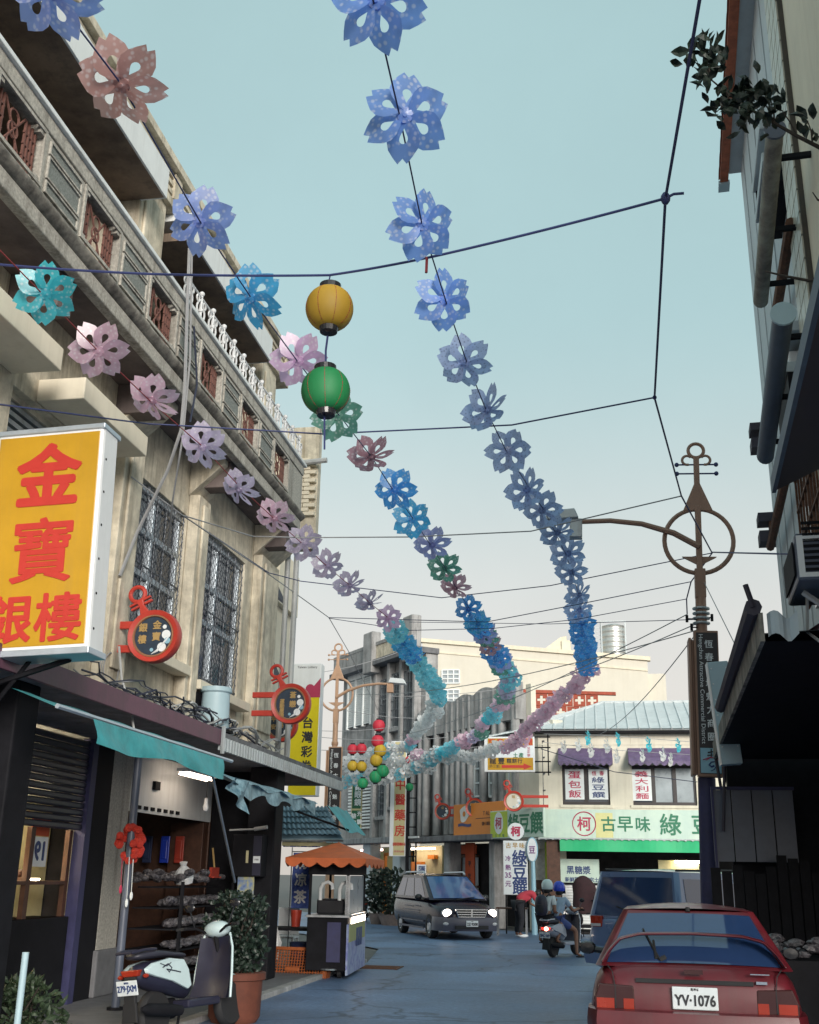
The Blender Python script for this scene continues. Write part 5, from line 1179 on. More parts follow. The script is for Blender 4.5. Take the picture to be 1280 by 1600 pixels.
for p in (585, 606, 625.5, 647):
    a = bx(p - 2, 1150)[0]; b = bx(p + 2, 1150)[0]; mb = MB(); mb.bb(a, b, -0.06, 0.248, 3.0, ztop - 0.01); bpart(mb, 'rib', M_['concrete'], gt, bevel=0.03)
a, b = bx(541, 1100)[0], bx(577, 1100)[0]; z1, z0 = bx(560, 1060)[1], bx(560, 1132)[1]
for k in range(22):
    z = z0 + (z1 - z0) * k / 22; mb = MB(); mb.add([(a, 0.1, z), (b, 0.1, z), (b, 0.2, z + 0.13), (a, 0.2, z + 0.13)], [(0, 1, 2, 3)]); mb.bb(a, b, 0.09, 0.11, z - 0.015, z + 0.05); bpart(mb, 'louvre_slat', M_['white_paint'], gt)
mb = MB()
for q in (0, 1 / 3, 2 / 3, 1): mb.bb(a + (b - a) * q - 0.05, a + (b - a) * q + 0.05, 0.04, 0.24, z0 - 0.1, z1 + 0.05)
mb.bb(a, b, 0.03, 0.2, z1, z1 + 0.5); bpart(mb, 'louvre_frame', M_['white_paint'], gt)
for k in range(14):
    z = bx(560, 1295)[1] + k * 0.13; mb = MB(); mb.bb(bx(543, 1200)[0], bx(580, 1200)[0], 0.08, 0.2, z, z + 0.07); bpart(mb, 'louvre_slat', M_['white_paint'], gt)
mb = MB(); mb.bb(x_l, x_m, -0.9, 0.25, 2.75, 2.95); bpart(mb, 'canopy', M_['concrete'], gt, bevel=0.02)
for p in (592, 640):
    a = bx(p - 6, 1380)[0]; b = bx(p + 6, 1380)[0]; mb = MB(); mb.bb(a, b, -0.6, -0.1, 0, 2.748); bpart(mb, 'pillar', M_['siding'], gt, bevel=0.05)
mb = MB(); mb.bb(x_l, x_m, 2.4, 2.5, 0, 2.75); bpart(mb, 'shop_back', M_['interior'], gt)
a, b = bx(599, 1360)[0], bx(641, 1360)[0]; z1, z0 = 2.5, 1.2
mb = MB(); mb.bb(a, b, 1.4, 1.5, 1.0, 2.7); bpart(mb, 'shop_wall', M_['lit_wall'], gt)
mb = MB(); mb.bb(a + 0.1, a + 0.9, 1.2, 1.38, 1.7, 2.1); mb.bb(b - 0.8, b - 0.3, 1.2, 1.38, 2.2, 2.35); bpart(mb, 'shelf_goods', M_['orange_sign'], gt)
mb = MB(); mb.bb(a, b, 0.9, 1.1, 2.55, 2.62); bpart(mb, 'tube_lamp', M_['tube'], gt)
mb = MB(); mb.bb(a, b, 0.0, 0.1, 2.3, 2.42); mb.bb(b - 0.2, b - 0.1, 0, 0.1, 0, 2.4); mb.bb(a, a + 0.12, 0, 0.1, 0, 2.4); bpart(mb, 'shopfront_frame', M_['orange_sign'], gt)
a, b = bx(535, 1330)[0], bx(580, 1330)[0]
mb = MB(); mb.bb(a, b, 1.8, 1.9, 0.2, 2.7); bpart(mb, 'shop_wall', M_['olive'], gt)
for q in (0.3, 0.55, 0.8):
    mb = MB(); mb.bb(a + (b - a) * q - 0.28, a + (b - a) * q + 0.28, 0.6, 0.68, 2.52, 2.6); bpart(mb, 'tube_lamp', M_['tube_pink'], gt)

wv = thing('concrete_building', 'lower grey concrete building with ribbed front and wavy parapet next to the corner shop', 'building', FB @ Vector(((x_r + x_m) / 2, 3, 0)))
zw = bx(800, 1072)[1] - 0.25
mb = MB(); mb.bb(x_m + 0.01, x_r, 0.2, 0.5, 2.9, zw); bpart(mb, 'wall', M_['concrete'], wv)
mb = MB(); poly = [(x_m + 0.01, zw - 0.9)]; nx = 60; L_ = x_r - x_m - 0.01
for k in range(nx + 1): u = k / nx; poly.append((x_m + 0.01 + L_ * u, zw + 0.16 * abs(math.sin(u * PI * 5.0)) + 0.35 * u))
poly.append((x_r, zw - 0.9)); mb.prism(poly, -0.12, 0.198, XZ); bpart(mb, 'parapet', M_['concrete'], wv)
nr_ = 17
for k in range(nr_):
    u = (k + 0.5) / nr_; x = x_m + L_ * u
    if k in (2, 4, 10, 12, 15): continue
    mb = MB(); mb.lathe([(0.17, 3.0), (0.17, zw + 0.05 + 0.3 * u), (0.0, zw + 0.12 + 0.3 * u)], 10, T(x, 0.0, 0) @ S3(1.0, 0.9, 1)); bpart(mb, 'rib', M_['concrete'], wv, smooth=True)
for (p0, p1, pt_, pb2, kind) in ((659, 668, 1195, 1272, 0), (677, 686, 1195, 1262, 0), (693, 703, 1195, 1262, 0), (741, 751, 1178, 1246, 1), (764, 776, 1178, 1246, 1), (780, 797, 1190, 1246, 1)):
    a, b = bx(p0, 1220)[0], bx(p1, 1220)[0]; z1, z0 = bx((p0 + p1) / 2, pt_)[1], bx((p0 + p1) / 2, pb2)[1]
    w = MB(); fm = 'white_paint' if kind else 'concrete'
    w.bb(a, a + 0.06, -0.02, 0.2, z0, z1); w.bb(b - 0.06, b, -0.02, 0.2, z0, z1); w.bb(a, b, -0.02, 0.2, z1 - 0.07, z1); w.bb(a, b, -0.02, 0.2, z0, z0 + 0.07)
    fr = bpart(w, 'window', M_[fm], wv); g = MB(); g.bb(a + 0.05, b - 0.05, 0.14, 0.16, z0 + 0.06, z1 - 0.06); bpart(g, 'pane', M_['glass'], fr)
    g = MB()
    if kind:
        for q in (0.33, 0.66): g.bb(a, b, 0.02, 0.05, z0 + (z1 - z0) * q - 0.03, z0 + (z1 - z0) * q + 0.03)
        bpart(g, 'glazing_bar', M_['white_paint'], fr)
    else:
        n = int((z1 - z0) / 0.11)
        for k in range(n):
            for c in range(2):
                g.ring(0.045, 0.014, 8, 4, T(a + (b - a) * (0.3 + 0.4 * c), 0.07, z0 + 0.1 + k * 0.11))
        bpart(g, 'tracery', M_['bluetint_box'], fr)
mb = MB(); mb.bb(x_m, x_r - 0.2, -1.0, 0.2, 2.72, 2.9); bpart(mb, 'canopy', M_['concrete_dark'], wv, bevel=0.02)
mb = MB(); mb.bb(x_m + 0.1, x_m + 1.9, -1.05, -1.0, 2.86, 2.93); bpart(mb, 'canopy_edge', M_['white_paint'], wv)
mb = MB(); mb.bb(x_m, x_r, 1.2, 1.3, 0, 2.72); bpart(mb, 'shop_wall', M_['interior'], wv)
a, b = bx(668, 1380)[0], bx(706, 1380)[0]
for q in range(3):
    xx = a + (b - a) * q / 3; w = MB(); w.bb(xx, xx + 0.08, 1.05, 1.18, 0, 2.3); w.bb(xx, xx + (b - a) / 3, 1.05, 1.18, 2.24, 2.32); w.bb(xx, xx + (b - a) / 3, 1.05, 1.18, 1.2, 1.28); fr = bpart(w, 'door', M_['wood'], wv)
    g = MB(); g.bb(xx + 0.08, xx + (b - a) / 3, 1.1, 1.12, 0.1, 2.24); bpart(g, 'pane', M_['glass_frost'], fr)
mb = MB(); mb.bb(a, b, 1.0, 1.05, 2.36, 2.66); bpart(mb, 'door_board', M_['poster_red'], wv)
for p in (716, 788):
    a = bx(p - 4, 1380)[0]; b = bx(p + 5, 1380)[0]; mb = MB(); mb.bb(a, b, -0.5, 0.0, 0, 2.718); bpart(mb, 'pillar', M_['concrete'], wv, bevel=0.04)
a, b = bx(727, 1380)[0], bx(741, 1380)[0]
mb = MB(); mb.bb(a, b, 0.0, 0.05, 0.9, 2.7); bpart(mb, 'red_panel', M_['poster_red'], wv)
mb = MB()
for k, ch in enumerate('平安福'): put_glyph(mb, ch, (a + b) / 2, 2.0 - 0.4 * k, 0.2, I4, bold=0.02, y=-0.004)
bpart(mb, 'lettering', M_['ink'], wv)

# cream sliver and red lattice parapet between the grey building and the corner shop
bl_ = thing('lattice_house', 'narrow cream house with a red clay lattice parapet behind the corner shop', 'house', FB @ Vector(((x_r + x_e) / 2, 3, 0)))
zt_ = bx(815, 1128)[1]
mb = MB(); mb.bb(x_r + 0.01, x_e - 0.01, 0.5, 0.9, 0, zt_); mb.bb(x_r + 0.01, x_r + 0.3, 0.3, 0.5, 0, bx(812, 1068)[1]); bpart(mb, 'wall', M_['shop_wall'], bl_)
a, b = bx(818, 1220)[0], bx(844, 1220)[0]
w = MB(); w.bb(a, b, 0.3, 0.46, bx(830, 1262)[1], bx(830, 1172)[1]); fr = bpart(w, 'window', M_['glass'], bl_)
g = MB()
for q in range(4): xx = a + (b - a) * q / 3; g.bb(xx - 0.02, xx + 0.02, 0.1, 0.14, bx(830, 1262)[1], bx(830, 1160)[1])
for q in range(5): zz = bx(830, 1262)[1] + (bx(830, 1160)[1] - bx(830, 1262)[1]) * q / 4; g.bb(a, b + 0.1, 0.1, 0.14, zz - 0.02, zz + 0.02)
bpart(g, 'window_cage', M_['iron'], fr)
LY = 40.5
lx0, lx1 = on_y(817, 1100, LY).x, on_y(950, 1100, LY).x; lzt = on_y(830, 1079, LY).z
bs = 0.46; ncol = int((lx1 - lx0) / bs); first = None
def lattice_block(o0):
    mb = MB(); h = bs / 2 - 0.012; a = bs * 0.11; e = bs * 0.33
    out = [(-h, -h), (-a, -h), (a, -h), (h, -h), (h, -a), (h, a), (h, h), (a, h), (-a, h), (-h, h), (-h, a), (-h, -a)]
    inn = [(-a, -a), (-a, -e), (a, -e), (a, -a), (e, -a), (e, a), (a, a), (a, e), (-a, e), (-a, a), (-e, a), (-e, -a)]
    V = [(x, y_, z) for y_ in (-0.06, 0.06) for x, z in out + inn]; Fc = []
    for k in range(12):
        k2 = (k + 1) % 12
        Fc += [(k, k2, 12 + k2, 12 + k), (24 + k2, 24 + k, 36 + k, 36 + k2), (12 + k, 12 + k2, 36 + k2, 36 + k), (k2, k, 24 + k, 24 + k2)]
    mb.add(V, Fc); return mb
for r_ in range(3):
    for c_ in range(ncol):
        loc = Vector((lx0 + (c_ + 0.5 + (0.5 if r_ % 2 else 0)) * bs, LY, lzt - 0.1 - (r_ + 0.5) * bs - c_ * 0.012))
        if first is None: first = lattice_block(0).build('lattice_block', M_['brick_red'], bl_); o = first
        else: o = first.copy(); COL.objects.link(o)
        o.matrix_local = WM[bl_.name].inverted() @ Matrix.Translation(loc)
mb = MB(); mb.add([(lx0, LY - 0.1, lzt - 0.09), (lx1 + 0.3, LY - 0.1, lzt - 0.21), (lx1 + 0.3, LY + 0.1, lzt - 0.21), (lx0, LY + 0.1, lzt - 0.09), (lx0, LY - 0.1, lzt + 0.03), (lx1 + 0.3, LY - 0.1, lzt - 0.1), (lx1 + 0.3, LY + 0.1, lzt - 0.1), (lx0, LY + 0.1, lzt + 0.03)], [(0, 1, 2, 3), (4, 5, 6, 7), (0, 1, 5, 4), (2, 3, 7, 6), (1, 2, 6, 5), (0, 3, 7, 4)]); part(mb, 'coping', M_['brick_red'], bl_)
mb = MB(); mb.bb(lx0, lx1 + 0.6, LY + 0.3, LY + 4, 0, lzt - 1.5); part(mb, 'rear_wall', M_['shop_wall'], bl_)

# tall sunlit cream building with a water tank, far behind
FY = 54.0
fc = thing('apartment_building', 'tall sunlit plain cream building rising behind the corner shop', 'building', (0, FY, 0))
fx0, fx1, fx2 = on_y(660, 1030, FY).x, on_y(1012, 1040, FY).x, on_y(1041, 1060, FY).x
fz0 = on_y(690, 1003, FY).z; fz1 = on_y(1012, 1033, FY).z; fz2 = on_y(1030, 1051, FY).z
mb = MB(); mb.prism([(fx0, 0), (fx1, 0), (fx1, fz1), (fx0, fz0)], FY, FY + 9, XZ); part(mb, 'wall', M_['far_cream'], fc)
mb = MB(); mb.bb(fx1 + 0.01, fx2, FY + 0.3, FY + 8, 0, fz2); part(mb, 'side_wing', M_['far_cream'], fc)
mb = MB(); dz = (fz1 - fz0)
mb.prism([(fx0 - 0.1, fz0 + 0.005), (fx1 + 0.15, fz1 + 0.005), (fx1 + 0.15, fz1 + 0.2), (fx0 - 0.1, fz0 + 0.2)], FY - 0.12, FY + 0.3, XZ); mb.prism([(fx0, fz0 - 0.5), (fx1, fz1 - 0.5), (fx1, fz1 - 0.42), (fx0, fz0 - 0.42)], FY - 0.05, FY - 0.002, XZ); part(mb, 'coping', M_['cream_clean'], fc)
for (p0, p1, pt_, pb2) in ((691, 718, 1047, 1068), (691, 718, 1078, 1098), (650, 672, 1070, 1098)):
    q0_, q1_ = on_y(p0, pb2, FY), on_y(p1, pt_, FY); w = MB(); frame = 0.06
    for q in range(4): xx = q0_.x + (q1_.x - q0_.x) * q / 3; w.bb(xx - 0.03, xx + 0.03, FY - 0.09, FY - 0.001, q0_.z, q1_.z)
    for q in range(4): zz = q0_.z + (q1_.z - q0_.z) * q / 3; w.bb(q0_.x, q1_.x, FY - 0.085, FY - 0.002, zz - 0.03, zz + 0.03)
    fr = part(w, 'window', M_['white_paint'], fc); g = MB(); g.bb(q0_.x, q1_.x, FY - 0.03, FY - 0.02, q0_.z, q1_.z); part(g, 'pane', M_['glass_frost'], fr)
tk = on_y(960, 1028, FY + 2)
tank = thing('water_tank', 'ribbed stainless water tank in a frame on the cream roof', 'water tank', (tk.x, FY + 2, tk.z - 0.3))
th = on_y(960, 983, FY + 2).z - tk.z + 0.1; rT = 0.62
mb = MB(); prof = [(0, 0.3)]
for k in range(25): prof.append((rT + 0.02 * math.cos(k * PI / 2), 0.3 + th * k / 24))
prof += [(0.3, 0.3 + th + 0.12), (0, 0.3 + th + 0.14)]; mb.lathe(prof, 24); mb.build('drum', M_['tank'], tank, smooth=True)
mb = MB()
for (x, y) in ((-.6, -.6), (.6, -.6), (.6, .6), (-.6, .6)): mb.bb(x - 0.03, x + 0.03, y - 0.03, y + 0.03, 0, th + 0.5)
for zz in (0.2, th + 0.45): mb.bb(-.6, .6, -.62, -.58, zz, zz + 0.05); mb.bb(-.6, .6, .58, .62, zz, zz + 0.05)
mb.build('frame', M_['tin'], tank)
mb = MB(); mb.bb(-.66, -.62, -.5, -.46, 0.2, th + 0.6); mb.bb(-.98, -.94, -.5, -.46, 0.2, th + 0.6)
for k in range(8): mb.bb(-.98, -.62, -.49, -.47, 0.35 + k * th / 8, 0.38 + k * th / 8)
mb.build('ladder', M_['tin'], tank)
so = on_y(877, 1018, FY + 2)
sh = thing('roof_hatch', 'small lean-to hatch on the cream roof left of the water tank', 'roof hatch', (so.x, FY + 2, so.z - 0.3))
mb = MB(); mb.prism([(-0.9, 0.3), (0.3, 0.3), (0.3, 1.0), (0.0, 0.95)], -0.5, 0.5, XZ); mb.bb(0.05, 0.5, -0.6, 0.6, 0.0, 0.75); mb.build('hood', M_['cream_clean'], sh)

# ------------------------------------------------------------------ the corner shop
GY = 36.0
cs = thing('corner_shop', 'two storey ivory corner shop with pale metal roof and mint sign band', 'shop', (1, GY, 0))
rx1 = 6.5
wz = [on_y(878, 1195, GY), on_y(954, 1258, GY), on_y(987, 1195, GY), on_y(1090, 1260, GY)]
ez = on_y(960, 1141, GY).z; sT = on_y(960, 1268, GY).z; sB = on_y(960, 1312, GY).z; gB = on_y(960, 1331, GY).z
mb = MB(); y0_, y1_ = GY, GY + 0.3
xs = [CORNER.x, wz[0].x, wz[1].x, wz[2].x, wz[3].x, rx1]; zb_, zt2 = wz[1].z, wz[0].z
for a, b, hole in ((xs[0], xs[1], 0), (xs[1], xs[2], 1), (xs[2], xs[3], 0), (xs[3], xs[4], 1), (xs[4], xs[5], 0)):
    if hole: mb.bb(a, b, y0_, y1_, sB - 0.3, zb_); mb.bb(a, b, y0_, y1_, zt2, ez)
    else: mb.bb(a, b, y0_, y1_, sB - 0.3, ez)
part(mb, 'wall', M_['shop_wall'], cs, bevel=0.01)
mb = MB(); mb.bb(0.0, 2.2, 0.005, 0.3, sB - 0.3, ez, FB @ T(-2.2, 0, 0)); part(mb, 'side_wall', M_['shop_wall'], cs)
mb = MB(); mb.bb(CORNER.x, rx1, GY - 0.02, GY - 0.001, wz[0].z + 0.62, wz[0].z + 0.66); mb.bb(CORNER.x, rx1, GY - 0.03, GY - 0.001, sT + 0.02, sT + 0.14); part(mb, 'string_course', M_['shop_wall'], cs)
for (a, b, seg) in ((xs[1], xs[2], 2), (xs[3], xs[4], 3)):
    w = MB(); w.bb(a, b, GY + 0.08, GY + 0.16, zt2 - 0.1, zt2 - 0.001); w.bb(a, b, GY + 0.08, GY + 0.16, zb_ + 0.001, zb_ + 0.1)
    for q in range(seg + 1): xx = a + (b - a) * q / seg; w.bb(max(a, xx - 0.06), min(b, xx + 0.06), GY + 0.075, GY + 0.165, zb_ + 0.002, zt2 - 0.002)
    fr = part(w, 'window', M_['sign_brown'], cs)
    for q in range(seg):
        g = MB(); g.bb(a + (b - a) * q / seg + 0.06, a + (b - a) * (q + 1) / seg - 0.06, GY + 0.12, GY + 0.13, zb_ + 0.1, zt2 - 0.1); part(g, 'pane', M_['glass' if seg == 2 or q == 0 else 'glass_frost'], fr)
    s_ = MB(); s_.bb(a - 0.08, b + 0.08, GY - 0.06, GY + 0.1, zb_ - 0.09, zb_ - 0.002); part(s_, 'sill', M_['shop_wall'], cs)
    aw_ = MB(); n = 60; A0, B0 = a - 0.1, b + 0.12
    aw_.grid(lambda u, v: (A0 + (B0 - A0) * u, GY - 0.55 + 0.54 * v, zt2 + 0.06 + 0.46 * v), 20, 2)
    aw_.grid(lambda u, v: (A0 + (B0 - A0) * u, GY - 0.55, zt2 + 0.06 - (1 - v) * (0.05 + 0.09 * abs(math.sin(u * PI * 9)))), n, 1)
    for xx in (A0, B0): aw_.add([(xx, GY - 0.55, zt2 + 0.06), (xx, GY - 0.01, zt2 + 0.52), (xx, GY - 0.01, zt2 + 0.0), (xx, GY - 0.55, zt2 - 0.06)], [(0, 1, 2, 3)])
    part(aw_, 'window_awning', M_['violet_awn'], cs)
def win_sign(p0, p1, pt_, pb2, rows, label):
    a, b = on_y(p0, pb2, GY), on_y(p1, pt_, GY)
    t = thing('window_sign', label, 'sign', ((a.x + b.x) / 2, GY + 0.06, a.z), group='paper signs in the upper windows')
    w, h = b.x - a.x, b.z - a.z
    mb = MB(); mb.bb(-w / 2, w / 2, 0, 0.012, 0, h); mb.build('board', M_['plate'], t)
    n = sum(r_[2] for r_ in rows); z = h - 0.03; k = 0
    for (s, m_, hh_) in rows:
        mb = MB(); dz = (h - 0.06) * hh_ / n
        if len(s) == 1: put_glyph(mb, s, 0, z - dz / 2, dz * 0.85, I4, bold=0.018, w=w * 0.66)
        else: row(mb, s, -w * 0.4, w * 0.4, z - dz / 2, dz * 0.8, I4, bold=0.018)
        mb.build('lettering', M_[m_], t); z -= dz
win_sign(884, 912, 1202, 1249, [('蛋', 'ink_pink', 1), ('包', 'ink_pink', 1), ('飯', 'ink_pink', 1)], 'white window sign with three crimson characters, in the left upper window')
win_sign(921, 949, 1202, 1249, [('恆春', 'ink_pink', .8), ('綠', 'ink_blue', 1), ('豆', 'ink_blue', 1), ('饌', 'ink_blue', 1)], 'white window sign with small red and large navy characters, upper window')
win_sign(989, 1017, 1202, 1251, [('義', 'ink_pink', 1), ('大', 'ink_pink', 1), ('利', 'ink_pink', 1), ('麵', 'ink_pink', 1)], 'white window sign with four crimson characters, in the right upper window')
# ribbed metal hip roof
e0 = Vector((CORNER.x - 0.15, GY - 0.4, ez)); e1 = Vector((rx1 + 0.3, GY - 0.4, ez))
rg = on_y(940, 1098, GY + 3.0); r0_ = Vector((rg.x, GY + 3.0, rg.z)); r1_ = Vector((rx1 + 0.3, GY + 3.0, rg.z))
back = FB @ Vector((-4.5, -0.3, ez))
mb = MB(); mb.add([e0, e1, r1_, r0_, back], [(0, 1, 2, 3), (0, 3, 4)])
mb.add([(p.x, p.y, p.z - 0.05) for p in (e0, e1, r1_, r0_, back)], [(0, 3, 2, 1), (0, 4, 3)]); part(mb, 'roof', M_['roof_metal'], cs)
nr2 = 26
for k in range(nr2):
    u = k / nr2; a = e0.lerp(e1, u); b = Vector((a.x, r0_.y, r0_.z))
    if a.x < r0_.x: f = (a.x - e0.x) / (r0_.x - e0.x); b = e0.lerp(r0_, f)
    mb = MB(); mb.tube([a + Vector((0, -0.01, 0.012)), b + Vector((0, 0, 0.012))], 0.028, 5); part(mb, 'roof_rib', M_['roof_metal'], cs)
for k in range(1, 12):
    u = k / 12; a = e0.lerp(back, u); b = e0.lerp(r0_, min(1, u * 1.02)) if u < 0.98 else r0_
    mb = MB(); mb.tube([a + Vector((0, 0, 0.012)), b + Vector((0, 0, 0.012))], 0.026, 5); part(mb, 'roof_rib', M_['roof_metal'], cs)
mb = MB(); mb.tube([r0_, r1_], 0.06, 6); mb.tube([e0, r0_], 0.05, 6); part(mb, 'ridge_cap', M_['roof_metal'], cs)
mb = MB(); mb.bb(CORNER.x - 0.1, rx1, GY - 0.36, GY - 0.001, ez - 0.12, ez - 0.055); part(mb, 'eave_board', M_['dark'], cs)
# ground floor
mb = MB(); mb.bb(CORNER.x - 0.3, rx1, GY - 0.9, GY + 0.1, sB - 0.05, sB - 0.02); part(mb, 'canopy', M_['tin'], cs)
mb = MB()
mb.grid(lambda u, v: (on_y(875, 1320, GY - 0.95).x + u * (rx1 - on_y(875, 1320, GY - 0.95).x), GY - 0.95 + 0.02 * math.sin(u * 30), gB - 0.02 + v * (sB - gB - 0.02)), 40, 1); part(mb, 'green_valance', M_['green_fascia'], cs)
mb = MB(); mb.bb(CORNER.x, rx1, GY + 3.5, GY + 3.6, 0, sB); mb.bb(CORNER.x, rx1, GY, GY + 3.5, -0.02, 0.04); mb.bb(rx1 - 0.1, rx1, GY, GY + 3.5, 0, sB); part(mb, 'shop_interior', M_['interior'], cs)
mb = MB(); a, b = on_y(1030, 1372, GY + 0.5), on_y(1092, 1345, GY + 0.5); mb.bb(a.x, b.x, GY + 0.5, GY + 0.55, a.z, b.z); part(mb, 'lit_interior', M_['lit_wall'], cs)  # yellow panel standing in for the glow of the lit interior
mb = MB(); mb.bb(a.x + 0.5, b.x, GY + 0.3, GY + 0.36, a.z + 0.45, a.z + 0.52); part(mb, 'tube_lamp', M_['lit_lamp'], cs)
mb = MB(); a, b = on_y(858, 1381, GY), on_y(936, 1343, GY); mb.bb(a.x, b.x, GY - 0.06, GY - 0.01, a.z, b.z); mn = part(mb, 'menu_board', M_['mint_sign'], cs)
mb = MB(); row(mb, '黑糖漿', a.x + 0.55, a.x + 1.3, a.z + 0.42, 0.25, T(0, GY - 0.06, 0), bold=0.02); row(mb, '新鮮現煮正宗土', a.x + 0.5, b.x - 0.02, a.z + 0.14, 0.15, T(0, GY - 0.06, 0), bold=0.02); part(mb, 'lettering', M_['ink_blue'], cs)
mb = MB()
for k in range(2): column(mb, '古早味糖', a.x + 0.1 + 0.18 * k, b.z - 0.05, a.z + 0.08, 0.12, T(0, GY - 0.06, 0))
part(mb, 'lettering', M_['ink_green'], cs)
a, b = on_y(880, 1449, GY), on_y(934, 1383, GY); sh_z0 = 0.12
for k in range(16):
    z = sh_z0 + (b.z - sh_z0) * k / 16; mb = MB(); mb.bb(a.x, b.x, GY - 0.01 - 0.02 * (k % 2), GY + 0.04, z, z + (b.z - sh_z0) / 16 - 0.008); part(mb, 'shutter_slat', M_['white_paint'], cs)
mb = MB(); mb.bb(a.x, b.x, GY - 0.1, GY - 0.02, b.z + 0.0, b.z + 0.06); part(mb, 'counter_edge', M_['dark'], cs)
mb = MB(); mb.bb(on_y(853, 1400, GY).x, on_y(861, 1400, GY).x, GY - 0.04, GY, 0.1, sB - 0.1); part(mb, 'lime_post', M_['lime'], cs)
mb = MB(); a, b = on_y(838, 1375, GY), on_y(855, 1334, GY); mb.bb(a.x, b.x, GY - 0.02, GY + 0.05, a.z, b.z); part(mb, 'side_window', M_['curtain'], cs)
mb = MB(); mb.bb(on_y(838, 1400, GY).x, on_y(880, 1400, GY).x, GY, GY + 0.1, 0.0, a.z); part(mb, 'base_wall', M_['wood'], cs)
mb = MB(); q = on_y(866, 1366, GY - 0.5).x; mb.bb(q - 0.2, q + 0.2, GY - 0.8, GY - 0.5, 0, sB - 0.06); part(mb, 'pillar', M_['wood'], cs)
# mint sign band, front and side
sg1 = thing('shop_sign', 'long pale mint sign band with green characters over the corner shop', 'shop sign', (CORNER.x, GY - 0.98, sB))
h = sT - sB; w = rx1 - CORNER.x; SY = GY - 0.98
mb = MB(); mb.bb(0.0, w, 0, 0.1, 0, h); mb.build('board', M_['mint_sign'], sg1, bevel=0.01)
mb = MB(); mb.bb(0, w, -0.012, 0.02, -0.03, 0.0)
for k in range(40): mb.bb(k * w / 40, k * w / 40 + 0.06, -0.014, 0.02, -0.055, -0.03)
mb.build('edge_trim', M_['tin'], sg1)
def sx_(px): return on_y(px, 1290, SY).x - CORNER.x
mb = MB(); put_glyph(mb, '柯', sx_(913), h * 0.5, h * 0.52, I4, bold=0.018); mb.ring(h * 0.41, 0.018, 28, 5, T(sx_(913), 0.0, h * 0.5)); mb.build('lettering', M_['ink_pink'], sg1)
mb = MB()
for ch, p, s_ in (('古', 951, .55), ('早', 977, .58), ('味', 1005, .55), ('綠', 1048, .78), ('豆', 1096, .72), ('饌', 1140, .78)): put_glyph(mb, ch, sx_(p), h * 0.5, h * s_, I4, bold=0.018)
mb.build('lettering', M_['ink_green'], sg1)
mb = MB(); mb.bb(sx_(931), sx_(958), -0.003, 0.0, 0.02, h - 0.1); mb.build('yellow_print', flat('pale_yellow_print', (0.62, 0.60, 0.28), 0.5), sg1)
sxa, sza = bx(766, 1268, 0.95); sxb, szb = bx(849, 1266, 0.95)
sg2 = thing('shop_sign', 'lime and mint sign board with green characters on the side of the corner shop', 'shop sign', FB @ Vector((sxa, -0.95, sB)), math.atan2(-BDIR.y, -BDIR.x))
w2 = sxb - sxa
mb = MB(); mb.bb(0, w2, 0, 0.08, 0, h); mb.build('board', M_['mint_sign'], sg2, bevel=0.01)
mb = MB(); mb.bb(0.02, w2 * 0.34, -0.004, 0, 0.03, h - 0.03); mb.build('lime_panel', M_['lime'], sg2)
mb = MB(); mb.prism([(w2 * .17 + 0.42 * math.cos(a_) * 0.62, h * .55 + 0.34 * math.sin(a_)) for a_ in [2 * PI * k / 24 for k in range(24)]], -0.008, -0.005, XZ); mb.build('badge', M_['plate'], sg2)
mb = MB(); put_glyph(mb, '柯', w2 * .17, h * .55, h * .45, I4, bold=0.018, y=-0.009); mb.build('lettering', M_['ink_pink'], sg2)
mb = MB(); put_glyph(mb, '綠', w2 * .46, h * .5, h * .75, I4, bold=0.022, y=-0.006); put_glyph(mb, '豆', w2 * .66, h * .5, h * .72, I4, bold=0.022, y=-0.006); put_glyph(mb, '饌', w2 * .88, h * .5, h * .8, I4, bold=0.022, y=-0.006); row(mb, '古早味', w2 * .08, w2 * .3, h * .1, h * .13, I4, y=-0.006); mb.build('lettering', M_['ink_green'], sg2)

# free-standing and hanging signs round the corner
def board(name, label, px0, px1, pt_, pb_, Y, mface, thick=0.12, case='white_metal', cat='sign', rim=0.03, side=0.0):
    a, b = on_y(px0, pb_, Y), on_y(px1, pt_, Y)
    t = thing(name, label, cat, ((a.x + b.x) / 2, Y, a.z)); w, h = b.x - a.x, b.z - a.z
    mb = MB(); mb.bb(-w / 2 - side, w / 2, 0, thick, 0, h); mb.build('case', M_[case], t, bevel=0.01)
    mb = MB(); mb.bb(-w / 2 + rim, w / 2 - rim, -0.006, 0.02, rim, h - rim); mb.build('face', M_[mface], t)
    return t, w, h
def legs(t, w, z):
    for sx in (-1, 1):
        mb = MB(); mb.bb(sx * w * 0.4 - 0.02, sx * w * 0.4 + 0.02, 0.03, 0.08, -z, 0.0); mb.build('leg', M_['dark'], t)
ph, w, h = board('pharmacy_sign', 'tall straw coloured vertical sign with red characters on the grey building', 613, 636, 1158, 1338, 40.6, 'khaki_sign', 0.3, side=0.12)
mb = MB(); column(mb, '皇中醫藥房', 0.02, h - 0.75, 0.62, 0.42, I4, bold=0.0185, y=-0.009); row(mb, '調理專科', -0.22, 0.24, 0.42, 0.13, I4, bold=0.02, y=-0.009); mb.build('lettering', M_['red_print'], ph)
mb = MB(); put_glyph(mb, '08·8892689', 0.01, 0.17, 0.1, I4, w=w * 0.8, y=-0.009); mb.build('lettering', M_['ink_pink'], ph)
mb = MB(); mb.bb(w / 2, w / 2 + 0.12, 0.1, 0.16, -1.4, h + 0.2)
for k in range(9): mb.bb(w / 2 - 0.02, w / 2 + 0.4, 0.11, 0.15, h * k / 8 - 0.02, h * k / 8 + 0.02)
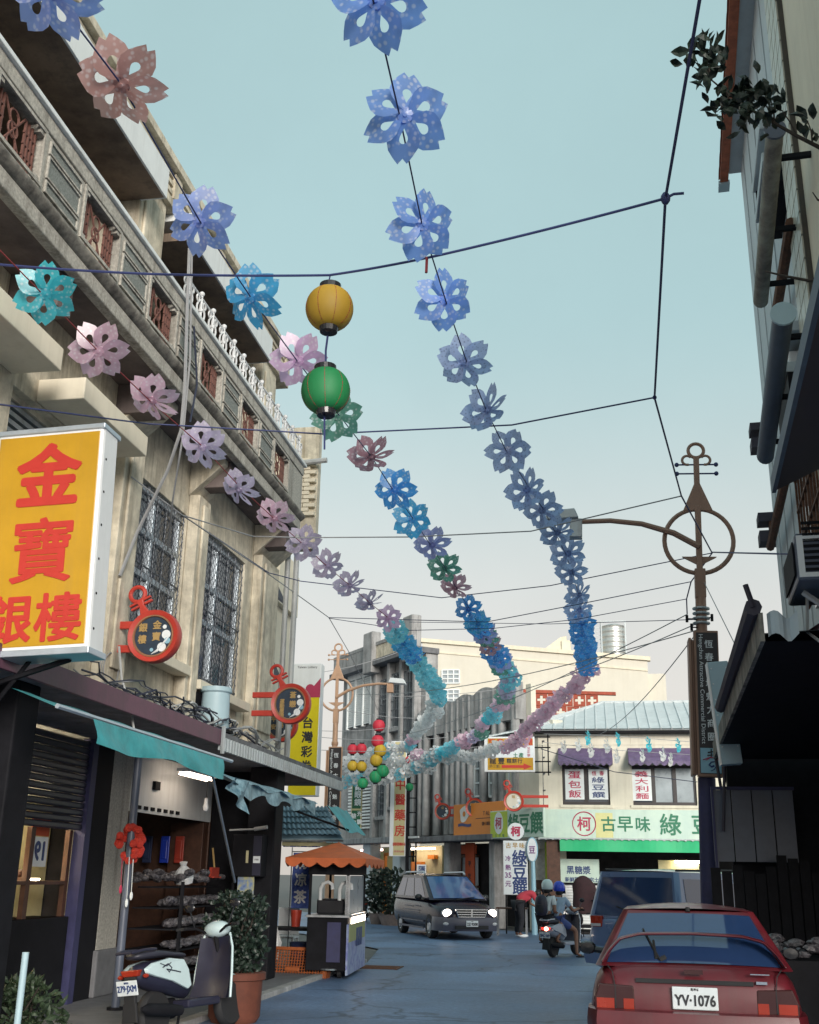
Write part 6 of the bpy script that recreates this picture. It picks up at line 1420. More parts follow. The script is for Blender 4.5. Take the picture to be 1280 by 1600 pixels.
mb.bb(w / 2 + 0.35, w / 2 + 0.4, 0.1, 0.16, -1.4, h + 0.2); mb.build('ladder_frame', M_['dark'], ph)
gr, w, h = board('optician_sign', 'dark green vertical sign with white characters below the white louvre', 548, 566, 1222, 1294, 41.0, 'green_sign', 0.15, case='khaki_sign')
mb = MB(); column(mb, '錶眼鏡', 0.05, h - 0.06, h * 0.48, 0.27, I4, bold=0.02, y=-0.009); column(mb, '驗配', -0.09, h * 0.34, 0.05, 0.2, I4, bold=0.02, y=-0.009); column(mb, '光鏡', 0.13, h * 0.4, 0.08, 0.2, I4, bold=0.02, y=-0.009); mb.build('lettering', M_['white_print'], gr)
mb = MB(); mb.bb(-w / 2, w / 2, -0.009, -0.006, h * 0.38, h * 0.42); mb.build('stripe', M_['khaki_sign'], gr)
wsn, w, h = board('upright_sign', 'small white upright sign with two navy characters just behind the dark van', 651, 666, 1351, 1377, 38.0, 'plate', 0.06)
mb = MB(); column(mb, '隱形', 0.02, h - 0.04, 0.03, 0.24, I4, bold=0.018, y=-0.009); mb.build('lettering', M_['ink_blue'], wsn); legs(wsn, w, wsn.location.z)
# orange cafe sign on the bend
oa, oz1 = bx(709, 1258, 0.9); obx, oz0 = bx(790, 1308, 0.9)
og = thing('cafe_sign', 'orange sign board with a white egg shape over the dark doorway', 'sign', FB @ Vector((oa, -0.9, bx(735, 1305, 0.9)[1])), math.atan2(-BDIR.y, -BDIR.x))
w = obx - oa; h = bx(709, 1258, .9)[1] - og.location.z
mb = MB(); mb.bb(0, w, 0, 0.08, 0, h); mb.build('board', M_['orange_sign'], og, bevel=0.01)
mb = MB(); mb.prism([(w * .22 + (0.30 + 0.05 * math.sin(3 * a_ + 1)) * math.cos(a_), h * .68 + (0.26 + 0.04 * math.sin(2 * a_)) * math.sin(a_)) for a_ in [2 * PI * k / 28 for k in range(28)]], -0.008, -0.002, XZ); mb.build('egg_white', M_['egg'], og)
mb = MB(); mb.prism(circle_poly(0.09, 14, w * .22, h * .68), -0.014, -0.009, XZ); mb.build('yolk', M_['orange_sign'], og)
mb = MB(); mb.grid(lambda u, v: (w * .1 + w * .26 * u, -0.01, h * (.28 + .09 * v) + 0.02 * math.sin(u * 6)), 10, 1); mb.build('ribbon', M_['ink_blue'], og)
mb = MB(); put_glyph(mb, 'T·AL·A', w * .68, h * .66, 0.2, I4); put_glyph(mb, '08·1881·88', w * .68, h * .34, 0.16, I4, bold=0.02); mb.bb(w * .45, w * .95, -0.006, -0.002, h * .5, h * .52); mb.build('lettering', M_['wood'], og)
ys, w, h = board('direction_sign', 'yellow and white box sign with a red arrow hanging above the side sign', 760, 835, 1151, 1206, 35.2, 'plate', 0.28, side=0.06)
mb = MB(); mb.bb(-w / 2 + .05, w / 2 - .05, -0.010, -0.007, h * .75, h * .95); mb.bb(-w / 2 + .05, w / 2 - .05, -0.010, -0.007, h * .05, h * .4); mb.build('yellow_panel', M_['yellow_sign'], ys)
mb = MB(); row(mb, '恆春名產', -w * .46, w * .2, h * .85, 0.22, I4, bold=0.018, y=-0.012); put_glyph(mb, '禮', w * .39, h * .85, 0.24, I4, bold=0.018, y=-0.012)
mb.prism([(-w * .18, h * .11), (w * .27, h * .11), (w * .27, h * .06), (w * .44, h * .15), (w * .27, h * .24), (w * .27, h * .19), (-w * .18, h * .19)], -0.016, -0.011, XZ); mb.build('lettering', M_['red_print'], ys)
mb = MB(); row(mb, '洋蔥', -w * .38, -w * .04, h * .62, 0.24, I4, bold=0.018, y=-0.009); mb.build('lettering', M_['ink_blue'], ys)
mb = MB(); row(mb, '龍豐', -w * .45, -w * .1, h * .31, 0.22, I4, bold=0.018, y=-0.012); row(mb, '糕餅行', -w * .08, w * .25, h * .31, 0.16, I4, bold=0.02, y=-0.012); put_glyph(mb, '(許三富)', -w * .33, h * .15, 0.1, I4, y=-0.012); mb.build('lettering', M_['ink'], ys)
mb = MB(); row(mb, '土產', w * .05, w * .28, h * .47, 0.16, I4, bold=0.02, y=-0.009); mb.build('lettering', M_['ink_green'], ys)
mb = MB(); column(mb, '公正宗', w * .38, h * .72, h * .42, 0.1, I4, bold=0.018, y=-0.009); mb.build('lettering', M_['ink_pink'], ys)
mb = MB()
for zz in (0.0, h * .3, h * .7, h): mb.bb(w / 2, w / 2 + 0.5, 0.1, 0.14, zz - 0.02, zz + 0.02)
mb.bb(w / 2 + 0.4, w / 2 + 0.44, 0.1, 0.14, -0.1, h + 0.1); mb.build('bracket', M_['dark'], ys)
vs_, w, h = board('upright_sign', 'tall white upright price sign with navy and violet characters by the corner', 787, 824, 1314, 1398, 34.4, 'plate', 0.14, rim=0.02)
zl = vs_.location.z
mb = MB(); row(mb, '古早味', -w * .42, w * .42, h * .91, 0.17, I4, bold=0.018, y=-0.009); mb.build('lettering', M_['gold'], vs_)
mb = MB(); column(mb, '綠豆饌', w * .17, h * .82, h * .02, 0.46, I4, bold=0.022, y=-0.009); mb.build('lettering', M_['ink_blue'], vs_)
mb = MB(); column(mb, '冷熱', -w * .3, h * .75, h * .42, 0.17, I4, bold=0.018, y=-0.009); put_glyph(mb, '35', -w * .3, h * .36, 0.21, I4, bold=0.02, y=-0.009); put_glyph(mb, '元', -w * .3, h * .2, 0.19, I4, bold=0.018, y=-0.009); mb.build('lettering', M_['ink_purple'], vs_)
legs(vs_, w, zl)
rs_, rr = on_y(806, 1299, 34.4), 0.25
rd = thing('round_sign', 'round white sign with one crimson character above the upright price sign', 'sign', rs_)
mb = MB(); mb.prism(circle_poly(rr, 28), 0, 0.1, XZ); mb.build('disc', M_['plate'], rd)
mb = MB(); put_glyph(mb, '柯', 0, 0, rr * 1.2, I4, bold=0.04); mb.build('lettering', M_['ink_pink'], rd)
mb = MB(); mb.bb(-0.03, 0.03, 0.1, 0.9, -0.03, 0.03); mb.build('bracket', M_['dark'], rd)
ov = thing('oval_sign', 'small oval sign with a violet character on a pale blue post', 'sign', (on_y(833, 1400, 34.3).x, 34.3, 0))
oz = on_y(833, 1328, 34.3).z
mb = MB(); mb.prism([(0.145 * math.cos(a_), oz + 0.33 * math.sin(a_)) for a_ in [2 * PI * k / 24 for k in range(24)]], -0.05, 0.05, XZ); mb.build('panel', M_['plate'], ov)
mb = MB(); mb.tube([(0.155 * math.cos(a_), 0, oz + 0.345 * math.sin(a_)) for a_ in [2 * PI * k / 24 for k in range(25)]], 0.022, 6); mb.build('rim', M_['pale_blue'], ov)
mb = MB(); mb.tube([(0.03, 0.0, 0), (0.02, 0, oz - 0.34)], [0.09, 0.06], 8); mb.build('post', M_['pale_blue'], ov)
mb = MB(); put_glyph(mb, '豆', 0, oz, 0.24, I4, bold=0.018, w=0.18, y=-0.055); mb.build('lettering', M_['ink_purple'], ov)
pipa_sign(on_y(692, 1268, 39.4), 'small red lute sign, leftmost of the three over the far doorways', 1, 0.29, [('公', 0.0)], lean=R(-22), arm=0.5)
pipa_sign(on_y(742, 1262, 37.6), 'dark red lute sign in front of the orange sign board', 1, 0.31, [('土地', 0.1), ('公', -0.4)], lean=R(-24), arm=1.2)
pipa_sign(on_y(803, 1252, 34.6), 'bright red lute sign with pale face over the round white sign', 1, 0.31, [('味', 0.0)], lean=R(-22), arm=0.8, face='shop_wall')

# ------------------------------------------------------------------ flower garlands over the street
GZ = 6.2
out_h = [(.05, .055), (.09, .10), (.108, .148), (.096, .198), (.064, .242), (.030, .280)]
out_r = [(0.0, .02)] + out_h + [(.0, .25)] + [(-x, r_) for x, r_ in out_h[::-1]]
hol_h = [(.009, .096), (.018, .112), (.026, .130), (.028, .146), (.021, .159), (.010, .166)]
hol_r = [(0.0, .078)] + hol_h + [(0, .168)] + [(-x, r_) for x, r_ in hol_h[::-1]]
def petal_geo(mb, a):
    ca, sa = math.cos(a), math.sin(a); V = []
    for pts in (out_r, hol_r):
        for x, r_ in pts: V.append((x * ca + r_ * sa, 0.07 * (r_ / .26) ** 1.6 + 0.5 * x - 0.02, -x * sa + r_ * ca))
    mb.add(V, [(k, (k + 1) % 14, 14 + (k + 1) % 14, 14 + k) for k in range(14)])
def hub_geo(mb):
    mb.lathe([(0.0, -0.035), (0.014, -0.035), (0.014, -0.028), (0.05, -0.022), (0.055, -0.005), (0.0, 0.0)], 10, RX(-PI / 2) @ S3(1, 1, 1))
PET = []
for k in range(6):
    mb = MB(); petal_geo(mb, k * PI / 3); me = bpy.data.meshes.new('petal'); mb.bm.to_mesh(me); mb.bm.free()
    for p in me.polygons: p.use_smooth = True
    PET.append(me)
mb = MB(); hub_geo(mb); HUB = bpy.data.meshes.new('hub'); mb.bm.to_mesh(HUB); mb.bm.free()
mb = MB()
for k in range(6): petal_geo(mb, k * PI / 3)
hub_geo(mb); WHOLE = bpy.data.meshes.new('paper_flower'); mb.bm.to_mesh(WHOLE); mb.bm.free()
VAR = {}
def mesh_with(me, m_):
    if (me.name, m_) not in VAR:
        c = me.copy(); c.materials.clear(); c.materials.append(M_[m_]); VAR[(me.name, m_)] = c
    return VAR[(me.name, m_)]
fr_ = random.Random(21)
def flower(pos, col, m_, label, group, detail, size=1.0, nrm=(0.12, -0.78, -0.6), jit=0.22, roll=None):
    n = Vector(nrm).normalized() + Vector((fr_.gauss(0, jit), fr_.gauss(0, jit), fr_.gauss(0, jit))); n.normalize()
    y = -n; x = y.cross(Vector((0, 0, 1))).normalized(); z = x.cross(y)
    Mr = Matrix((x, y, z)).transposed().to_4x4()
    a = roll if roll is not None else fr_.uniform(0, PI / 3)
    MW = Matrix.Translation(pos) @ Mr @ RY(a) @ Matrix.Scale(size * fr_.uniform(0.95, 1.05), 4)
    j = fr_.uniform(0.88, 1.12); c = (min(1, col[0] * j), min(1, col[1] * j), min(1, col[2] * j), 1)
    if detail:
        t = bpy.data.objects.new('paper_flower', None); t.empty_display_size = 0.1
        for k in range(6):
            o = bpy.data.objects.new('petal', mesh_with(PET[k], m_)); o.color = c; o.parent = t; COL.objects.link(o)
        o = bpy.data.objects.new('hub', mesh_with(HUB, m_)); o.color = c; o.parent = t; COL.objects.link(o)
    else:
        t = bpy.data.objects.new('paper_flower', mesh_with(WHOLE, m_)); t.color = c
    COL.objects.link(t); t.matrix_world = MW
    return tag(t, label, 'flower', group)
C_ = dict(dusk=(0.22, 0.40, 0.86), slate=(.44, .56, .84), strong=(.10, .42, .92), pink=(0.87, 0.55, 0.68), pale=(0.88, 0.88, 0.88), white=(0.88, 0.88, 0.88),
          brown=(0.68, 0.39, 0.36), peri=(0.32, 0.44, 0.88), azure=(0.10, 0.51, 0.88), mauve=(0.82, 0.57, 0.82), green=(0.16, 0.40, 0.32), rosy=(0.57, 0.33, 0.40), lilac=(.66, .57, .76), palepink=(.80, .55, .68),
          cyan=(0.10, 0.75, 0.88), lav=(0.44, 0.48, 0.86), sky=(0.26, 0.75, 0.88))
NAMES = dict(dusk='dusky blue', slate='grey blue leaf printed', strong='bright blue', pink='pink', pale='pale icy blue', white='white', brown='reddish brown', peri='periwinkle blue', azure='vivid blue',
             mauve='mauve', green='dark green', rosy='rose brown', lilac='pale lilac', palepink='pale pink', cyan='turquoise blue', lav='lavender blue', sky='light blue')
ORD = ['nearest', 'second', 'third', 'fourth', 'fifth', 'sixth', 'seventh', 'eighth', 'ninth', 'tenth', 'eleventh', 'twelfth', 'thirteenth', 'fourteenth', 'fifteenth', 'sixteenth', 'seventeenth', 'eighteenth', 'nineteenth', 'twentieth']
def lerp_path(P, s):
    d = 0
    for a, b in zip(P[:-1], P[1:]):
        l = (b - a).length
        if d + l >= s: return a.lerp(b, (s - d) / l)
        d += l
    return P[-1].copy()
def plen(P): return sum((b - a).length for a, b in zip(P[:-1], P[1:]))
def garland(which, near_px, cols, far_pts, far_cols, dense_step, cord):
    grp = 'flowers of the %s garland' % which
    pts = [on_z(x, y, GZ) for x, y in near_px]
    path = list(pts) + [Vector(p) for p in far_pts[:1]]
    # continue the straight run at the same spacing
    sp = 1.15; s = plen(pts) + sp; tot = plen(path); straight = list(pts)
    while s < tot: straight.append(lerp_path(path, s)); s += sp * (0.86 if lerp_path(path, s).y < 17 else 0.5)
    for i, p in enumerate(straight):
        ck = cols[min(i, len(cols) - 1)]
        p = p + Vector((fr_.gauss(0, .02), 0, fr_.gauss(0, .02)))
        near = p.y < 17
        lab = '%s flower, %s along the %s garland counted from the camera' % (NAMES[ck], ORD[min(i, 19)], which) if i < 20 else '%s flower in the crowded far end of the %s garland' % (NAMES[ck], which)
        flower(p, C_[ck], 'flower_dots' if ck in ('slate',) else 'flower', lab, grp, near)
    Pf = [Vector(q) for q in far_pts]; L_ = plen(Pf); n = int(L_ / dense_step)
    for k in range(n):
        u = k / n; p = lerp_path(Pf, u * L_) + Vector((fr_.gauss(0, .05), fr_.gauss(0, .05), fr_.gauss(0, .05)))
        ck = far_cols[min(int(u * len(far_cols)), len(far_cols) - 1)]
        flower(p, C_[ck], 'flower', '%s flower in the crowded stretch past the bend of the %s garland' % (NAMES[ck], which), grp, False, size=0.85, jit=0.3, nrm=(0.35, -0.8, -0.3))
    allp = pts + Pf; o0 = pts[0]
    first = pts[0] + (pts[0] - pts[1]) * 3
    mb = MB(); mb.tube([p - o0 for p in [first] + allp], 0.006, 5); o = mb.build('garland_cord', M_[cord]); o.location = o0
    tag(o, 'thin cord carrying the flowers of the %s garland' % which, 'cord')
B0 = on_z(920, 1047, GZ); B1 = on_y(800, 1163, 32.5); B2 = on_y(738, 1180, 35.2); B3 = on_y(690, 1182, 36.5)
garland('right hand', [(585, 8), (625, 182), (660, 352), (698, 474), (730, 567), (760, 641), (792, 706), (825, 759), (850, 797), (868, 832), (884, 866), (896, 898), (904, 928)],
        ['dusk'] * 4 + ['slate'] * 10 + ['strong'] * 12, [B0, B1, B2, B3], ['pink'] * 12 + ['pale'] * 6, 0.31, 'cord_blue')
M0 = on_z(796, 1056, GZ); M1 = on_y(790, 1092, 28.5); M2 = on_y(748, 1148, 33.5); M3 = on_y(700, 1172, 36); M4 = on_y(645, 1183, 38)
garland('middle', [(76, -18), (190, 132), (315, 350), (393, 466), (466, 566), (531, 650), (580, 713), (614, 765), (646, 811), (673, 852), (697, 889), (714, 920), (733, 950)],
        ['peri', 'brown', 'peri', 'azure', 'mauve', 'green', 'rosy', 'strong', 'azure', 'lav', 'green', 'rosy', 'strong', 'azure', 'strong', 'lav', 'green', 'rosy', 'strong', 'strong', 'lav', 'green', 'sky', 'lilac'],
        [M0, M1, M2, M3, M4], ['sky', 'lilac', 'green', 'palepink', 'sky', 'cyan', 'palepink', 'green', 'lilac', 'pink', 'sky', 'cyan', 'pale', 'palepink'], 0.34, 'cord_blue')
N0 = on_z(684, 1082, GZ); N1 = on_y(684, 1105, 30.5); N2 = on_y(650, 1150, 35); N3 = on_y(636, 1168, 37); N4 = on_y(535, 1186, 40)
garland('left hand', [(67, 460), (153, 548), (236, 628), (316, 697), (374, 760), (428, 810), (472, 849), (510, 884), (546, 914), (578, 942), (606, 965)],
        ['cyan', 'palepink', 'palepink', 'lilac', 'lilac', 'palepink', 'lilac', 'lilac', 'lilac', 'lilac', 'mauve', 'sky', 'sky', 'azure', 'azure', 'strong', 'strong', 'sky'],
        [N0, N1, N2, N3, N4], ['sky', 'white', 'white', 'white', 'white', 'white', 'palepink', 'sky', 'pale', 'sky', 'pale', 'white'], 0.30, 'cord_red')
# lower row of pale flowers across the bend
grp = 'pale flowers of the low row across the bend'
rowp = [on_y(x, y, z_) for x, y, z_ in ((690, 1178, 36.5), (660, 1195, 37.5), (642, 1203, 38), (624, 1211, 38.2), (600, 1216, 38.5), (560, 1216, 39), (536, 1222, 39.5))]
for k in range(20):
    p = lerp_path(rowp, plen(rowp) * k / 19); ck = ('sky', 'pale', 'sky', 'sky', 'pale', 'white', 'sky', 'white', 'white', 'sky', 'white', 'white', 'pale', 'white', 'white', 'sky', 'white', 'sky', 'white', 'sky')[k]
    flower(p, C_[ck], 'flower', '%s flower in the low row across the bend in the street' % NAMES[ck], grp, False, size=0.95, nrm=(0.3, -0.9, -0.1))
wire('garland_cord', 'thin cord carrying the low row of pale flowers across the bend', rowp, 0.008, 'wire', cat='cord')
for k in range(14):
    p = on_y(540 + 10 * k, 1193 + 9 * math.sin(k * 2.1), 38.6)
    flower(p, C_['white' if k % 3 else 'pale'], 'flower', 'white flower bunched with the lanterns far down the bend' if k % 3 else 'pale icy blue flower bunched with the lanterns far down the bend', 'flowers round the far lanterns', False, nrm=(0.3, -0.9, -0.1), jit=.3)
# little flowers strung edge-on before the corner shop
for rowz, lst, ck in ((0, ((920, 1153), (967, 1155), (1015, 1163), (1061, 1164)), 'cyan'), (1, ((882, 1166), (905, 1163), (925, 1172), (950, 1165), (965, 1181), (1005, 1180), (1037, 1178), (1049, 1187)), 'white')):
    for k, (x, y) in enumerate(lst):
        flower(on_y(x, y, 33.5), C_[ck], 'flower', '%s flower seen edge on, strung before the corner shop windows' % ('turquoise blue' if ck == 'cyan' else 'white'), 'flowers strung before the corner shop', False, size=0.85, nrm=(0.96, -0.25, 0.0), jit=0.06)
wire('string_line', 'thin string with turquoise flowers before the corner shop windows', [on_y(850, 1147, 33.5), on_y(950, 1149, 33.5), on_y(1090, 1160, 33.5)], 0.008, 'wire', cat='string')
wire('string_line', 'thin string with white flowers before the corner shop windows', [on_y(850, 1160, 33.4), on_y(960, 1172, 33.5), on_y(1090, 1180, 33.5)], 0.008, 'wire', cat='string')

# ------------------------------------------------------------------ paper lanterns
def lantern_proto():
    t = bpy.data.objects.new('paper_lantern', None); t.empty_display_size = 0.1; COL.objects.link(t); WM[t.name] = Matrix.Identity(4)
    mb = MB(); prof = []
    for k in range(57):
        a = 0.22 + (PI - 0.44) * k / 56; rr = 0.19 * math.sin(a) ** 0.85 * (1 + 0.018 * math.cos(k * PI)); prof.append((rr, -0.185 * math.cos(a)))
    V0 = prof; mb.lathe(V0, 24); mb.build('shade', M_['lantern'], t, smooth=True, auto=0)
    mb = MB(); mb.lathe([(0.085, 0.17), (0.088, 0.215), (0.075, 0.215), (0.075, 0.17)], 18); mb.build('top_collar', M_['black_gloss'], t)
    mb = MB(); mb.lathe([(0.0, -0.21), (0.07, -0.215), (0.078, -0.17), (0.0, -0.165)], 18); mb.build('bottom_collar', M_['black_gloss'], t)
    mb = MB()
    for k in range(8):
        a = k * PI / 4; pts = []
        for q in range(9):
            b = 0.3 + (PI - 0.6) * q / 8; pts.append((0.191 * math.sin(b) ** .85 * math.cos(a), 0.191 * math.sin(b) ** .85 * math.sin(a), -0.185 * math.cos(b)))
        mb.tube(pts, 0.003, 4)
    mb.build('ribs', M_['cord_red'], t)
    return t
LP = lantern_proto()
used_lp = [False]
def lantern(pos, col, label, group, s=1.0, cord=0.0):
    o = LP if not used_lp[0] else copy_tree(LP); used_lp[0] = True
    tag(o, label, 'lantern', group)
    o.matrix_world = Matrix.Translation(pos) @ RZ(fr_.uniform(0, 1)) @ RX(fr_.uniform(-.12, .12)) @ Matrix.Scale(s, 4)
    for c in o.children: c.color = (*col, 1)
    return o
YEL, GRN, RED = (.50, .30, .03), (.015, .22, .07), (.62, .03, .06)
w1y = on_z(515, 432, GZ).y
for (py, col, lab, dx) in ((482, YEL, 'amber paper lantern hanging from the nearest cross rope, above the green one', 515), (611, GRN, 'dark green paper lantern hanging below the amber one', 509)):
    lantern(on_y(dx, py, w1y), col, lab, 'paper lanterns hung over the street')
wire('hanging_string', 'knotted cord tying the amber and green lanterns to the cross rope', [on_z(516, 430, GZ), on_y(513, 444, w1y)], 0.006, 'cord_blue', cat='cord')
wire('hanging_string', 'knotted dark cord between the amber and the green lantern', [on_y(512, 525, w1y), on_y(509, 548, w1y), on_y(509, 574, w1y)], 0.009, 'cord_blue', cat='cord')
wire('lantern_tassel', 'dark blue tassel dangling beneath the green lantern', [on_y(507, 648, w1y), on_y(507, 702, w1y)], [0.008] * 11, 'cord_blue', cat='tassel')
wire('rope_tail', 'loose dark red rope tail hanging from the nearest cross rope', [on_z(667, 402, GZ), on_y(666, 426, on_z(667, 402, GZ).y)], 0.012, 'cord_red', cat='rope tail')
far = [(592, 1134, RED, 'red lantern at the top of the far string of five'), (590, 1158, RED, 'red lantern second from the top in the far string'), (551, 1171, RED, 'left one of the two red lanterns by the far flowers'), (565, 1170, RED, 'right one of the two red lanterns by the far flowers'),
       (594, 1173, YEL, 'yellow lantern just under the two red ones of the far string'), (588, 1188, YEL, 'lower of the two touching yellow lanterns in the far string'), (551, 1197, YEL, 'left one of the two yellow lanterns by the far flowers'), (565, 1198, YEL, 'right one of the two yellow lanterns by the far flowers'),
       (598, 1205, GRN, 'higher of the two green lanterns at the foot of the far string'), (587, 1214, GRN, 'lower left green lantern at the foot of the far string'), (567, 1224, GRN, 'lone green lantern above the optician sign'), (639, 1188, RED, 'small red lantern beside the straw coloured sign'), (640, 1209, YEL, 'small yellow lantern beside the straw coloured sign'), (640, 1230, GRN, 'small green lantern beside the straw coloured sign')]
GRNb = (.02, .36, .14)
for (x, y, c, l) in far:
    yy = 37.0 if x < 630 else 39.5
    lantern(on_y(x, y, yy), GRNb if c is GRN else (.6, .4, .03) if c is YEL else c, l, 'lanterns hung far down the bend', 1.12 if x > 580 and x < 630 else 0.95 if x < 630 else 0.75)
wire('hanging_string', 'thin cord of the far string of coloured lanterns', [on_y(593, 1112, 37), on_y(592, 1150, 37), on_y(592, 1212, 37)], 0.008, 'wire_dark', cat='cord')

# ------------------------------------------------------------------ ropes and wires across the street
K = [(1095, -10), (1040, 310), (1023, 621), (1065, 775), (1113, 864)]
KP = [on_z(x, y, GZ) for x, y in K]
grp = 'ropes strung across the street'
wire('rope', 'blue rope running along the right side, knotted where the cross ropes meet', KP + [on_y(1080, 909, 17.5), on_y(1073, 936, 18), on_y(1074, 960, 18.5)], 0.011, 'cord_blue', seg=4, cat='rope')
for (x, y, i) in ((1040, 310, 0), (1023, 621, 1)):
    mb = MB(); mb.ball((0, 0, 0), (0.035, 0.04, 0.05) if i == 0 else (0.022, 0.022, 0.025), 8, 6)
    if i == 0: mb.tube([(0, 0, 0), (0.06, 0, 0.03), (0.13, 0, 0.03)], 0.011, 5)
    o = mb.build('rope_knot', M_['cord_blue'], smooth=True); o.location = on_z(x, y, GZ); tag(o, ['large blue rope knot with a loose end at the first cross rope', 'small blue rope knot at the second cross rope'][i], 'knot')
def zz(*P): return [on_z(x, y, GZ) for x, y in P]
wire('rope', 'nearest blue cross rope, carrying the two big lanterns', [on_x(-40, 410, -4.9)] + zz((230, 428), (515, 430), (690, 398), (1040, 310)), 0.011, 'cord_blue', sag=0.01, cat='rope')
wire('rope', 'second cross rope, passing under the green lantern', [on_x(-30, 628, -4.9)] + zz((230, 662), (505, 678), (800, 664), (1023, 621)), 0.009, 'cord_blue', cat='rope')
wire('rope', 'third cross rope, from the balcony end to the lamp head', [on_x(205, 745, -5.3), on_x(285, 805, -4.9), on_x(395, 838, -4.75)] + zz((475, 840), (640, 839), (830, 830), (1065, 775)), 0.009, 'wire', cat='rope')
wire('rope', 'fourth cross rope, meeting the lamp at its ring', [on_x(285, 805, -4.9), on_x(420, 895, -4.9)] + zz((470, 908), (690, 934), (860, 915), (1113, 864)), 0.008, 'cord_blue', cat='rope')
wire('rope', 'long slanting wire from the window down to the far lanterns', [on_x(285, 805, -4.9), on_x(410, 890, -4.9), on_y(514, 965, 22), on_y(546, 1020, 27), on_y(592, 1112, 37)], 0.009, 'wire', seg=5, cat='rope')
wire('rope', 'fifth cross rope, tied to the lamp shaft', [on_y(514, 965, 22), on_y(620, 968, 20.5), on_y(760, 972, 19), on_y(900, 945, 18), on_y(1080, 909, 17.5)], 0.008, 'cord_blue', cat='rope')
wire('rope', 'pale wire below the fifth cross rope', [on_y(514, 966, 22), on_y(640, 985, 21), on_y(770, 982, 20), on_y(900, 968, 19), on_y(1073, 936, 18)], 0.007, 'cord_blue', cat='rope')
wire('rope', 'level pale wire reaching the lamp above its sign', [on_y(640, 972, 22), on_y(860, 975, 20), on_y(1090, 968, PY)], 0.006, 'cord_blue', cat='rope')
wire('rope', 'double rope from the lamp ring to the right hand building', [on_z(1113, 863, GZ), on_r(1235, 866, 1.3), on_r(1285, 867, 1.3)], 0.011, 'cord_blue', cat='rope')
for k, (a, b, l) in enumerate((((1088, 975), (700, 1098), 'upper telephone wire from the lamp over the corner shop'), ((1088, 985), (560, 1085), 'middle telephone wire sagging from the lamp to the left lamp'), ((1074, 960), (620, 1150), 'lower telephone wire from the lamp to the grey building'), ((1088, 990), (930, 1150), 'short wire from the lamp to the corner shop roof'))):
    A = on_y(a[0], a[1], PY - 0.1); B = on_y(b[0], b[1], 36 if k != 1 else PL); wire('telephone_wire', l, [A, B], 0.008, 'wire', sag=0.25, seg=16, group='telephone wires', cat='wire')
for k, (ya, yb, xa, xb) in enumerate(((1088, 1072, 610, 812), (1110, 1122, 540, 690), (1140, 1135, 470, 620), (1152, 1152, 500, 700), (1172, 1166, 500, 760), (1050, 1012, 505, 640))):
    wire('telephone_wire', ['wire crossing before the wavy parapet', 'wire crossing before the white louvre', 'wire behind the left street lamp sign', 'wire above the far flowers', 'wire along the far row of flowers', 'wire from the left lamp top to the grey roof'][k], [on_y(xa, ya, 35), on_y(xb, yb, 37)], 0.010, 'wire', sag=0.1, group='telephone wires', cat='wire')
wire('telephone_wire', 'thin wire slanting down behind the right lamp to the awning', [on_y(1098, 905, PY + 0.1), on_y(1165, 1040, PY - 3)], 0.006, 'wire', group='telephone wires', cat='wire')
wire('telephone_wire', 'dark wire drooping across the corner shop windows', [on_y(845, 1170, 33), on_y(960, 1206, 33), on_y(1090, 1222, 33)], 0.012, 'wire_dark', group='telephone wires', cat='wire')

# ------------------------------------------------------------------ the right hand building
RA, RB = 1.35, 0.07
rn = math.hypot(1, RB)
FRM = Matrix(((RB / rn, -1 / rn, 0, RA), (1 / rn, RB / rn, 0, 0), (0, 0, 1, 0), (0, 0, 0, 1)))     # local u along the street, v out over it, z
def ruz(px, py, v=0.0):
    p = FRM.inverted() @ on_r(px, py, RA - v * rn, RB); return p.x, p.z
rbd = thing('tenement_building', 'tall narrow fronted building with pale cladding and a tiled pilaster over the dark shop', 'building', FRM @ Vector((10, -2, 0)))
def rpart(mb, name, mt, t=None, **k):
    mb.bm.transform(FRM); return part(mb, name, mt, t or rbd, **k)
uc = ruz(1222, 950)[0]
ZT = on_y(1178, 268, (FRM @ Vector((uc, 0, 0))).y).z
up0, up1 = ruz(1266, 300)[0], ruz(1245, 300)[0]
mb = MB(); mb.bb(up1 + 0.02, uc, -0.3, 0.0, 3.3, ZT); rpart(mb, 'clad_wall', M_['siding'])
u = up1 + 0.35
while u < uc:
    mb = MB(); mb.bb(u - 0.012, u + 0.012, 0.0, 0.012, 3.6, ZT - 0.1); rpart(mb, 'clad_joint', M_['tin']); u += 0.75
mb = MB(); mb.bb(4.5, up0 - 0.02, -0.3, 0.05, 3.3, 13.5); rpart(mb, 'wall', M_['cream_clean'])
mb = MB(); mb.bb(up0 - 0.02, up1 + 0.02, -0.3, 0.09, 3.3, 13.5); rpart(mb, 'pilaster_core', M_['grout'])
tw = (up1 - up0) / 3; tile = None
for c in range(3):
    for r_ in range(44):
        if tile is None:
            mb = MB(); mb.box((0, 0, 0), (tw - 0.02, 0.012, 0.20)); mb.bm.transform(Matrix(((RB / rn, -1 / rn, 0, 0), (1 / rn, RB / rn, 0, 0), (0, 0, 1, 0), (0, 0, 0, 1)))); tile = mb.build('tile', M_['tile_cream'], rbd); o = tile
        else: o = tile.copy(); COL.objects.link(o)
        o.location = WM[rbd.name].inverted() @ (FRM @ Vector((up0 + (c + 0.5) * tw, 0.097, 3.9 + r_ * 0.218)))
mb = MB(); mb.bb(4.5, up1, -6, -0.3, 13.2, 13.4); mb.bb(up1, uc, -6, -0.3, ZT - 0.2, ZT); mb.bb(uc - 0.2, uc, -6, -0.3, 3.3, ZT - 0.2); mb.bb(up1, up1 + 0.2, -6, -0.3, ZT, 13.2); rpart(mb, 'shell', M_['siding'])
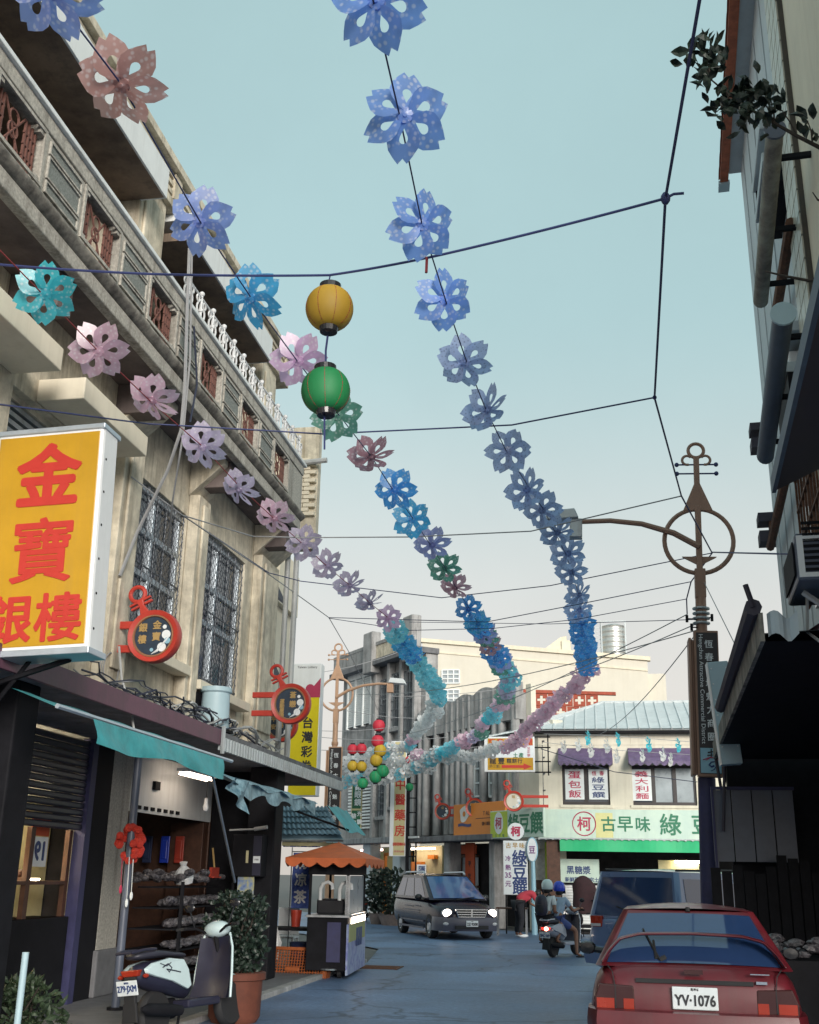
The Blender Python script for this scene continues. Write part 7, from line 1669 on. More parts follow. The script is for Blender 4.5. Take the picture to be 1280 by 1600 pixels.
# roll awnings
for (pn, pf, v, m_, rr) in (((1211, 205), (1189, 470), 0.34, 'roll', 0.075), ((1224, 492), (1196, 712), 0.34, 'roll_blue', 0.09)):
    (ua, za), (ub, zb) = ruz(*pn, v), ruz(*pf, v)
    mb = MB(); n = 10; ring0 = [(ua, v + rr * math.cos(2 * PI * k / 16) * 0.9, za + rr * math.sin(2 * PI * k / 16)) for k in range(16)]
    rings = []
    for q in range(n + 1):
        f = q / n; s = 1.0
        rings.append([(ua + (ub - ua) * f, v + rr * s * 0.9 * math.cos(2 * PI * k / 16), za + (zb - za) * f + rr * s * math.sin(2 * PI * k / 16)) for k in range(16)])
    mb.loft(rings); o = rpart(mb, 'roll_awning', M_[m_], smooth=True)
    mb = MB(); mb.loft([[(ua - 0.03 + e, v + rr * 1.1 * math.cos(2 * PI * k / 16), za + rr * 1.1 * math.sin(2 * PI * k / 16)) for k in range(16)] for e in (0, 0.025)]); rpart(mb, 'end_cap', M_['bluetint_box'] if m_ == 'roll_blue' else M_['poly'])
    for f in (0.15, 0.55, 0.9): mb = MB(); uu = ua + (ub - ua) * f; mb.bb(uu - 0.02, uu + 0.02, 0.0, v, za + (zb - za) * f, za + (zb - za) * f + 0.04); rpart(mb, 'arm', M_['dark'])
# air conditioner shelves: two slabs with a dark recess and unit
for (pa, pb2, v) in (((1224, 222), (1224, 272), 0.32), ((1229, 534), (1231, 596), 0.32)):
    (ua, za), (ub, zb) = ruz(*pa, v), ruz(*pb2, v)
    u0_ = up1 + 0.2; u1_ = up1 + 1.25; v = 0.24; za, zb = on_y(1228, pa[1], up1 + 0.5).z, on_y(1228, pb2[1], up1 + 0.5).z
    for zc_ in (za, zb):
        mb = MB(); mb.bb(u0_, u1_, 0.002, v, zc_ - 0.05, zc_ + 0.05); rpart(mb, 'shelf_slab', M_['siding'], bevel=0.01)
    mb = MB(); mb.bb(u1_ - 0.04, u1_, 0.002, v - 0.03, zb + 0.05, za - 0.05); mb.bb(u0_, u1_ - 0.05, 0.003, 0.02, zb + 0.05, za - 0.05); mb.bb(u0_, u1_ - 0.04, 0.003, v - 0.03, zb - 0.28, zb - 0.052); rpart(mb, 'shelf_recess', M_['dark'])
    mb = MB(); mb.bb(u0_ + 0.25, u1_ - 0.25, 0.03, v - 0.08, zb + 0.06, za - 0.12); rpart(mb, 'air_conditioner', M_['white_metal'], bevel=0.02)
# flat dark awning half way up, and window bars
(ua, za), (ub, zb) = ruz(1270, 600, 0.55), ruz(1213, 766, 0.55)
mb = MB(); mb.add([(ua - 3, 0.55, zb), (ub, 0.55, zb), (ub, 0.002, zb + 0.25), (ua - 3, 0.002, zb + 0.25), (ua - 3, 0.55, zb + 0.07), (ub, 0.55, zb + 0.07), (ub, 0.002, zb + 0.33), (ua - 3, 0.002, zb + 0.33)], [(0, 1, 2, 3), (4, 7, 6, 5), (0, 4, 5, 1), (1, 5, 6, 2), (2, 6, 7, 3), (3, 7, 4, 0)]); rpart(mb, 'awning', M_['dark_awn'])
mb = MB(); mb.bb(ua - 3, ub, 0.552, 0.58, zb - 0.02, zb + 0.09); rpart(mb, 'awning_rail', M_['roll_blue'])
(uw, zw_), (uw2, zw2) = ruz(1264, 800, 0.02), ruz(1266, 940, 0.02)
mb = MB(); mb.bb(uw - 1.6, uw, 0.003, 0.05, zw2 - 0.2, zw_ + 0.3); rpart(mb, 'window', M_['glass'])
g = MB()
for k in range(9): g.bb(uw - 1.6 + k * 0.2, uw - 1.58 + k * 0.2, 0.1, 0.12, zw2 - 0.2, zw_ + 0.3)
for k in range(5): g.bb(uw - 1.6, uw + 0.02, 0.095, 0.125, zw2 - 0.2 + k * (zw_ + .5 - zw2) / 4, zw2 - 0.18 + k * (zw_ + .5 - zw2) / 4)
rpart(g, 'window_bars', M_['rust_steel'])
# window air conditioner with grille
(u_a, z_a), (u_b, z_b) = ruz(1228, 872, 0.5), ruz(1232, 948, 0.5)
zc0, zc1 = min(z_a, z_b), max(z_a, z_b)
acu = max(u_a, u_b)
ac = thing('air_conditioner', 'boxy pale window air conditioner sticking out over the maroon awning', 'air conditioner', FRM @ Vector((acu - 0.4, 0.25, zc0)))
mb = MB(); mb.bb(acu - 0.75, acu, 0.05, 0.5, zc0, zc1); rpart(mb, 'case', M_['poly'], ac, bevel=0.02)
g = MB()
for k in range(12): g.bb(acu - 0.7, acu - 0.05, 0.505, 0.515, zc0 + 0.05 + k * (zc1 - zc0 - .1) / 12, zc0 + 0.07 + k * (zc1 - zc0 - .1) / 12)
for k in range(9): g.bb(acu - 0.752, acu - 0.757, 0.1, 0.45, zc0 + 0.06 + k * 0.04, zc0 + 0.08 + k * 0.04)
rpart(g, 'grille', M_['dark'], ac)
mb = MB(); mb.bb(acu - 0.757, acu - 0.75, 0.06, 0.49, zc0 + 0.02, zc0 + 0.05); mb.bb(acu - 0.757, acu - 0.75, 0.06, 0.49, zc1 - 0.06, zc1 - 0.02); mb.bb(acu - 0.757, acu - 0.75, 0.45, 0.49, zc0 + .05, zc1 - .06); rpart(mb, 'front_frame', M_['white_metal'], ac)
mb = MB(); mb.tube([(acu - 0.5, 0.05, zc0 - 0.35), (acu - 0.5, 0.45, zc0 - 0.02)], 0.02, 5); mb.tube([(acu - 0.3, 0.4, zc0), (acu - 0.28, 0.42, zc0 - 0.25), (acu - 0.4, 0.35, zc0 - 0.35)], 0.012, 5); rpart(mb, 'bracket', M_['pvc'], ac)
(um, zm) = ruz(1245, 985, 0.4)
ma = thing('small_awning', 'small maroon awning sheet under the window air conditioner', 'awning', FRM @ Vector((um, 0.3, zm)))
mb = MB(); (um0, zm0), (um1, zm1) = ruz(1275, 962, 0.1), ruz(1216, 968, 0.1)
mb.add([(um0, 0.06, zm + 0.3), (um1, 0.06, zm + 0.3), (um1 - 0.4, 0.55, zm), (um0 + 0.1, 0.55, zm)], [(0, 1, 2, 3)]); mb.add([(um0, 0.06, zm + 0.32), (um1, 0.06, zm + 0.32), (um1 - 0.4, 0.56, zm + 0.02), (um0 + 0.1, 0.56, zm + 0.02)], [(0, 3, 2, 1)]); rpart(mb, 'sheet', M_['maroon_awn'], ma)
# diagonal downpipe and corner ledges
for (a, b, v, r_) in (((1229, 400), (1215, 478), 0.12, 0.05), ((1222, 775), (1204, 855), 0.12, 0.05)):
    (ua, za), (ub, zb) = ruz(*a, v), ruz(*b, v)
    mb = MB(); mb.tube([(ua - 0.5, v, za + 0.03), (ub, v, zb)], r_, 8); rpart(mb, 'awning_arm', M_['rust_steel'])
for (ya, yb) in ((530, 600), (768, 834)):
    za = ruz(1195, ya, 0.15)[1]; zb = ruz(1195, yb, 0.15)[1]
    for (q0, q1) in ((0.0, 0.3), (0.62, 1.0)):
        mb = MB(); mb.bb(uc + 0.002, uc + 0.3, -0.2, 0.18, za + (zb - za) * q1, za + (zb - za) * q0); rpart(mb, 'corner_ledge', M_['dark_awn'])
    mb = MB(); mb.bb(uc + 0.01, uc + 0.2, -0.2, 0.05, zb, za); rpart(mb, 'corner_grille', M_['rust_steel'])
# clay tiled eave
EV = 0.30
(ua, za), (ub, zb) = ruz(1196, 60, EV), ruz(1166, 262, EV)
zr_ = ZT; ub = uc + 0.1; ua = up1 + 1.7
for k in range(14):
    uu = ua - 1.5 + (ub - ua + 1.5) * k / 14; dl = (ub - ua + 1.5) / 14
    for j in range(1):
        mb = MB(); mb.grid(lambda a, b: (uu + dl * a * 1.04, EV - 0.14 * b, zr_ + 0.03 * math.sin(a * PI) + 0.05 * b), 5, 1); rpart(mb, 'eave_tile', M_['tile_red'], smooth=True)
mb = MB(); mb.bb(ua - 1.5, ub, EV - 0.13, EV - 0.02, zr_ - 0.05, zr_ - 0.02); rpart(mb, 'eave_board', M_['tile_red'])
mb = MB(); mb.bb(up1 + 0.2, uc, -0.2, EV - 0.14, ZT + 0.002, ZT + 0.05); rpart(mb, 'eave_board', M_['siding'])
mb = MB(); mb.bb(ub, ub + 0.2, EV - 0.15, EV, zr_ - 0.08, zr_ - 0.02); rpart(mb, 'eave_end', M_['bluetint_box'])

# dark shop under its awning
Pn, Pf_ = on_z(1196, 1002, 3.15), on_z(1119, 1186, 3.08)
sa = thing('shop_awning', 'long dark corrugated awning over the unlit shop on the right', 'awning', ((Pn.x + Pf_.x) / 2 + 1.5, (Pn.y + Pf_.y) / 2, 3.1))
edge = (Pf_ - Pn)
def ap(u, w, dz=0.0): p = Pn + edge * u; return (p.x + w, p.y, p.z + dz)
mb = MB()
mb.grid(lambda u, w: ap(u, 6.0 * w, 0.05 + 0.3 * w + 0.02 * math.sin(u * 150)), 120, 2); part(mb, 'roof_sheet', M_['dark'], sa)
mb = MB(); mb.add([ap(0, 0, 0), ap(1, 0, 0), ap(1, 6, 0.0), ap(0, 6, 0.0)], [(0, 3, 2, 1)]); part(mb, 'soffit', M_['dark'], sa)
mb = MB(); mb.add([ap(0, -0.03, 0), ap(1, -0.03, 0), ap(1, -0.03, 0.2), ap(0, -0.03, 0.2), ap(0, 0.0, 0), ap(1, 0.0, 0), ap(1, 0.0, 0.2), ap(0, 0.0, 0.2)], [(0, 1, 2, 3), (4, 7, 6, 5), (0, 4, 5, 1), (3, 2, 6, 7), (0, 3, 7, 4), (1, 5, 6, 2)]); part(mb, 'fascia', M_['mould'], sa)
mb = MB(); mb.tube([Vector(ap(0, -0.06, 0.24)), Vector(ap(0.62, -0.06, 0.24))], 0.06, 8); mb.tube([Vector(ap(0.0, -0.06, 0.24)), Vector(ap(0.0, -0.1, 0.4))], 0.02, 5); part(mb, 'gutter', M_['dark_awn'], sa)
mb = MB(); mb.grid(lambda u, v: ap(-0.005 + 0.003 * math.sin(u * 11), 0.02 + 0.2 * u, 0.02 + 0.16 * v + 0.03 * math.sin(u * 7)), 8, 2); part(mb, 'canvas_end', M_['siding'], sa)
mb = MB(); mb.tube([Vector(ap(1, 0.0, 0)), Vector(ap(1.0, 0.05, -0.5)), Vector(ap(1.0, -0.02, -0.85)), Vector(ap(1.0, -0.05, -1.0))], 0.02, 6); mb.tube([Vector(ap(0.98, 0.1, 0)), Vector(ap(0.98, 0.02, -0.9))], 0.02, 6); part(mb, 'downpipe', M_['dark_awn'], sa)
ds = thing('dark_shop', 'unlit open fronted shop under the dark awning', 'shop', (4, 10, 0))
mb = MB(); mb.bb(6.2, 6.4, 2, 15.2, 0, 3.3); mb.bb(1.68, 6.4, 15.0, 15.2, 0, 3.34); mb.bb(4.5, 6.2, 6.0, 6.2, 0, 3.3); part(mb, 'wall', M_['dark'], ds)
pa_, pb3 = on_y(1118, 1346, 14.7), on_y(1240, 1235, 14.7)
mb = MB()
for k in range(4): x0 = pa_.x + (pb3.x - pa_.x) * k / 4; mb.bb(x0, x0 + (pb3.x - pa_.x) / 4 - 0.015, 14.7, 14.72, pa_.z, pb3.z)
part(mb, 'plastic_sheet', M_['poly'], ds)
mb = MB(); mb.bb(pa_.x, pa_.x + 0.03, 14.66, 14.69, 0, pb3.z); mb.bb(pa_.x, pb3.x, 14.66, 14.69, pb3.z, pb3.z + 0.04); part(mb, 'sheet_frame', M_['blue_pole'], ds)
rj = random.Random(4)
for k in range(16):
    x0 = pa_.x - 0.1 + k * 0.13; mb = MB(); mb.bb(x0, x0 + 0.115, 14.3, 14.33, 0.1, pa_.z + rj.uniform(-0.14, 0.12) - 0.02 * k * 0.2); part(mb, 'plank', M_['dark'], ds)
for k in range(5):
    mb = MB(); mb.bb(4.4, 6.1, 8 + k * 1.2, 9.1 + k * 1.2, 0.1, 1.0 + 0.25 * (k % 2)); part(mb, 'shelf_unit', M_['dark'], ds)
tb2 = thing('tube_lamp', 'unlit twin tube lamp under the dark awning', 'tube lamp', on_z(1184, 1208, 3.0))
for dx in (0, 0.09):
    mb = MB(); mb.tube([(dx, -0.5, 0), (dx, 0.5, 0)], 0.014, 6); mb.build('tube', M_['tin'], tb2)
mb = MB(); mb.bb(-0.03, 0.12, -0.55, 0.55, 0.02, 0.06); mb.build('fitting', M_['dark'], tb2)
hp = on_y(1222, 1482, 12.0)
gd = thing('goods_heap', 'heap of shiny packets on a low table in the dark shop', 'goods', (hp.x + 0.3, 12.0, 0.1))
mb = MB(); mb.bb(-0.5, 0.9, -0.5, 0.8, 0, hp.z - 0.18); mb.build('table', M_['dark'], gd)
mb = MB(); rr = random.Random(9)
for q in range(40):
    MX = T(rr.uniform(-0.45, 0.7), rr.uniform(-0.45, 0.7), hp.z - 0.15 + rr.uniform(0, .12)) @ RZ(rr.uniform(0, 6)) @ RX(rr.uniform(-.6, .6)); mb.ball((0, 0, 0), (0.1, 0.07, 0.035), 7, 4, MX)
o = mb.build('packets', M_['goods_mix'], gd); o['kind'] = 'stuff'
# pale blue sign box at the end of the awning, with its frame
sb = on_y(1143, 1180, 13.2)
bs_ = thing('sign_box', 'blank pale blue back of a sign box leaning over the end of the dark awning', 'sign box', (sb.x, 13.2, sb.z))
hb = on_y(1124, 1033, 13.2).z - sb.z; wbx = on_y(1139, 1100, 13.2).x - on_y(1107, 1100, 13.2).x
mb = MB(); mb.bb(-wbx / 2, wbx / 2, 0, 0.2, -0.1, hb, RY(R(-4))); mb.build('case', M_['bluetint_box'], bs_, bevel=0.01)
mb = MB(); mb.bb(-wbx / 2 - 0.012, -wbx / 2, -0.006, 0.2, -0.1, hb, RY(R(-4)))
for k in range(6): mb.ball((-wbx / 2 + 0.03, -0.002, 0.1 + k * hb / 6), 0.01, 6, 4, RY(R(-4))); mb.ball((wbx / 2 - 0.03, -0.002, 0.1 + k * hb / 6), 0.01, 6, 4, RY(R(-4)))
mb.build('rivets', M_['white_metal'], bs_)
mb = MB(); mb.bb(wbx / 2 + 0.02, wbx / 2 + 0.25, 0.15, 0.18, 0.5, hb - 0.1); mb.build('side_mesh', M_['poly'], bs_)

# ------------------------------------------------------------------ the branch reaching in from the right
def bt_(px, py, Y=6.0): return on_y(px, py, Y)
tr = thing('street_tree', 'tree whose leafy branch reaches in over the street from the upper right', 'tree', (2.35, 5.2, 0.1))
mb = MB(); mb.tube([(2.35, 5.2, 0.1), (2.4, 5.3, 2.5), (2.3, 5.5, 4.2), (2.2, 5.8, 5.4), (2.05, 6.0, 6.6)], [0.16, 0.13, 0.11, 0.08, 0.05], 10); part(mb, 'trunk', M_['bark'], tr, smooth=True)
main = [Vector((2.2, 5.8, 5.2)), bt_(1300, 240), bt_(1245, 212), bt_(1210, 192), bt_(1175, 172), bt_(1140, 148), bt_(1112, 125), bt_(1098, 98)]
mb = MB(); mb.tube(main, [0.03, 0.014, 0.012, 0.01, 0.009, 0.007, 0.005, 0.003], 6); part(mb, 'limb', M_['bark'], tr, smooth=True)
tw_ = [bt_(1310, 442), bt_(1262, 438), bt_(1230, 432), bt_(1196, 424)]
mb = MB(); mb.tube([Vector((2.25, 5.6, 4.3))] + tw_, [0.02, 0.012, 0.009, 0.008, 0.004], 6); mb.tube([bt_(1300, 320), bt_(1278, 312), bt_(1270, 300)], [0.008, 0.006, 0.003], 5); mb.tube([bt_(1300, 240), bt_(1300, 320)], 0.008, 5); part(mb, 'limb', M_['bark'], tr, smooth=True)
rl = random.Random(31); spots = []
for (px, py, n, sp) in ((1097, 78, 16, 18), (1115, 85, 14, 20), (1085, 105, 10, 14), (1110, 118, 14, 20), (1130, 150, 16, 20), (1150, 168, 16, 18), (1165, 150, 12, 18), (1185, 145, 14, 20), (1172, 185, 14, 22), (1120, 175, 7, 14), (1205, 160, 10, 16), (1222, 175, 7, 14), (1192, 195, 8, 14), (1262, 190, 6, 10), (1270, 215, 4, 8)):
    for _ in range(n):
        p = bt_(px + rl.gauss(0, sp * .55), py + rl.gauss(0, sp * .55), 6.0 + rl.uniform(-.12, .12)); spots.append((p, (rl.gauss(-0.2, .8), rl.gauss(-.3, .7), rl.gauss(0.35, .7))))
for (px, py, ax, ay) in ((1097, 78, 1112, 125), (1115, 85, 1112, 125), (1085, 105, 1112, 125), (1130, 150, 1140, 148), (1165, 150, 1175, 172), (1185, 145, 1210, 192), (1120, 175, 1140, 148), (1205, 160, 1210, 192), (1222, 172, 1245, 212), (1262, 188, 1270, 225)):
    mb = MB(); mb.tube([bt_(ax, ay), bt_((px + ax) / 2 + 2, (py + ay) / 2), bt_(px, py)], [0.007, 0.005, 0.003], 5); part(mb, 'twig', M_['bark'], tr)
base = leaf_mesh(0.105, 0.031, 'leaf_blade')
lm = base.copy(); lm.materials.append(M_['leaf_blue'])
for (p, d) in spots:
    o = bpy.data.objects.new('leaf', lm); COL.objects.link(o); o.parent = tr
    q = Vector(d).normalized().to_track_quat('Z', 'Y').to_matrix().to_4x4()
    o.matrix_local = WM[tr.name].inverted() @ Matrix.Translation(p) @ q @ RZ(rl.uniform(0, 6.28)) @ Matrix.Scale(rl.uniform(.75, 1.2), 4)

# ------------------------------------------------------------------ vehicles: local x to the right, y forward, z up; origin on the ground at the rear bumper
def section(w, zb, zs, zt, crown=0.0):
    h = zt - zb
    return [(0, zb), (w * .8, zb), (w * .95, zb + .06), (w, zb + h * .3), (w * 1.0, zb + h * .55), (w * .975, zs), (w * .9, zt - .015), (w * .6, zt + crown * .7), (0, zt + crown)]
def body_loft(stations):
    rings = []
    for (y, w, zb, zs, zt, cr_) in stations:
        s = section(w, zb, zs, zt, cr_); full = [(x, y, z) for x, z in s] + [(-x, y, z) for x, z in s[-2:0:-1]]; rings.append(full)
    return rings
def wheel(t, x, y, r, w=0.18, name='wheel'):
    sx = 1 if x > 0 else -1
    mb = MB(); mb.lathe([(r * .62, -w / 2), (r * .93, -w / 2), (r, -w * .3), (r, w * .3), (r * .93, w / 2), (r * .62, w / 2)], 24, T(x, y, r) @ RY(PI / 2), cap=False); ty = mb.build(name, M_['black'], t, smooth=True)
    mb = MB(); mb.lathe([(0, sx * w * .40), (r * .2, sx * w * .44), (r * .5, sx * w * .3), (r * .62, sx * w * .42), (r * .64, sx * w * .3), (r * .5, -sx * w * .1), (0, -sx * w * .1)], 20, T(x, y, r) @ RY(PI / 2)); mb.build('rim', M_['steel'], ty, smooth=True)
    mb = MB()
    for k in range(5): mb.box((sx * w * .38, 0, r * .35), (0.02, 0.05, r * .5), T(x, y, r) @ RX(k * 2 * PI / 5))
    mb.build('spokes', M_['steel'], ty)
def panel(quad, off, n=6, m=4, bulge=0.0, inset=0.0):
    a, b, c, d = [Vector(q) for q in quad]; nr = (b - a).cross(d - a).normalized()
    mb = MB(); mb.grid(lambda u, v: a.lerp(b, inset + (1 - 2 * inset) * u).lerp(d.lerp(c, inset + (1 - 2 * inset) * u), inset + (1 - 2 * inset) * v) + nr * (off + bulge * 4 * u * (1 - u)), n, m); return mb
def cabin(t, base, roof, m_, glassdefs, bev=0.05):
    """base/roof: (half width, y rear, y front, z); a tapered box, glass panes 4 mm proud"""
    bw, by0, by1, bz = base; rw, ry0, ry1, rz = roof
    lo = [Vector((-bw, by0, bz)), Vector((bw, by0, bz)), Vector((bw, by1, bz)), Vector((-bw, by1, bz))]
    hi = [Vector((-rw, ry0, rz)), Vector((rw, ry0, rz)), Vector((rw, ry1, rz)), Vector((-rw, ry1, rz))]
    mb = MB(); mb.add([tuple(p) for p in lo + hi], [(0, 1, 5, 4), (1, 2, 6, 5), (2, 3, 7, 6), (3, 0, 4, 7)])
    n = 8
    mb.grid(lambda u, v: (-rw + 2 * rw * u, ry0 + (ry1 - ry0) * v, rz + 0.05 * (1 - (2 * u - 1) ** 2) * (1 - 0.6 * (2 * v - 1) ** 4)), n, n)
    bmesh.ops.remove_doubles(mb.bm, verts=mb.bm.verts, dist=0.001)
    mb.build('cabin', m_, t, smooth=True, bevel=bev)
    faces = dict(rear=(lo[0], lo[1], hi[1], hi[0]), right=(lo[1], lo[2], hi[2], hi[1]), front=(lo[2], lo[3], hi[3], hi[2]), left=(lo[3], lo[0], hi[0], hi[3]))
    return faces
def sub_quad(q, u0, u1, v0, v1):
    a, b, c, d = q; f = lambda u, v: a.lerp(b, u).lerp(d.lerp(c, u), v)
    return [f(u0, v0), f(u1, v0), f(u1, v1), f(u0, v1)]
def flip(q): return [q[1], q[0], q[3], q[2]]
def plate(t, s, x, y, z, w, h, rx=0.0, back=True, mm='ink'):
    MP_ = T(x, y, z) @ (Matrix.Identity(4) if back else RZ(PI)) @ RX(rx)
    mb = MB(); mb.bb(-w / 2, w / 2, -0.012, 0.0, -h / 2, h / 2, MP_); pl_ = mb.build('number_plate', M_['plate'], t, bevel=0.006)
    mb = MB(); put_glyph(mb, s, 0, -h * .08, h * .66, MP_, bold=0.028, w=w * .88, y=-0.014); put_glyph(mb, '臺灣省', 0, h * .40, h * .13, MP_, y=-0.014); mb.build('lettering', M_[mm], pl_)

# red hatchback, nearest, seen from behind
RCY = 8.95
rcx = on_y(1085, 1540, RCY).x
car = thing('parked_car', 'faded red hatchback parked nearest, with rear spoiler and plate YV 1076', 'car', (rcx, RCY, 0), R(-3.0))
st = [(0.0, .70, .40, .62, .80, .0), (0.03, .77, .28, .66, .93, .0), (0.12, .80, .22, .74, 1.0, .01), (0.35, .82, .2, .80, 1.02, .015), (0.8, .835, .2, .80, 1.0, .0), (2.2, .84, .2, .78, .98, 0), (3.0, .83, .2, .74, .94, .02), (3.6, .80, .2, .66, .84, .03), (3.95, .72, .26, .56, .72, .02), (4.05, .60, .34, .5, .62, 0)]
mb = MB(); mb.loft(body_loft(st)); mb.build('body', M_['car_red'], car, smooth=True, sub=1)
F_ = cabin(car, (.76, .16, 3.0, .985), (.545, .86, 2.2, 1.385), M_['car_red'], None, 0.045)
mb = panel(sub_quad(F_['rear'], .055, .945, .05, .92), 0.006, 8, 5, 0.012); mb.build('rear_window', M_['car_glass'], car, smooth=True)
mb = panel(sub_quad(F_['front'], .06, .94, .06, .92), 0.006); mb.build('windscreen', M_['car_glass'], car, smooth=True)
for sd in ('left', 'right'):
    for (a, b) in ((.1, .47), (.5, .9)):
        mb = panel(sub_quad(F_[sd], a, b, .1, .88), 0.006); mb.build('side_window', M_['car_glass'], car)
def rearp(u, v, off=0.01):
    q = F_['rear']; p = q[0].lerp(q[1], u).lerp(q[3].lerp(q[2], u), v); return p + Vector((0, -off, off * .6))
mb = MB()
pts = [rearp(.035, .02, .02), rearp(.05, .2, .05), rearp(.09, .36, .085), rearp(.2, .43, .10), rearp(.5, .45, .105), rearp(.8, .43, .10), rearp(.91, .36, .085), rearp(.95, .2, .05), rearp(.965, .02, .02)]
fine = []
for i in range(len(pts) - 1):
    for k in range(4): fine.append(pts[i].lerp(pts[i + 1], k / 4))
fine.append(pts[-1])
rings = []
for i, p in enumerate(fine):
    t_ = (fine[min(i + 1, len(fine) - 1)] - fine[max(i - 1, 0)]).normalized(); up_ = Vector((0, 0, 1)); side = Vector((0, 1, 0)); nrm_ = t_.cross(side).normalized()
    rings.append([p + side * (0.11 * a) + nrm_ * (0.017 * b) for a, b in ((-.5, -.4), (0, -1), (.5, -.6), (.6, 0), (.5, .6), (0, 1), (-.5, .4), (-.6, 0))])
mb.loft(rings); mb.build('spoiler', M_['car_red'], car, smooth=True, sub=1)
mb = MB(); mb.tube([rearp(.33, .1, .018), rearp(.2, .62, .022)], [0.012, 0.007], 6); mb.tube([rearp(.33, .1, .018), rearp(.36, .14, .03)], 0.02, 6); mb.build('rear_wiper', M_['black'], car)
wm = MB(); wm.tube([rearp(.28, .42, .02), rearp(.31, .12, .02)], 0.01, 5)
wm.build('wiper_arm', M_['black'], car)
mb = MB(); mb.tube([rearp(.5, .98, .0), rearp(.5, 1.03, .02)], 0.02, 8); mb.build('washer_nozzle', M_['black'], car)
for sx in (-1, 1):
    mb = MB(); mb.prism([(sx * .44, .66), (sx * .755, .66), (sx * .765, .76), (sx * .72, .87), (sx * .46, .86)], -0.03, 0.03, T(0, 0.035, 0) @ XZ @ Matrix.Identity(4)); tl_ = mb.build('tail_lamp', M_['lamp_dark'], car, bevel=0.012)
    mb = MB(); mb.prism([(sx * .46, .68), (sx * .54, .68), (sx * .54, .77), (sx * .46, .77)], -0.036, -0.031, T(0, 0.035, 0) @ XZ); mb.build('lens', M_['lamp_red'], tl_); mb = MB(); mb.prism([(sx * .61, .70), (sx * .745, .70), (sx * .745, .77), (sx * .61, .77)], -0.036, -0.031, T(0, 0.035, 0) @ XZ); mb.build('lens', M_['lamp_red'], tl_)
    mb = MB(); mb.lathe([(0.0, -.02), (0.07, -.015), (0.09, 0.03), (0.06, 0.1), (0, 0.12)], 14, T(sx * 0.95, 2.25, 1.0) @ S3(.95, .8, .68) @ RX(-PI / 2)); mr = mb.build('mirror', M_['black_gloss'], car, smooth=True)
    mb = MB(); mb.tube([(sx * .78, 2.28, .97), (sx * .92, 2.28, .99)], 0.03, 8); mb.build('mirror_arm', M_['black_gloss'], mr)
plate(car, 'YV·1076', 0.0, -0.018, .79, .34, .157)
mb = MB()
for sx in (-1, 1): mb.tube([(sx * .60, -.001, .70), (sx * .60, .008, .86), (sx * .62, .05, .955), (sx * .66, .12, .995)], .005, 4)
mb.build('boot_gap', M_['black'], car)
mb = MB(); mb.bb(-.44, .44, 0.012, 0.03, .885, .915); mb.build('boot_recess', M_['black'], car)
mb = MB(); mb.bb(-.07, .07, -.004, .03, .955, .985); mb.build('badge_plate', M_['lamp_dark'], car)
mb = MB(); mb.bb(.42, .56, .0, .03, .965, .972); mb.bb(.46, .54, .0, .03, .90, .92); mb.build('badge', M_['chrome'], car)
mb = MB(); rings = []
for (y, w) in ((-.06, .70), (-.09, .0), ):
    pass
bp_ = [(-.83, .35), (-.82, .1), (-.74, -.06), (-.4, -.1), (0, -.11), (.4, -.1), (.74, -.06), (.82, .1), (.83, .35)]
rings = [[(x, y, .30), (x * 1.01, y - .015, .45), (x * 1.01, y - .02, .62), (x, y, .69), (x * .97, y + .06, .70), (x * .97, y + .06, .30)] for x, y in bp_]
mb.loft(rings); mb.build('bumper', M_['car_red'], car, smooth=True)
mb = MB(); mb.loft([[(x * 1.012, y - .024, .50), (x * 1.012, y - .028, .53), (x * 1.0, y, .53), (x * 1.0, y, .50)] for x, y in bp_]); mb.build('bumper_strip', M_['black'], car)
for x in (-.72, .72):
    for y in (.75, 3.2): wheel(car, x, y, .29)
car.scale = (.96, .96, .98)

# blue van parked beyond it, turned to the right
vb = on_z(972, 1446, 0.0)
VY = 17.6
vx = on_y(985, 1400, VY).x
van = thing('parked_van', 'slate blue van parked askew ahead of the red hatchback', 'van', (vx, VY, 0), R(-33))
st = [(0.0, .72, .5, .8, 1.0, 0), (.05, .80, .35, .85, 1.04, 0), (.2, .84, .25, .85, 1.05, 0), (1.0, .85, .22, .85, 1.05, 0), (2.8, .85, .22, .85, 1.04, 0), (3.6, .84, .22, .8, .98, .02), (4.2, .78, .25, .7, .85, .03), (4.5, .64, .32, .6, .72, 0)]
mb = MB(); mb.loft(body_loft(st)); mb.build('body', M_['car_blue'], van, smooth=True, sub=1)
F_ = cabin(van, (.80, .05, 3.9, 1.03), (.68, .22, 2.7, 1.70), M_['car_blue'], None, 0.06)
mb = panel(sub_quad(F_['rear'], .07, .93, .06, .88), 0.006, 8, 4, .01); mb.build('rear_window', M_['car_glass'], van, smooth=True)
mb = panel(sub_quad(F_['front'], .06, .94, .06, .92), 0.006); mb.build('windscreen', M_['car_glass'], van)
for sd in ('left', 'right'):
    for (a, b) in ((.06, .3), (.33, .62), (.65, .94)):
        mb = panel(sub_quad(F_[sd], a, b, .1, .86), 0.006); mb.build('side_window', M_['car_glass'], van)
for sx in (-1, 1):
    mb = MB(); mb.bb(sx * .52, sx * .73, .0, .1, .90, 1.06); l_ = mb.build('tail_lamp', M_['lamp_red'], van, bevel=.015)
    mb = MB(); mb.bb(sx * .54, sx * .71, -.008, -.001, .91, .95); mb.build('lens', M_['lamp_clear'], l_)
mb = MB(); mb.loft([[(x, y, .38), (x, y - .05, .48), (x, y - .05, .60), (x * .98, y + .03, .64), (x * .95, y + .05, .38)] for x, y in [(-.86, .4), (-.84, .02), (-.5, -.1), (.5, -.1), (.84, .02), (.86, .4)]]); mb.build('bumper', M_['car_blue'], van, smooth=True)
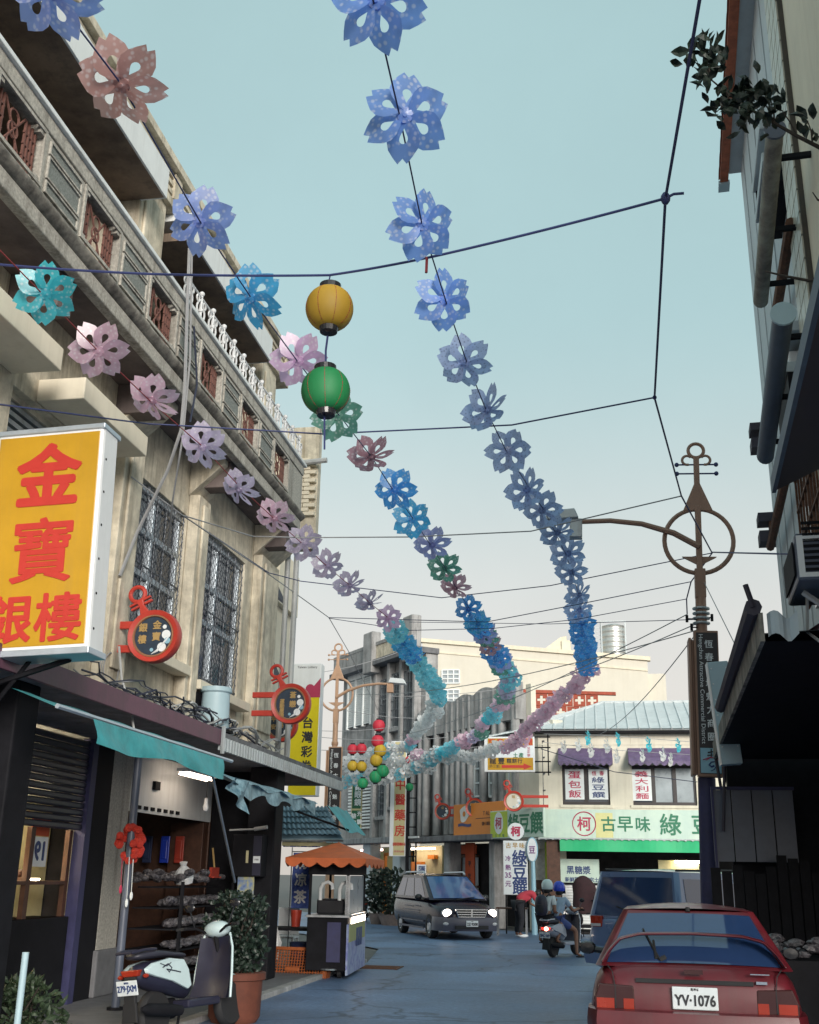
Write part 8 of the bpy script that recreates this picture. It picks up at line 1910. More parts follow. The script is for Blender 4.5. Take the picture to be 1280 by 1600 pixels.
mb = MB(); mb.tube([(-.62, .3, 1.73), (-.62, 2.5, 1.75)], .018, 6); mb.tube([(.62, .3, 1.73), (.62, 2.5, 1.75)], .018, 6); mb.build('roof_rails', M_['black'], van)
for x in (-.74, .74):
    for y in (.85, 3.5): wheel(van, x, y, .32)
mb = MB(); mb.tube([(0.2, -.015, 1.08), (-.25, 0.0, 1.2)], .01, 5); mb.build('rear_wiper', M_['black'], van)

# dark people carrier coming towards the camera with lit headlights
fw, fw2 = on_z(675, 1466, 0), on_z(763, 1463, 0)
head = R(180 + 26)
Lv = 4.65
fx_dir = Vector((-math.sin(head), math.cos(head), 0))
mid = Vector((fw.x + .76 * math.cos(0.4), fw.y + .3, 0))
orig = mid - fx_dir * (Lv - .95)
mpv = thing('people_carrier', 'dark people carrier with lit headlights turning towards the camera', 'car', orig, head)
st = [(0.0, .74, .5, .85, 1.0, 0), (.06, .83, .32, .88, 1.02, 0), (.3, .87, .24, .85, 1.02, 0), (1.2, .88, .2, .82, 1.0, 0), (2.9, .88, .2, .80, .98, 0), (3.6, .875, .2, .76, .94, .03), (4.15, .85, .22, .72, .86, .05), (4.45, .79, .25, .66, .78, .04), (4.6, .70, .3, .6, .70, .02), (4.65, .6, .36, .56, .62, 0)]
mb = MB(); mb.loft(body_loft(st)); mb.build('body', M_['car_dark'], mpv, smooth=True, sub=1)
F_ = cabin(mpv, (.82, .1, 3.75, .97), (.66, .45, 2.55, 1.60), M_['car_dark'], None, .06)
M_['car_glass_sky'] = flat('windscreen_sky_reflection', (0.04, 0.10, 0.26), 0.06, spec=1.0)  # bright blue sky reflection put into the glass colour
mb = panel(sub_quad(F_['front'], .05, .95, .05, .93), 0.008, 8, 5, .015)
mb.build('windscreen', M_['car_glass_sky'], mpv, smooth=True)
mb = panel(sub_quad(F_['rear'], .07, .93, .08, .9), 0.006); mb.build('rear_window', M_['car_glass'], mpv)
for sd in ('left', 'right'):
    for (a, b) in ((.05, .27), (.30, .56), (.59, .86)):
        u0, u1 = (a, b) if sd == 'right' else (1 - b, 1 - a)
        q = sub_quad(F_[sd], u0, u1, .1, .88)
        mb = panel(q, 0.006); mb.build('side_window', M_['car_glass'], mpv)
mb = MB(); mb.loft([[(x, y, .22), (x, y + .04, .34), (x, y + .05, .48), (x * .98, y + .02, .56), (x * .9, y - .1, .57), (x * .9, y - .1, .22)] for x, y in [(-.88, 3.95), (-.87, 4.3), (-.74, 4.56), (-.4, 4.66), (0, 4.69), (.4, 4.66), (.74, 4.56), (.87, 4.3), (.88, 3.95)]]); mb.build('bumper', M_['car_silver'], mpv, smooth=True)
mb = MB(); mb.bb(-.46, .46, 4.70, 4.745, .27, .36); mb.build('air_intake', M_['black'], mpv)
mb = MB(); mb.prism([(-.36, .56), (.36, .56), (.44, .77), (-.44, .77)], 4.63, 4.70, XZ); mb.build('grille', M_['black'], mpv)
mb = MB()
for k in range(4): z = .575 + k * .06; w = .36 + .08 * k / 3; mb.bb(-w, w, 4.70, 4.725, z - .011, z + .011)
mb.bb(-.02, .02, 4.701, 4.73, .57, .77)
for sx in (-1, 1): mb.tube([(sx * .365, 4.71, .56), (sx * .445, 4.71, .77)], .014, 6)
mb.build('grille_bars', M_['chrome'], mpv)
for sx in (-1, 1):
    mb = MB(); mb.ball((sx * .63, 4.50, .665), (.155, .09, .10), 14, 8); hl = mb.build('headlight', M_['lamp_clear'], mpv, smooth=True)
    mb = MB(); mb.ball((sx * .63, 4.57, .665), (.125, .06, .10), 14, 8); mb.build('bulb_glow', M_['headlight'], hl, smooth=True)
    mb = MB(); mb.ball((sx * .66, 4.60, .40), (.1, .05, .05), 10, 6); mb.build('fog_light', M_['lamp_clear'], mpv, smooth=True)
    mb = MB(); mb.ball((sx * .98, 3.1, 1.03), (.11, .06, .08), 10, 7); mr = mb.build('mirror', M_['black_gloss'], mpv, smooth=True)
    mb = MB(); mb.tube([(sx * .8, 3.15, .99), (sx * .92, 3.12, 1.02)], .025, 6); mb.build('mirror_arm', M_['black_gloss'], mr)
    mb = MB(); mb.tube([(sx * .6, .5, 1.63), (sx * .6, .6, 1.68), (sx * .6, 2.3, 1.7), (sx * .6, 2.45, 1.64)], .025, 6); mb.build('roof_rail', M_['alu'], mpv, smooth=True)
    mb = MB(); mb.bb(sx * .878, sx * .9, 1.1, 3.3, .40, .43); mb.bb(sx * .875, sx * .9, .9, 3.3, .22, .27); mb.build('side_strip', M_['car_silver'], mpv)
    mb = MB()
    for j, (ya_, yb_, z) in enumerate(((2.4, 2.9, .80), (1.5, 2.2, .78), (1.4, 2.9, .68), (1.45, 2.85, .62))): mb.bb(sx * .882, sx * .8835, ya_, yb_, z - .012, z + .012)
    mb.build('side_print', M_['car_silver'], mpv)
mb = MB(); mb.tube([(.1, 3.78, .99), (-.45, 3.66, 1.05)], .012, 5); mb.tube([(-.35, 3.80, .98), (-.75, 3.6, 1.02)], .012, 5); mb.build('wipers', M_['black'], mpv)
plate(mpv, '2Z·9208', 0, 4.75, .41, .33, .15, back=False)
for x in (-.77, .77):
    for y in (.95, 3.7): wheel(mpv, x, y, .315, .2)

# scooters ----------------------------------------------------------------
def scooter(loc, rz, label, panel_m, dark_m, plate_s, lit=False, group=None, lean=R(8), print_=True, cat='scooter'):
    t = thing('scooter', label, cat, loc, rz, group)
    # y forward from the rear axle; leaning on its stand
    Lm = RY(-lean)
    WM[t.name] = Matrix.Identity(4)
    def b_(mb, name, m_, parent=None, **k): mb.bm.transform(Lm); return mb.build(name, m_, parent or t, **k)
    for (y, nm) in ((0, 'rear_wheel'), (1.25, 'front_wheel')):
        mb = MB(); mb.lathe([(.12, -.05), (.2, -.055), (.225, -.03), (.23, 0), (.225, .03), (.2, .055), (.12, .05)], 20, T(0, y, .23) @ RY(PI / 2)); w = b_(mb, nm, M_['black'], smooth=True)
        mb = MB(); mb.lathe([(0, -.04), (.12, -.045), (.125, 0), (.12, .045), (0, .04)], 16, T(0, y, .23) @ RY(PI / 2)); b_(mb, 'rim', M_['steel'], w)
    mb = MB()                                # rear bodywork
    rings = []
    for (y, w, z0, z1) in ((-.34, .06, .56, .68), (-.26, .12, .50, .72), (0, .165, .42, .75), (.25, .17, .38, .74), (.42, .15, .34, .68), (.5, .11, .32, .58)):
        rings.append([(w * math.cos(a) * (1 if abs(math.cos(a)) < .95 else 1), y, (z0 + z1) / 2 + (z1 - z0) / 2 * math.sin(a)) for a in [2 * PI * k / 14 for k in range(14)]])
    mb.loft(rings); b_(mb, 'rear_body', dark_m, smooth=True, sub=1)
    for sx in (-1, 1):
        mb = MB(); prof = [(-.30, .66), (-.2, .71), (.05, .745), (.28, .72), (.36, .62), (.40, .46), (.34, .43), (.1, .52), (-.15, .58), (-.28, .62)]
        V = []
        for k, (y, z) in enumerate(prof): V.append((sx * (.158 - .10 * max(0, -y) ** 1.2), y, z)); 
        mb.add([(x, y, z) for x, y, z in V] + [(x + sx * .03, y * .94 + .003, z * .97 + .018) for x, y, z in V], [tuple(range(10, 20))] + [(k, (k + 1) % 10, 10 + (k + 1) % 10, 10 + k) for k in range(10)])
        sp = b_(mb, 'side_cover', panel_m, bevel=.008)
        if print_:
            mb = MB(); xs_ = sx * .192
            mb.tube([(xs_, -.08, .66), (xs_, .0, .69), (xs_, .06, .65), (xs_, .02, .61), (xs_, -.02, .64), (xs_, .1, .62), (xs_, .2, .6)], .006, 4); mb.tube([(xs_, -.12, .70), (xs_, -.02, .67), (xs_, .05, .7)], .004, 4); b_(mb, 'emblem', M_['scooter_dark'], sp)
    mb = MB(); rings = []
    for (y, w, z0, z1) in ((-.36, .07, .76, .80), (-.28, .13, .74, .83), (0, .155, .75, .84), (.15, .15, .75, .80), (.35, .13, .74, .80), (.46, .08, .72, .77)):
        rings.append([(-w, y, z0), (w, y, z0), (w * 1.02, y, z1 - .02), (w * .8, y, z1), (-w * .8, y, z1), (-w * 1.02, y, z1 - .02)])
    mb.loft(rings); b_(mb, 'seat', M_['seat'], smooth=True, sub=1)
    mb = MB(); mb.tube([(-.12, -.1, .84), (-.14, -.3, .84), (-.1, -.43, .82), (.1, -.43, .82), (.14, -.3, .84), (.12, -.1, .84)], .015, 6); b_(mb, 'grab_rail', dark_m, smooth=True)
    mb = MB(); mb.bb(-.15, .15, .38, .92, .25, .33); b_(mb, 'footboard', dark_m, bevel=.02)
    mb = MB(); mb.grid(lambda u, v: ((u - .5) * (.50 - .10 * v), .93 + .05 * math.cos((u - .5) * PI) * 1.2 + .12 * v + (.0 if v > .25 else (.25 - v) * -.25), .30 + .62 * v), 10, 10)
    mb.grid(lambda u, v: ((u - .5) * (.52 - .10 * v), .96 + .06 * math.cos((u - .5) * PI) * 1.2 + .12 * v, .30 + .62 * v), 10, 10); b_(mb, 'leg_shield', M_['scooter_dark'], smooth=True)
    mb = MB()
    for sx in (-1, 1): mb.tube([(sx * .25, .95, .3), (sx * .245, 1.0, .55), (sx * .22, 1.06, .8), (sx * .17, 1.09, .95)], .014, 6)
    b_(mb, 'shield_trim', panel_m, smooth=True)
    mb = MB(); mb.tube([(0, 1.25, .23), (0, 1.05, .95)], .025, 8); mb.tube([(0, 1.05, .93), (-.2, .98, 1.02), (-.33, .92, 1.03)], .014, 6); mb.tube([(0, 1.05, .93), (.2, .98, 1.02), (.33, .92, 1.03)], .014, 6); b_(mb, 'handlebar', M_['dark'], smooth=True)
    mb = MB(); mb.ball((0, 1.09, 1.0), (.17, .11, .09), 14, 8); b_(mb, 'head_cowl', panel_m, smooth=True)
    for sx in (-1, 1):
        mb = MB(); mb.tube([(sx * .22, .98, 1.02), (sx * .3, 1.0, 1.2)], .008, 5); mb.ball((sx * .31, 1.0, 1.25), (.07, .02, .05), 10, 6); b_(mb, 'mirror', M_['black_gloss'], smooth=True)
        mb = MB(); mb.tube([(sx * .3, .94, 1.03), (sx * .42, .90, 1.03)], .018, 7); b_(mb, 'grip', M_['black'])
    mb = MB(); mb.lathe([(.0, .0), (.1, .01), (.28, .10), (.285, .14)], 18, T(0, 1.25, .23) @ Matrix.Identity(4)); mb.bm.clear()
    mb.grid(lambda u, v: ((u - .5) * .17 * (1 - .35 * (2 * v - 1) ** 2), 1.25 + .285 * math.cos(R(20) + v * R(135)), .23 + .285 * math.sin(R(20) + v * R(135)) + .03 * math.cos((u - .5) * PI)), 6, 10)
    b_(mb, 'front_fender', panel_m, smooth=True)
    mb = MB(); mb.prism([(-.09, .60), (.09, .60), (.12, .66), (-.12, .66)], -.36, -.30, XZ); tl_ = b_(mb, 'tail_lamp', M_['brake_red'] if lit else M_['lamp_red'], bevel=.01)
    if lit:
        mb = MB(); mb.ball((0.03, -.37, .63), (.055, .02, .045), 12, 7); b_(mb, 'bulb_glow', M_['brake'], tl_)
    for sx in (-1, 1):
        mb = MB(); mb.ball((sx * .16, -.30, .60), (.035, .03, .022), 8, 6); b_(mb, 'indicator', M_['lamp_red'] if not lit else M_['lamp_clear'], smooth=True)
    mb = MB(); mb.bb(-.07, .07, -.36, -.32, .34, .6); mb.prism([(-.1, .18), (.1, .18), (.08, .36), (-.08, .36)], -.36, -.33, XZ); b_(mb, 'mudguard', M_['black'], bevel=.01)
    if plate_s:
        WM[t.name] = Matrix.Identity(4)
        MPt = Lm @ T(0, -.385, .50) @ RX(R(12))
        mb = MB(); mb.bb(-.13, .13, -.008, 0, -.07, .07, MPt); pl_ = mb.build('number_plate', M_['plate'], t, bevel=.006)
        mb = MB(); put_glyph(mb, plate_s, 0, -.012, .085, MPt, bold=.012, w=.235, y=-.01); put_glyph(mb, '臺灣省', 0, .05, .02, MPt, y=-.01); mb.build('lettering', M_['ink_blue'], pl_)
    mb = MB(); mb.lathe([(0.0, -.3), (.05, -.29), (.06, -.1), (.055, .2), (.02, .3), (0, .3)], 12, T(.15, -.05, .27) @ RX(R(84))); b_(mb, 'exhaust', M_['dark'], smooth=True)
    mb = MB(); mb.bb(-.16, -.06, -.15, .45, .16, .36); b_(mb, 'engine', M_['dark'], bevel=.03)
    mb = MB(); mb.tube([(-.05, .5, .28), (-.16, .55, .02)], .015, 6); b_(mb, 'stand', M_['dark'])
    WM[t.name] = Matrix.Translation(loc) @ RZ(rz)
    return t
sp_ = on_y(195, 1557, 11.0)
s1a = R(-18)
sl_ = Vector((-math.sin(s1a), math.cos(s1a), 0))
scooter((sp_.x + sl_.x * .385 + 0.07, 11.0 + sl_.y * .385, 0.0), s1a, 'pale mint and black scooter parked beside the arcade, plate 279 JXM', M_['scooter_pale'], M_['scooter_dark'], '279·JXM', lean=R(7))
rg_ = on_z(846, 1496, 0)
r_a = R(-24)
RS = scooter((rg_.x + 0.24, rg_.y + 0.05, 0.0), r_a, 'silver scooter with glowing tail light carrying two riders', M_['scooter_silver'], M_['scooter_silver'], '2MC·269', lit=True, lean=0.0, print_=False)
kb = on_y(897, 1440, 33.6)
scooter((kb.x - .2, 33.6, 0), R(-70), 'black scooter parked beside the wooden pillar of the corner shop', M_['black_gloss'], M_['dark'], None, lean=R(8), print_=False)
kb = on_z(578, 1444, 0)
scooter((kb.x - .3, kb.y + .6, 0), R(20), 'black scooter parked among the pot plants beyond the food cart', M_['black_gloss'], M_['dark'], None, lean=R(8), print_=False)

# pot plants beyond the cart
for (px, py, wd, lab, sd, hgt) in ((612, 1446, .65, 'leafy dark shrub in a wide grey clay pot by the dark van', 51, 1.7), (590, 1444, .45, 'slender dark shrub beside the pale blue pillar', 52, 1.75)):
    p = on_z(px, py, 0); t = thing('potted_shrub', lab, 'potted plant', (p.x, p.y, 0))
    mb = MB(); mb.lathe([(0, 0), (.3 * wd / .6, 0), (.42 * wd / .6, .3), (.45 * wd / .6, .34), (.4 * wd / .6, .34), (0, .3)], 18); mb.build('pot', M_['clay_grey'], t, smooth=True)
    bushy(t, 420, wd, wd * .8, .4, hgt, .2, .055, 'leaf_blue', sd, 7)

# ------------------------------------------------------------------ people
def skin_body(name, joints, edges, radii, m_, parent, sub=2):
    me = bpy.data.meshes.new(name); me.from_pydata([tuple(j) for j in joints], edges, [])
    o = bpy.data.objects.new('tmp', me); COL.objects.link(o)
    sk = o.modifiers.new('skin', 'SKIN'); sk.use_smooth_shade = True
    for v, r_ in zip(me.skin_vertices[0].data, radii): v.radius = (r_, r_) if not isinstance(r_, tuple) else r_; v.use_root = False
    me.skin_vertices[0].data[0].use_root = True
    s = o.modifiers.new('s', 'SUBSURF'); s.levels = sub; s.render_levels = sub
    dg = bpy.context.evaluated_depsgraph_get(); m2 = bpy.data.meshes.new_from_object(o.evaluated_get(dg)); m2.name = name
    bpy.data.objects.remove(o); bpy.data.meshes.remove(me)
    m2.materials.clear()
    ob = link_mesh(name, m2, m_, parent, smooth=True, auto=0)
    return ob
def limb(name, pts, radii, m_, parent, sub=1):
    return skin_body(name, pts, [(i, i + 1) for i in range(len(pts) - 1)], radii, m_, parent, sub)
def hand(parent, wrist, dirv, palmv, m_, curl=0.6):
    """palm and five fingers from the wrist along dirv; fingers curl towards palmv"""
    d = Vector(dirv).normalized(); p = Vector(palmv); p = (p - d * p.dot(d)).normalized(); s = d.cross(p)
    J = [wrist, wrist + d * .05]; E = [(0, 1)]; Rr = [.026, .036]
    for k, (off, ln) in enumerate(((-.033, .062), (-.011, .072), (.011, .07), (.032, .055))):
        b = wrist + d * .085 + s * off; i0 = len(J)
        J += [b, b + d * ln * .5 * math.cos(curl) + p * ln * .5 * math.sin(curl), b + d * ln * (.5 * math.cos(curl) + .4 * math.cos(curl * 2)) + p * ln * (.5 * math.sin(curl) + .45 * math.sin(curl * 2))]
        E += [(1, i0), (i0, i0 + 1), (i0 + 1, i0 + 2)]; Rr += [.0105, .009, .008]
    b = wrist + d * .03 + s * -.035; i0 = len(J)
    J += [b, b + d * .035 - s * .02 + p * .015, b + d * .06 - s * .018 + p * .035]; E += [(0, i0), (i0, i0 + 1), (i0 + 1, i0 + 2)]; Rr += [.014, .011, .009]
    return skin_body('hand', J, E, Rr, m_, parent, 1)
def head_mesh(mb, c, M3):
    """face towards local +y"""
    n, m = 18, 14; V = []
    for j in range(m + 1):
        ph = PI * j / m
        for i in range(n):
            th = 2 * PI * i / n; x = .078 * math.sin(ph) * math.cos(th); y = .098 * math.sin(ph) * math.sin(th); z = .118 * math.cos(ph)
            if z < -.02: k = 1 + z * 1.6; x *= k; y *= (k + .1)
            f = math.exp(-((th - PI / 2) / .22) ** 2)
            y += f * .022 * math.exp(-((z + .012) / .025) ** 2) * (math.sin(ph) > .3)
            V.append(Vector((x, y, z)))
    Fc = [(j * n + i, j * n + (i + 1) % n, (j + 1) * n + (i + 1) % n, (j + 1) * n + i) for j in range(m) for i in range(n)]
    Mt = Matrix.Translation(c) @ M3
    mb.add([Mt @ v for v in V], Fc)
    for sx in (-1, 1): mb.ball((sx * .08, -.005, -.005), (.012, .022, .032), 8, 6, Mt)
def face_bits(c, M3, parent):
    Mt = Matrix.Translation(c) @ M3; mb = MB()
    for sx in (-1, 1): mb.ball((sx * .032, .082, .012), (.012, .006, .007), 8, 5, Mt)
    mb.build('eyes', M_['white_print'], parent)
    mb = MB(); mb.ball((0, .088, -.055), (.022, .006, .005), 8, 5, Mt); mb.build('mouth', M_['ink_pink'], parent)
    mb = MB()
    for sx in (-1, 1): mb.ball((sx * .032, .087, .012), (.005, .004, .005), 6, 4, Mt)
    mb.build('irises', M_['hair'], parent)

def helmet(c, M3, m_, parent, strap=True):
    Mt = Matrix.Translation(c) @ M3
    mb = MB(); mb.lathe([(.0, .155), (.06, .148), (.11, .115), (.138, .06), (.145, 0.0), (.138, -.06), (.125, -.075), (.12, -.06), (.125, 0.0), (.1, .09), (0, .13)], 24, Mt @ T(0, -.01, .02) @ S3(.95, 1.08, 1.0)); h = mb.build('helmet', m_, parent, smooth=True)
    mb = MB(); mb.grid(lambda u, v: (.13 * math.sin((u - .5) * 2.4), .13 * math.cos((u - .5) * 2.4) + .02 + .02 * (1 - v), .05 - .16 * (1 - v)), 10, 4, Mt); mb.build('visor', M_['car_glass'], h, smooth=True)
    mb = MB(); mb.tube([Mt @ Vector((-.10, .0, -.05)), Mt @ Vector((-.07, .03, -.11)), Mt @ Vector((0, .05, -.135)), Mt @ Vector((.07, .03, -.11)), Mt @ Vector((.10, 0, -.05))], .008, 5); mb.build('strap', M_['black'], h)
def rider(name_label, base, heading, seat_y, tee, shorts, hel, leg_out=None, lean=.18, arms='bars', hip=.84, headyaw=0.0):
    """seated on the scooter: local frame of the scooter"""
    t = thing('person', name_label, 'person', base, heading, group='people on the silver scooter')
    P = Vector
    pel = P((0, seat_y, hip)); chest = P((0, seat_y + lean * .75, hip + .34)); neck = P((0, seat_y + lean, hip + .5)); hd = P((0, seat_y + lean + .05, hip + .635))
    sh = [P((s * .18, chest.y + .02, chest.z + .10)) for s in (-1, 1)]
    J = [pel, P((0, seat_y + lean * .4, hip + .17)), chest, neck, hd - P((0, .01, .05))]; E = [(0, 1), (1, 2), (2, 3), (3, 4)]; Rr = [.13, .125, .14, .055, .06]
    for i, s in enumerate((-1, 1)):
        if arms == 'bars': el = P((s * .29, chest.y + .20, chest.z - .14)); wr = P((s * .33, seat_y + .60, 1.07)) 
        else: el = P((s * .24, chest.y - .04, chest.z - .2)); wr = P((s * .16, seat_y + .24, hip + .12))
        a0 = len(J); J += [sh[i], el, wr]; E += [(2, a0), (a0, a0 + 1), (a0 + 1, a0 + 2)]; Rr += [.062, .043, .028]
        if s == 1 and leg_out is not None: kn, an, toe = leg_out
        elif leg_out is not None: kn, an, toe = P((-.2, seat_y + .40, .70)), P((-.14, seat_y + .38, .36)), P((-.14, seat_y + .50, .345))
        else: kn, an, toe = P((s * .25, seat_y + .36, .72)), P((s * .22, seat_y + .16, .36)), P((s * .22, seat_y + .30, .33))
        h0 = len(J); J += [pel + P((s * .1, .02, -.03)), kn, an, toe]; E += [(0, h0), (h0, h0 + 1), (h0 + 1, h0 + 2), (h0 + 2, h0 + 3)]; Rr += [.095, .062, .036, .026]
    skin_body('body', J, E, Rr, M_['skin'], t, 2)
    # shirt, sleeves, shorts follow the body a little proud of it
    TJ = [pel + P((0, 0, .0)), J[1], chest, chest + P((0, .02, .10))]; TE = [(0, 1), (1, 2), (2, 3)]; TR = [.15, .148, .162, .10]
    for i, s in enumerate((-1, 1)):
        a0 = len(TJ); el = J[E and [k for k in range(len(J)) if J[k] == sh[i]][0] + 1]; TJ += [sh[i], sh[i].lerp(el, .62)]; TE += [(2, a0), (a0, a0 + 1)]; TR += [.078, .064]
    skin_body('shirt', TJ, TE, TR, tee, t, 2)
    SJ = [pel]; SE = []; SR = [.152]
    hs = [k for k in range(len(J)) if (J[k] - pel).length > .05 and (J[k] - pel - P((0, .02, -.03))).length < .11]
    for k in hs[:2]:
        a0 = len(SJ); SJ += [J[k], J[k].lerp(J[k + 1], .72)]; SE += [(0, a0), (a0, a0 + 1)]; SR += [.112, .085]
    skin_body('shorts', SJ, SE, SR, shorts, t, 2)
    M3 = RZ(headyaw); mb = MB(); head_mesh(mb, hd + P((0, .01, .02)), M3); mb.build('head', M_['skin'], t, smooth=True); face_bits(hd + P((0, .01, .02)), M3, t)
    helmet(hd + P((0, .0, .05)), M3, hel, t)
    mb = MB(); mb.ball(hd + P((0, -.03, -.02)), (.088, .09, .10), 12, 8); mb.build('hair', M_['hair'], t, smooth=True)
    for i, s in enumerate((-1, 1)):
        k = [q for q in range(len(J)) if J[q] == sh[i]][0]; d = (J[k + 2] - J[k + 1]).normalized(); hand(t, J[k + 2], d + P((0, .3, 0)), P((0, 0, -1)), M_['skin'], .8)
    for q in range(len(J)):
        pass
    for i, s in enumerate((-1, 1)):
        k = [q for q in range(len(J)) if J[q] == sh[i]][0] + 3
        an, toe = J[k + 2], J[k + 3]; mb = MB(); dirf = Vector((toe.x - an.x, toe.y - an.y, 0)).normalized()
        Mf = facing(Vector((toe.x, toe.y, toe.z - .028)) - dirf * .10, Vector((dirf.y, -dirf.x, 0)))
        mb.prism([(-.04, 0), (.04, 0), (.048, .12), (.04, .24), (-.03, .25), (-.046, .12)], -.012, .012, Matrix.Translation(Vector((toe.x, toe.y, toe.z - .025)) - dirf * .12) @ RZ(math.atan2(-dirf.x, dirf.y))); sd_ = mb.build('sandal', M_['black'], t)
        mb = MB(); mb.tube([(toe.x - .04 * dirf.y, toe.y + .04 * dirf.x, toe.z - .02), (toe.x, toe.y, toe.z + .025), (toe.x + .04 * dirf.y, toe.y - .04 * dirf.x, toe.z - .02)], .01, 5); mb.build('sandal_strap', M_['black'], sd_)
    return t, hd, chest, pel
Vv = Vector
base = RS.location.copy()
hd_ = r_a
# driver, foot on the ground on the right
rider('person in blue helmet and pale blue tee driving the silver scooter, one foot down', base, hd_, .22, M_['tee_blue'], M_['jeans'], M_['helmet_blue'], leg_out=(Vv((.34, .56, .58)), Vv((.42, .40, .085)), Vv((.47, .52, .045))), lean=.16, hip=.82)
pt_, hd2, ch2, pl2_ = rider('person in a pale helmet and off white tee riding pillion with a dark backpack', base + RZ(hd_) @ Vv((-.10, 0, 0)), hd_, -.14, M_['tee_white'], M_['cloth_dark'], M_['helmet_white'], lean=.10, arms='hold', hip=.86, headyaw=R(25))
bpk = thing('backpack', 'dark navy backpack worn by the pillion rider', 'backpack', base + RZ(hd_) @ Vv((-.10, 0, 0)), hd_)
mb = MB(); c = ch2 + Vv((-0.02, -.22, -.05)); mb.lathe([(0, -.24), (.12, -.23), (.16, -.15), (.165, .05), (.13, .17), (.06, .22), (0, .23)], 14, Matrix.Translation(c) @ S3(1, .62, 1)); mb.build('bag', M_['scooter_dark'], bpk, smooth=True)
mb = MB(); mb.lathe([(0, -.1), (.1, -.09), (.11, .0), (.08, .08), (0, .09)], 12, Matrix.Translation(c + Vv((0, -.1, -.08))) @ S3(1, .45, 1)); mb.build('pocket', M_['cloth_dark'], bpk, smooth=True)
for s in (-1, 1):
    mb = MB(); mb.tube([c + Vv((s * .1, .08, .18)), c + Vv((s * .12, .2, .24)), c + Vv((s * .13, .33, .16)), c + Vv((s * .14, .36, -.02)), c + Vv((s * .15, .2, -.17))], .016, 6); mb.build('strap', M_['cloth_dark'], bpk, smooth=True)
# person in red bending over by the corner shop
rp = on_y(810, 1420, 32.6)
pr = thing('person', 'person in a coral red tee and dark trousers bending forward by the upright sign', 'person', (rp.x, rp.y, 0), R(-62))
P = Vector
J = [P((0, 0, .90)), P((0, .14, 1.06)), P((0, .36, 1.17)), P((0, .48, 1.18)), P((0, .58, 1.14))]; E = [(0, 1), (1, 2), (2, 3), (3, 4)]; Rr = [.135, .13, .145, .055, .06]
shp = []
for s in (-1, 1):
    a0 = len(J); S0 = P((s * .17, .40, 1.14)); J += [S0, P((s * .24, .46, .90)), P((s * .14, .62, .80))]; E += [(2, a0), (a0, a0 + 1), (a0 + 1, a0 + 2)]; Rr += [.06, .043, .028]; shp.append(a0)
    h0 = len(J); J += [P((s * .1, .0, .86)), P((s * .12, .06, .48)), P((s * .12, -.02, .09)), P((s * .13, .12, .045))]; E += [(0, h0), (h0, h0 + 1), (h0 + 1, h0 + 2), (h0 + 2, h0 + 3)]; Rr += [.1, .065, .042, .03]
skin_body('body', J, E, Rr, M_['skin'], pr, 2)
TJ = [J[0] + P((0, .0, .02)), J[1], J[2], P((0, .44, 1.18))]; TE = [(0, 1), (1, 2), (2, 3)]; TR = [.165, .16, .172, .10]
for a0 in shp:
    k = len(TJ); TJ += [J[a0], J[a0].lerp(J[a0 + 1], .7)]; TE += [(2, k), (k, k + 1)]; TR += [.08, .066]
skin_body('shirt', TJ, TE, TR, M_['tee_red'], pr, 2)
TJ = [J[0]]; TE = []; TR = [.15]
for a0 in shp:
    h0 = a0 + 3; k = len(TJ); TJ += [J[h0], J[h0 + 1], J[h0 + 2] + P((0, 0, .02))]; TE += [(0, k), (k, k + 1), (k + 1, k + 2)]; TR += [.118, .085, .065]
skin_body('trousers', TJ, TE, TR, M_['cloth_dark'], pr, 2)
M3 = RX(R(-35)); mb = MB(); head_mesh(mb, P((0, .64, 1.13)), M3); mb.build('head', M_['skin'], pr, smooth=True); face_bits(P((0, .64, 1.13)), M3, pr)
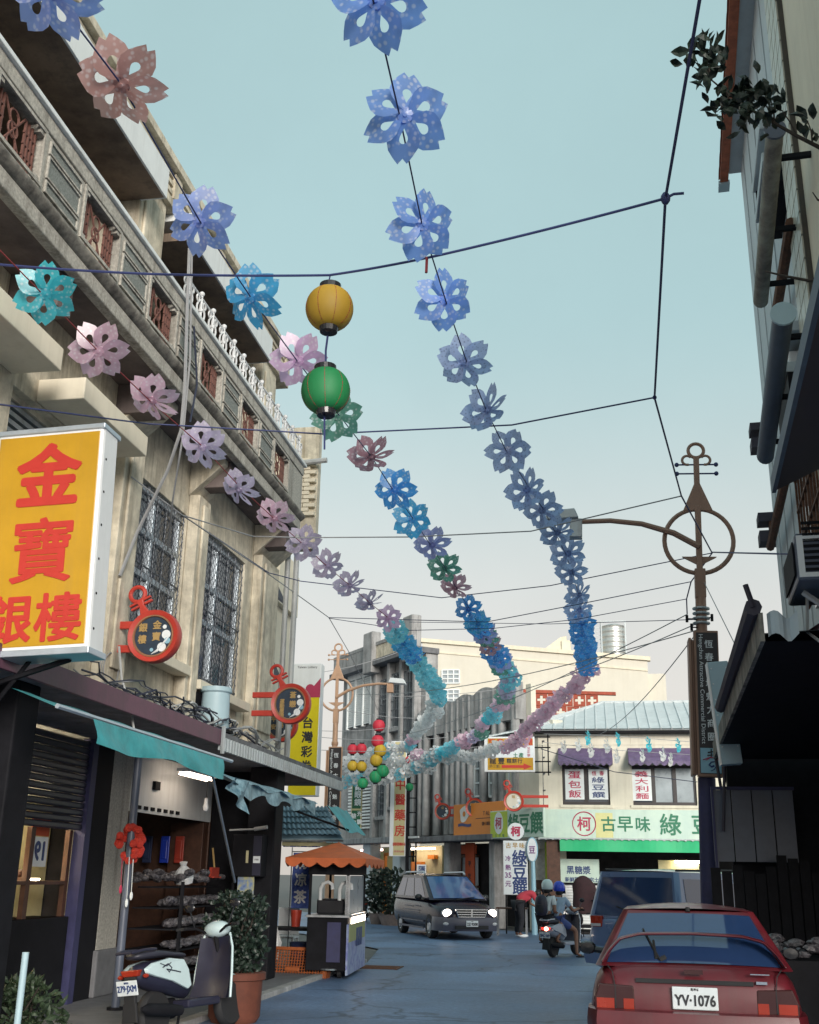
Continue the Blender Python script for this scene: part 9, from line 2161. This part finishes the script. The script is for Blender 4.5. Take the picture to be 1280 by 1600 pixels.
mb = MB(); mb.ball(P((0, .62, 1.16)), (.09, .105, .105), 14, 9); mb.build('hair', M_['hair'], pr, smooth=True)
for a0 in shp:
    hand(pr, J[a0 + 2], J[a0 + 2] - J[a0 + 1], P((0, -.3, -1)), M_['skin'], .5)
for a0 in shp:
    toe = J[a0 + 6]; mb = MB(); mb.ball((toe.x, toe.y - .02, .045), (.05, .14, .045), 12, 7); mb.build('shoe', M_['white_print'], pr, smooth=True)
# draped coat over a stool by the shutter
dc = on_y(914, 1420, 34.6)
ct = thing('draped_coat', 'maroon coat hung over a metal stool in front of the white shutter', 'coat', (dc.x, dc.y - .1, 0))
mb = MB(); mb.lathe([(0, 1.72), (.1, 1.70), (.22, 1.62), (.34, 1.45), (.36, 1.2), (.33, .8), (.36, .62), (.28, .6), (0, .62)], 18, S3(1.0, .6, .97)); o = mb.build('cloth', M_['maroon'], ct, smooth=True)
for v in o.data.vertices: v.co.x += .03 * math.sin(v.co.z * 7 + v.co.y * 9); v.co.y += .025 * math.sin(v.co.x * 14)
st_ = thing('metal_stool', 'slim metal legged stool under the maroon coat', 'stool', (dc.x, dc.y - .1, 0))
mb = MB(); mb.bb(-.2, .2, -.2, .2, .60, .635); mb.build('seat', M_['dark'], st_)
for (x, y) in ((-.22, -.2), (.22, -.2), (-.2, .2), (.2, .2)):
    mb = MB(); mb.tube([(x, y, 0), (x * .8, y * .8, .6)], .02, 6); mb.build('leg', M_['steel'], st_)
# small stool and boxes by the corner shop
dk = on_y(797, 1440, 33.2)
bx_ = thing('display_table', 'small dark display table beside the bending person', 'table', (dk.x, dk.y + .2, 0))
mb = MB(); mb.bb(-.4, .5, -.25, .25, .72, .76); mb.build('top', M_['wood'], bx_)
for (x, y) in ((-.36, -.2), (.46, -.2), (-.36, .2), (.46, .2)):
    mb = MB(); mb.bb(x - .02, x + .02, y - .02, y + .02, 0, .72); mb.build('leg', M_['steel'], bx_)

for o in (RS, bpk) + tuple(q for q in bpy.data.objects if q.parent is None and q.name.startswith('person') and q.get('group')): o.scale = (.91, .91, .91)
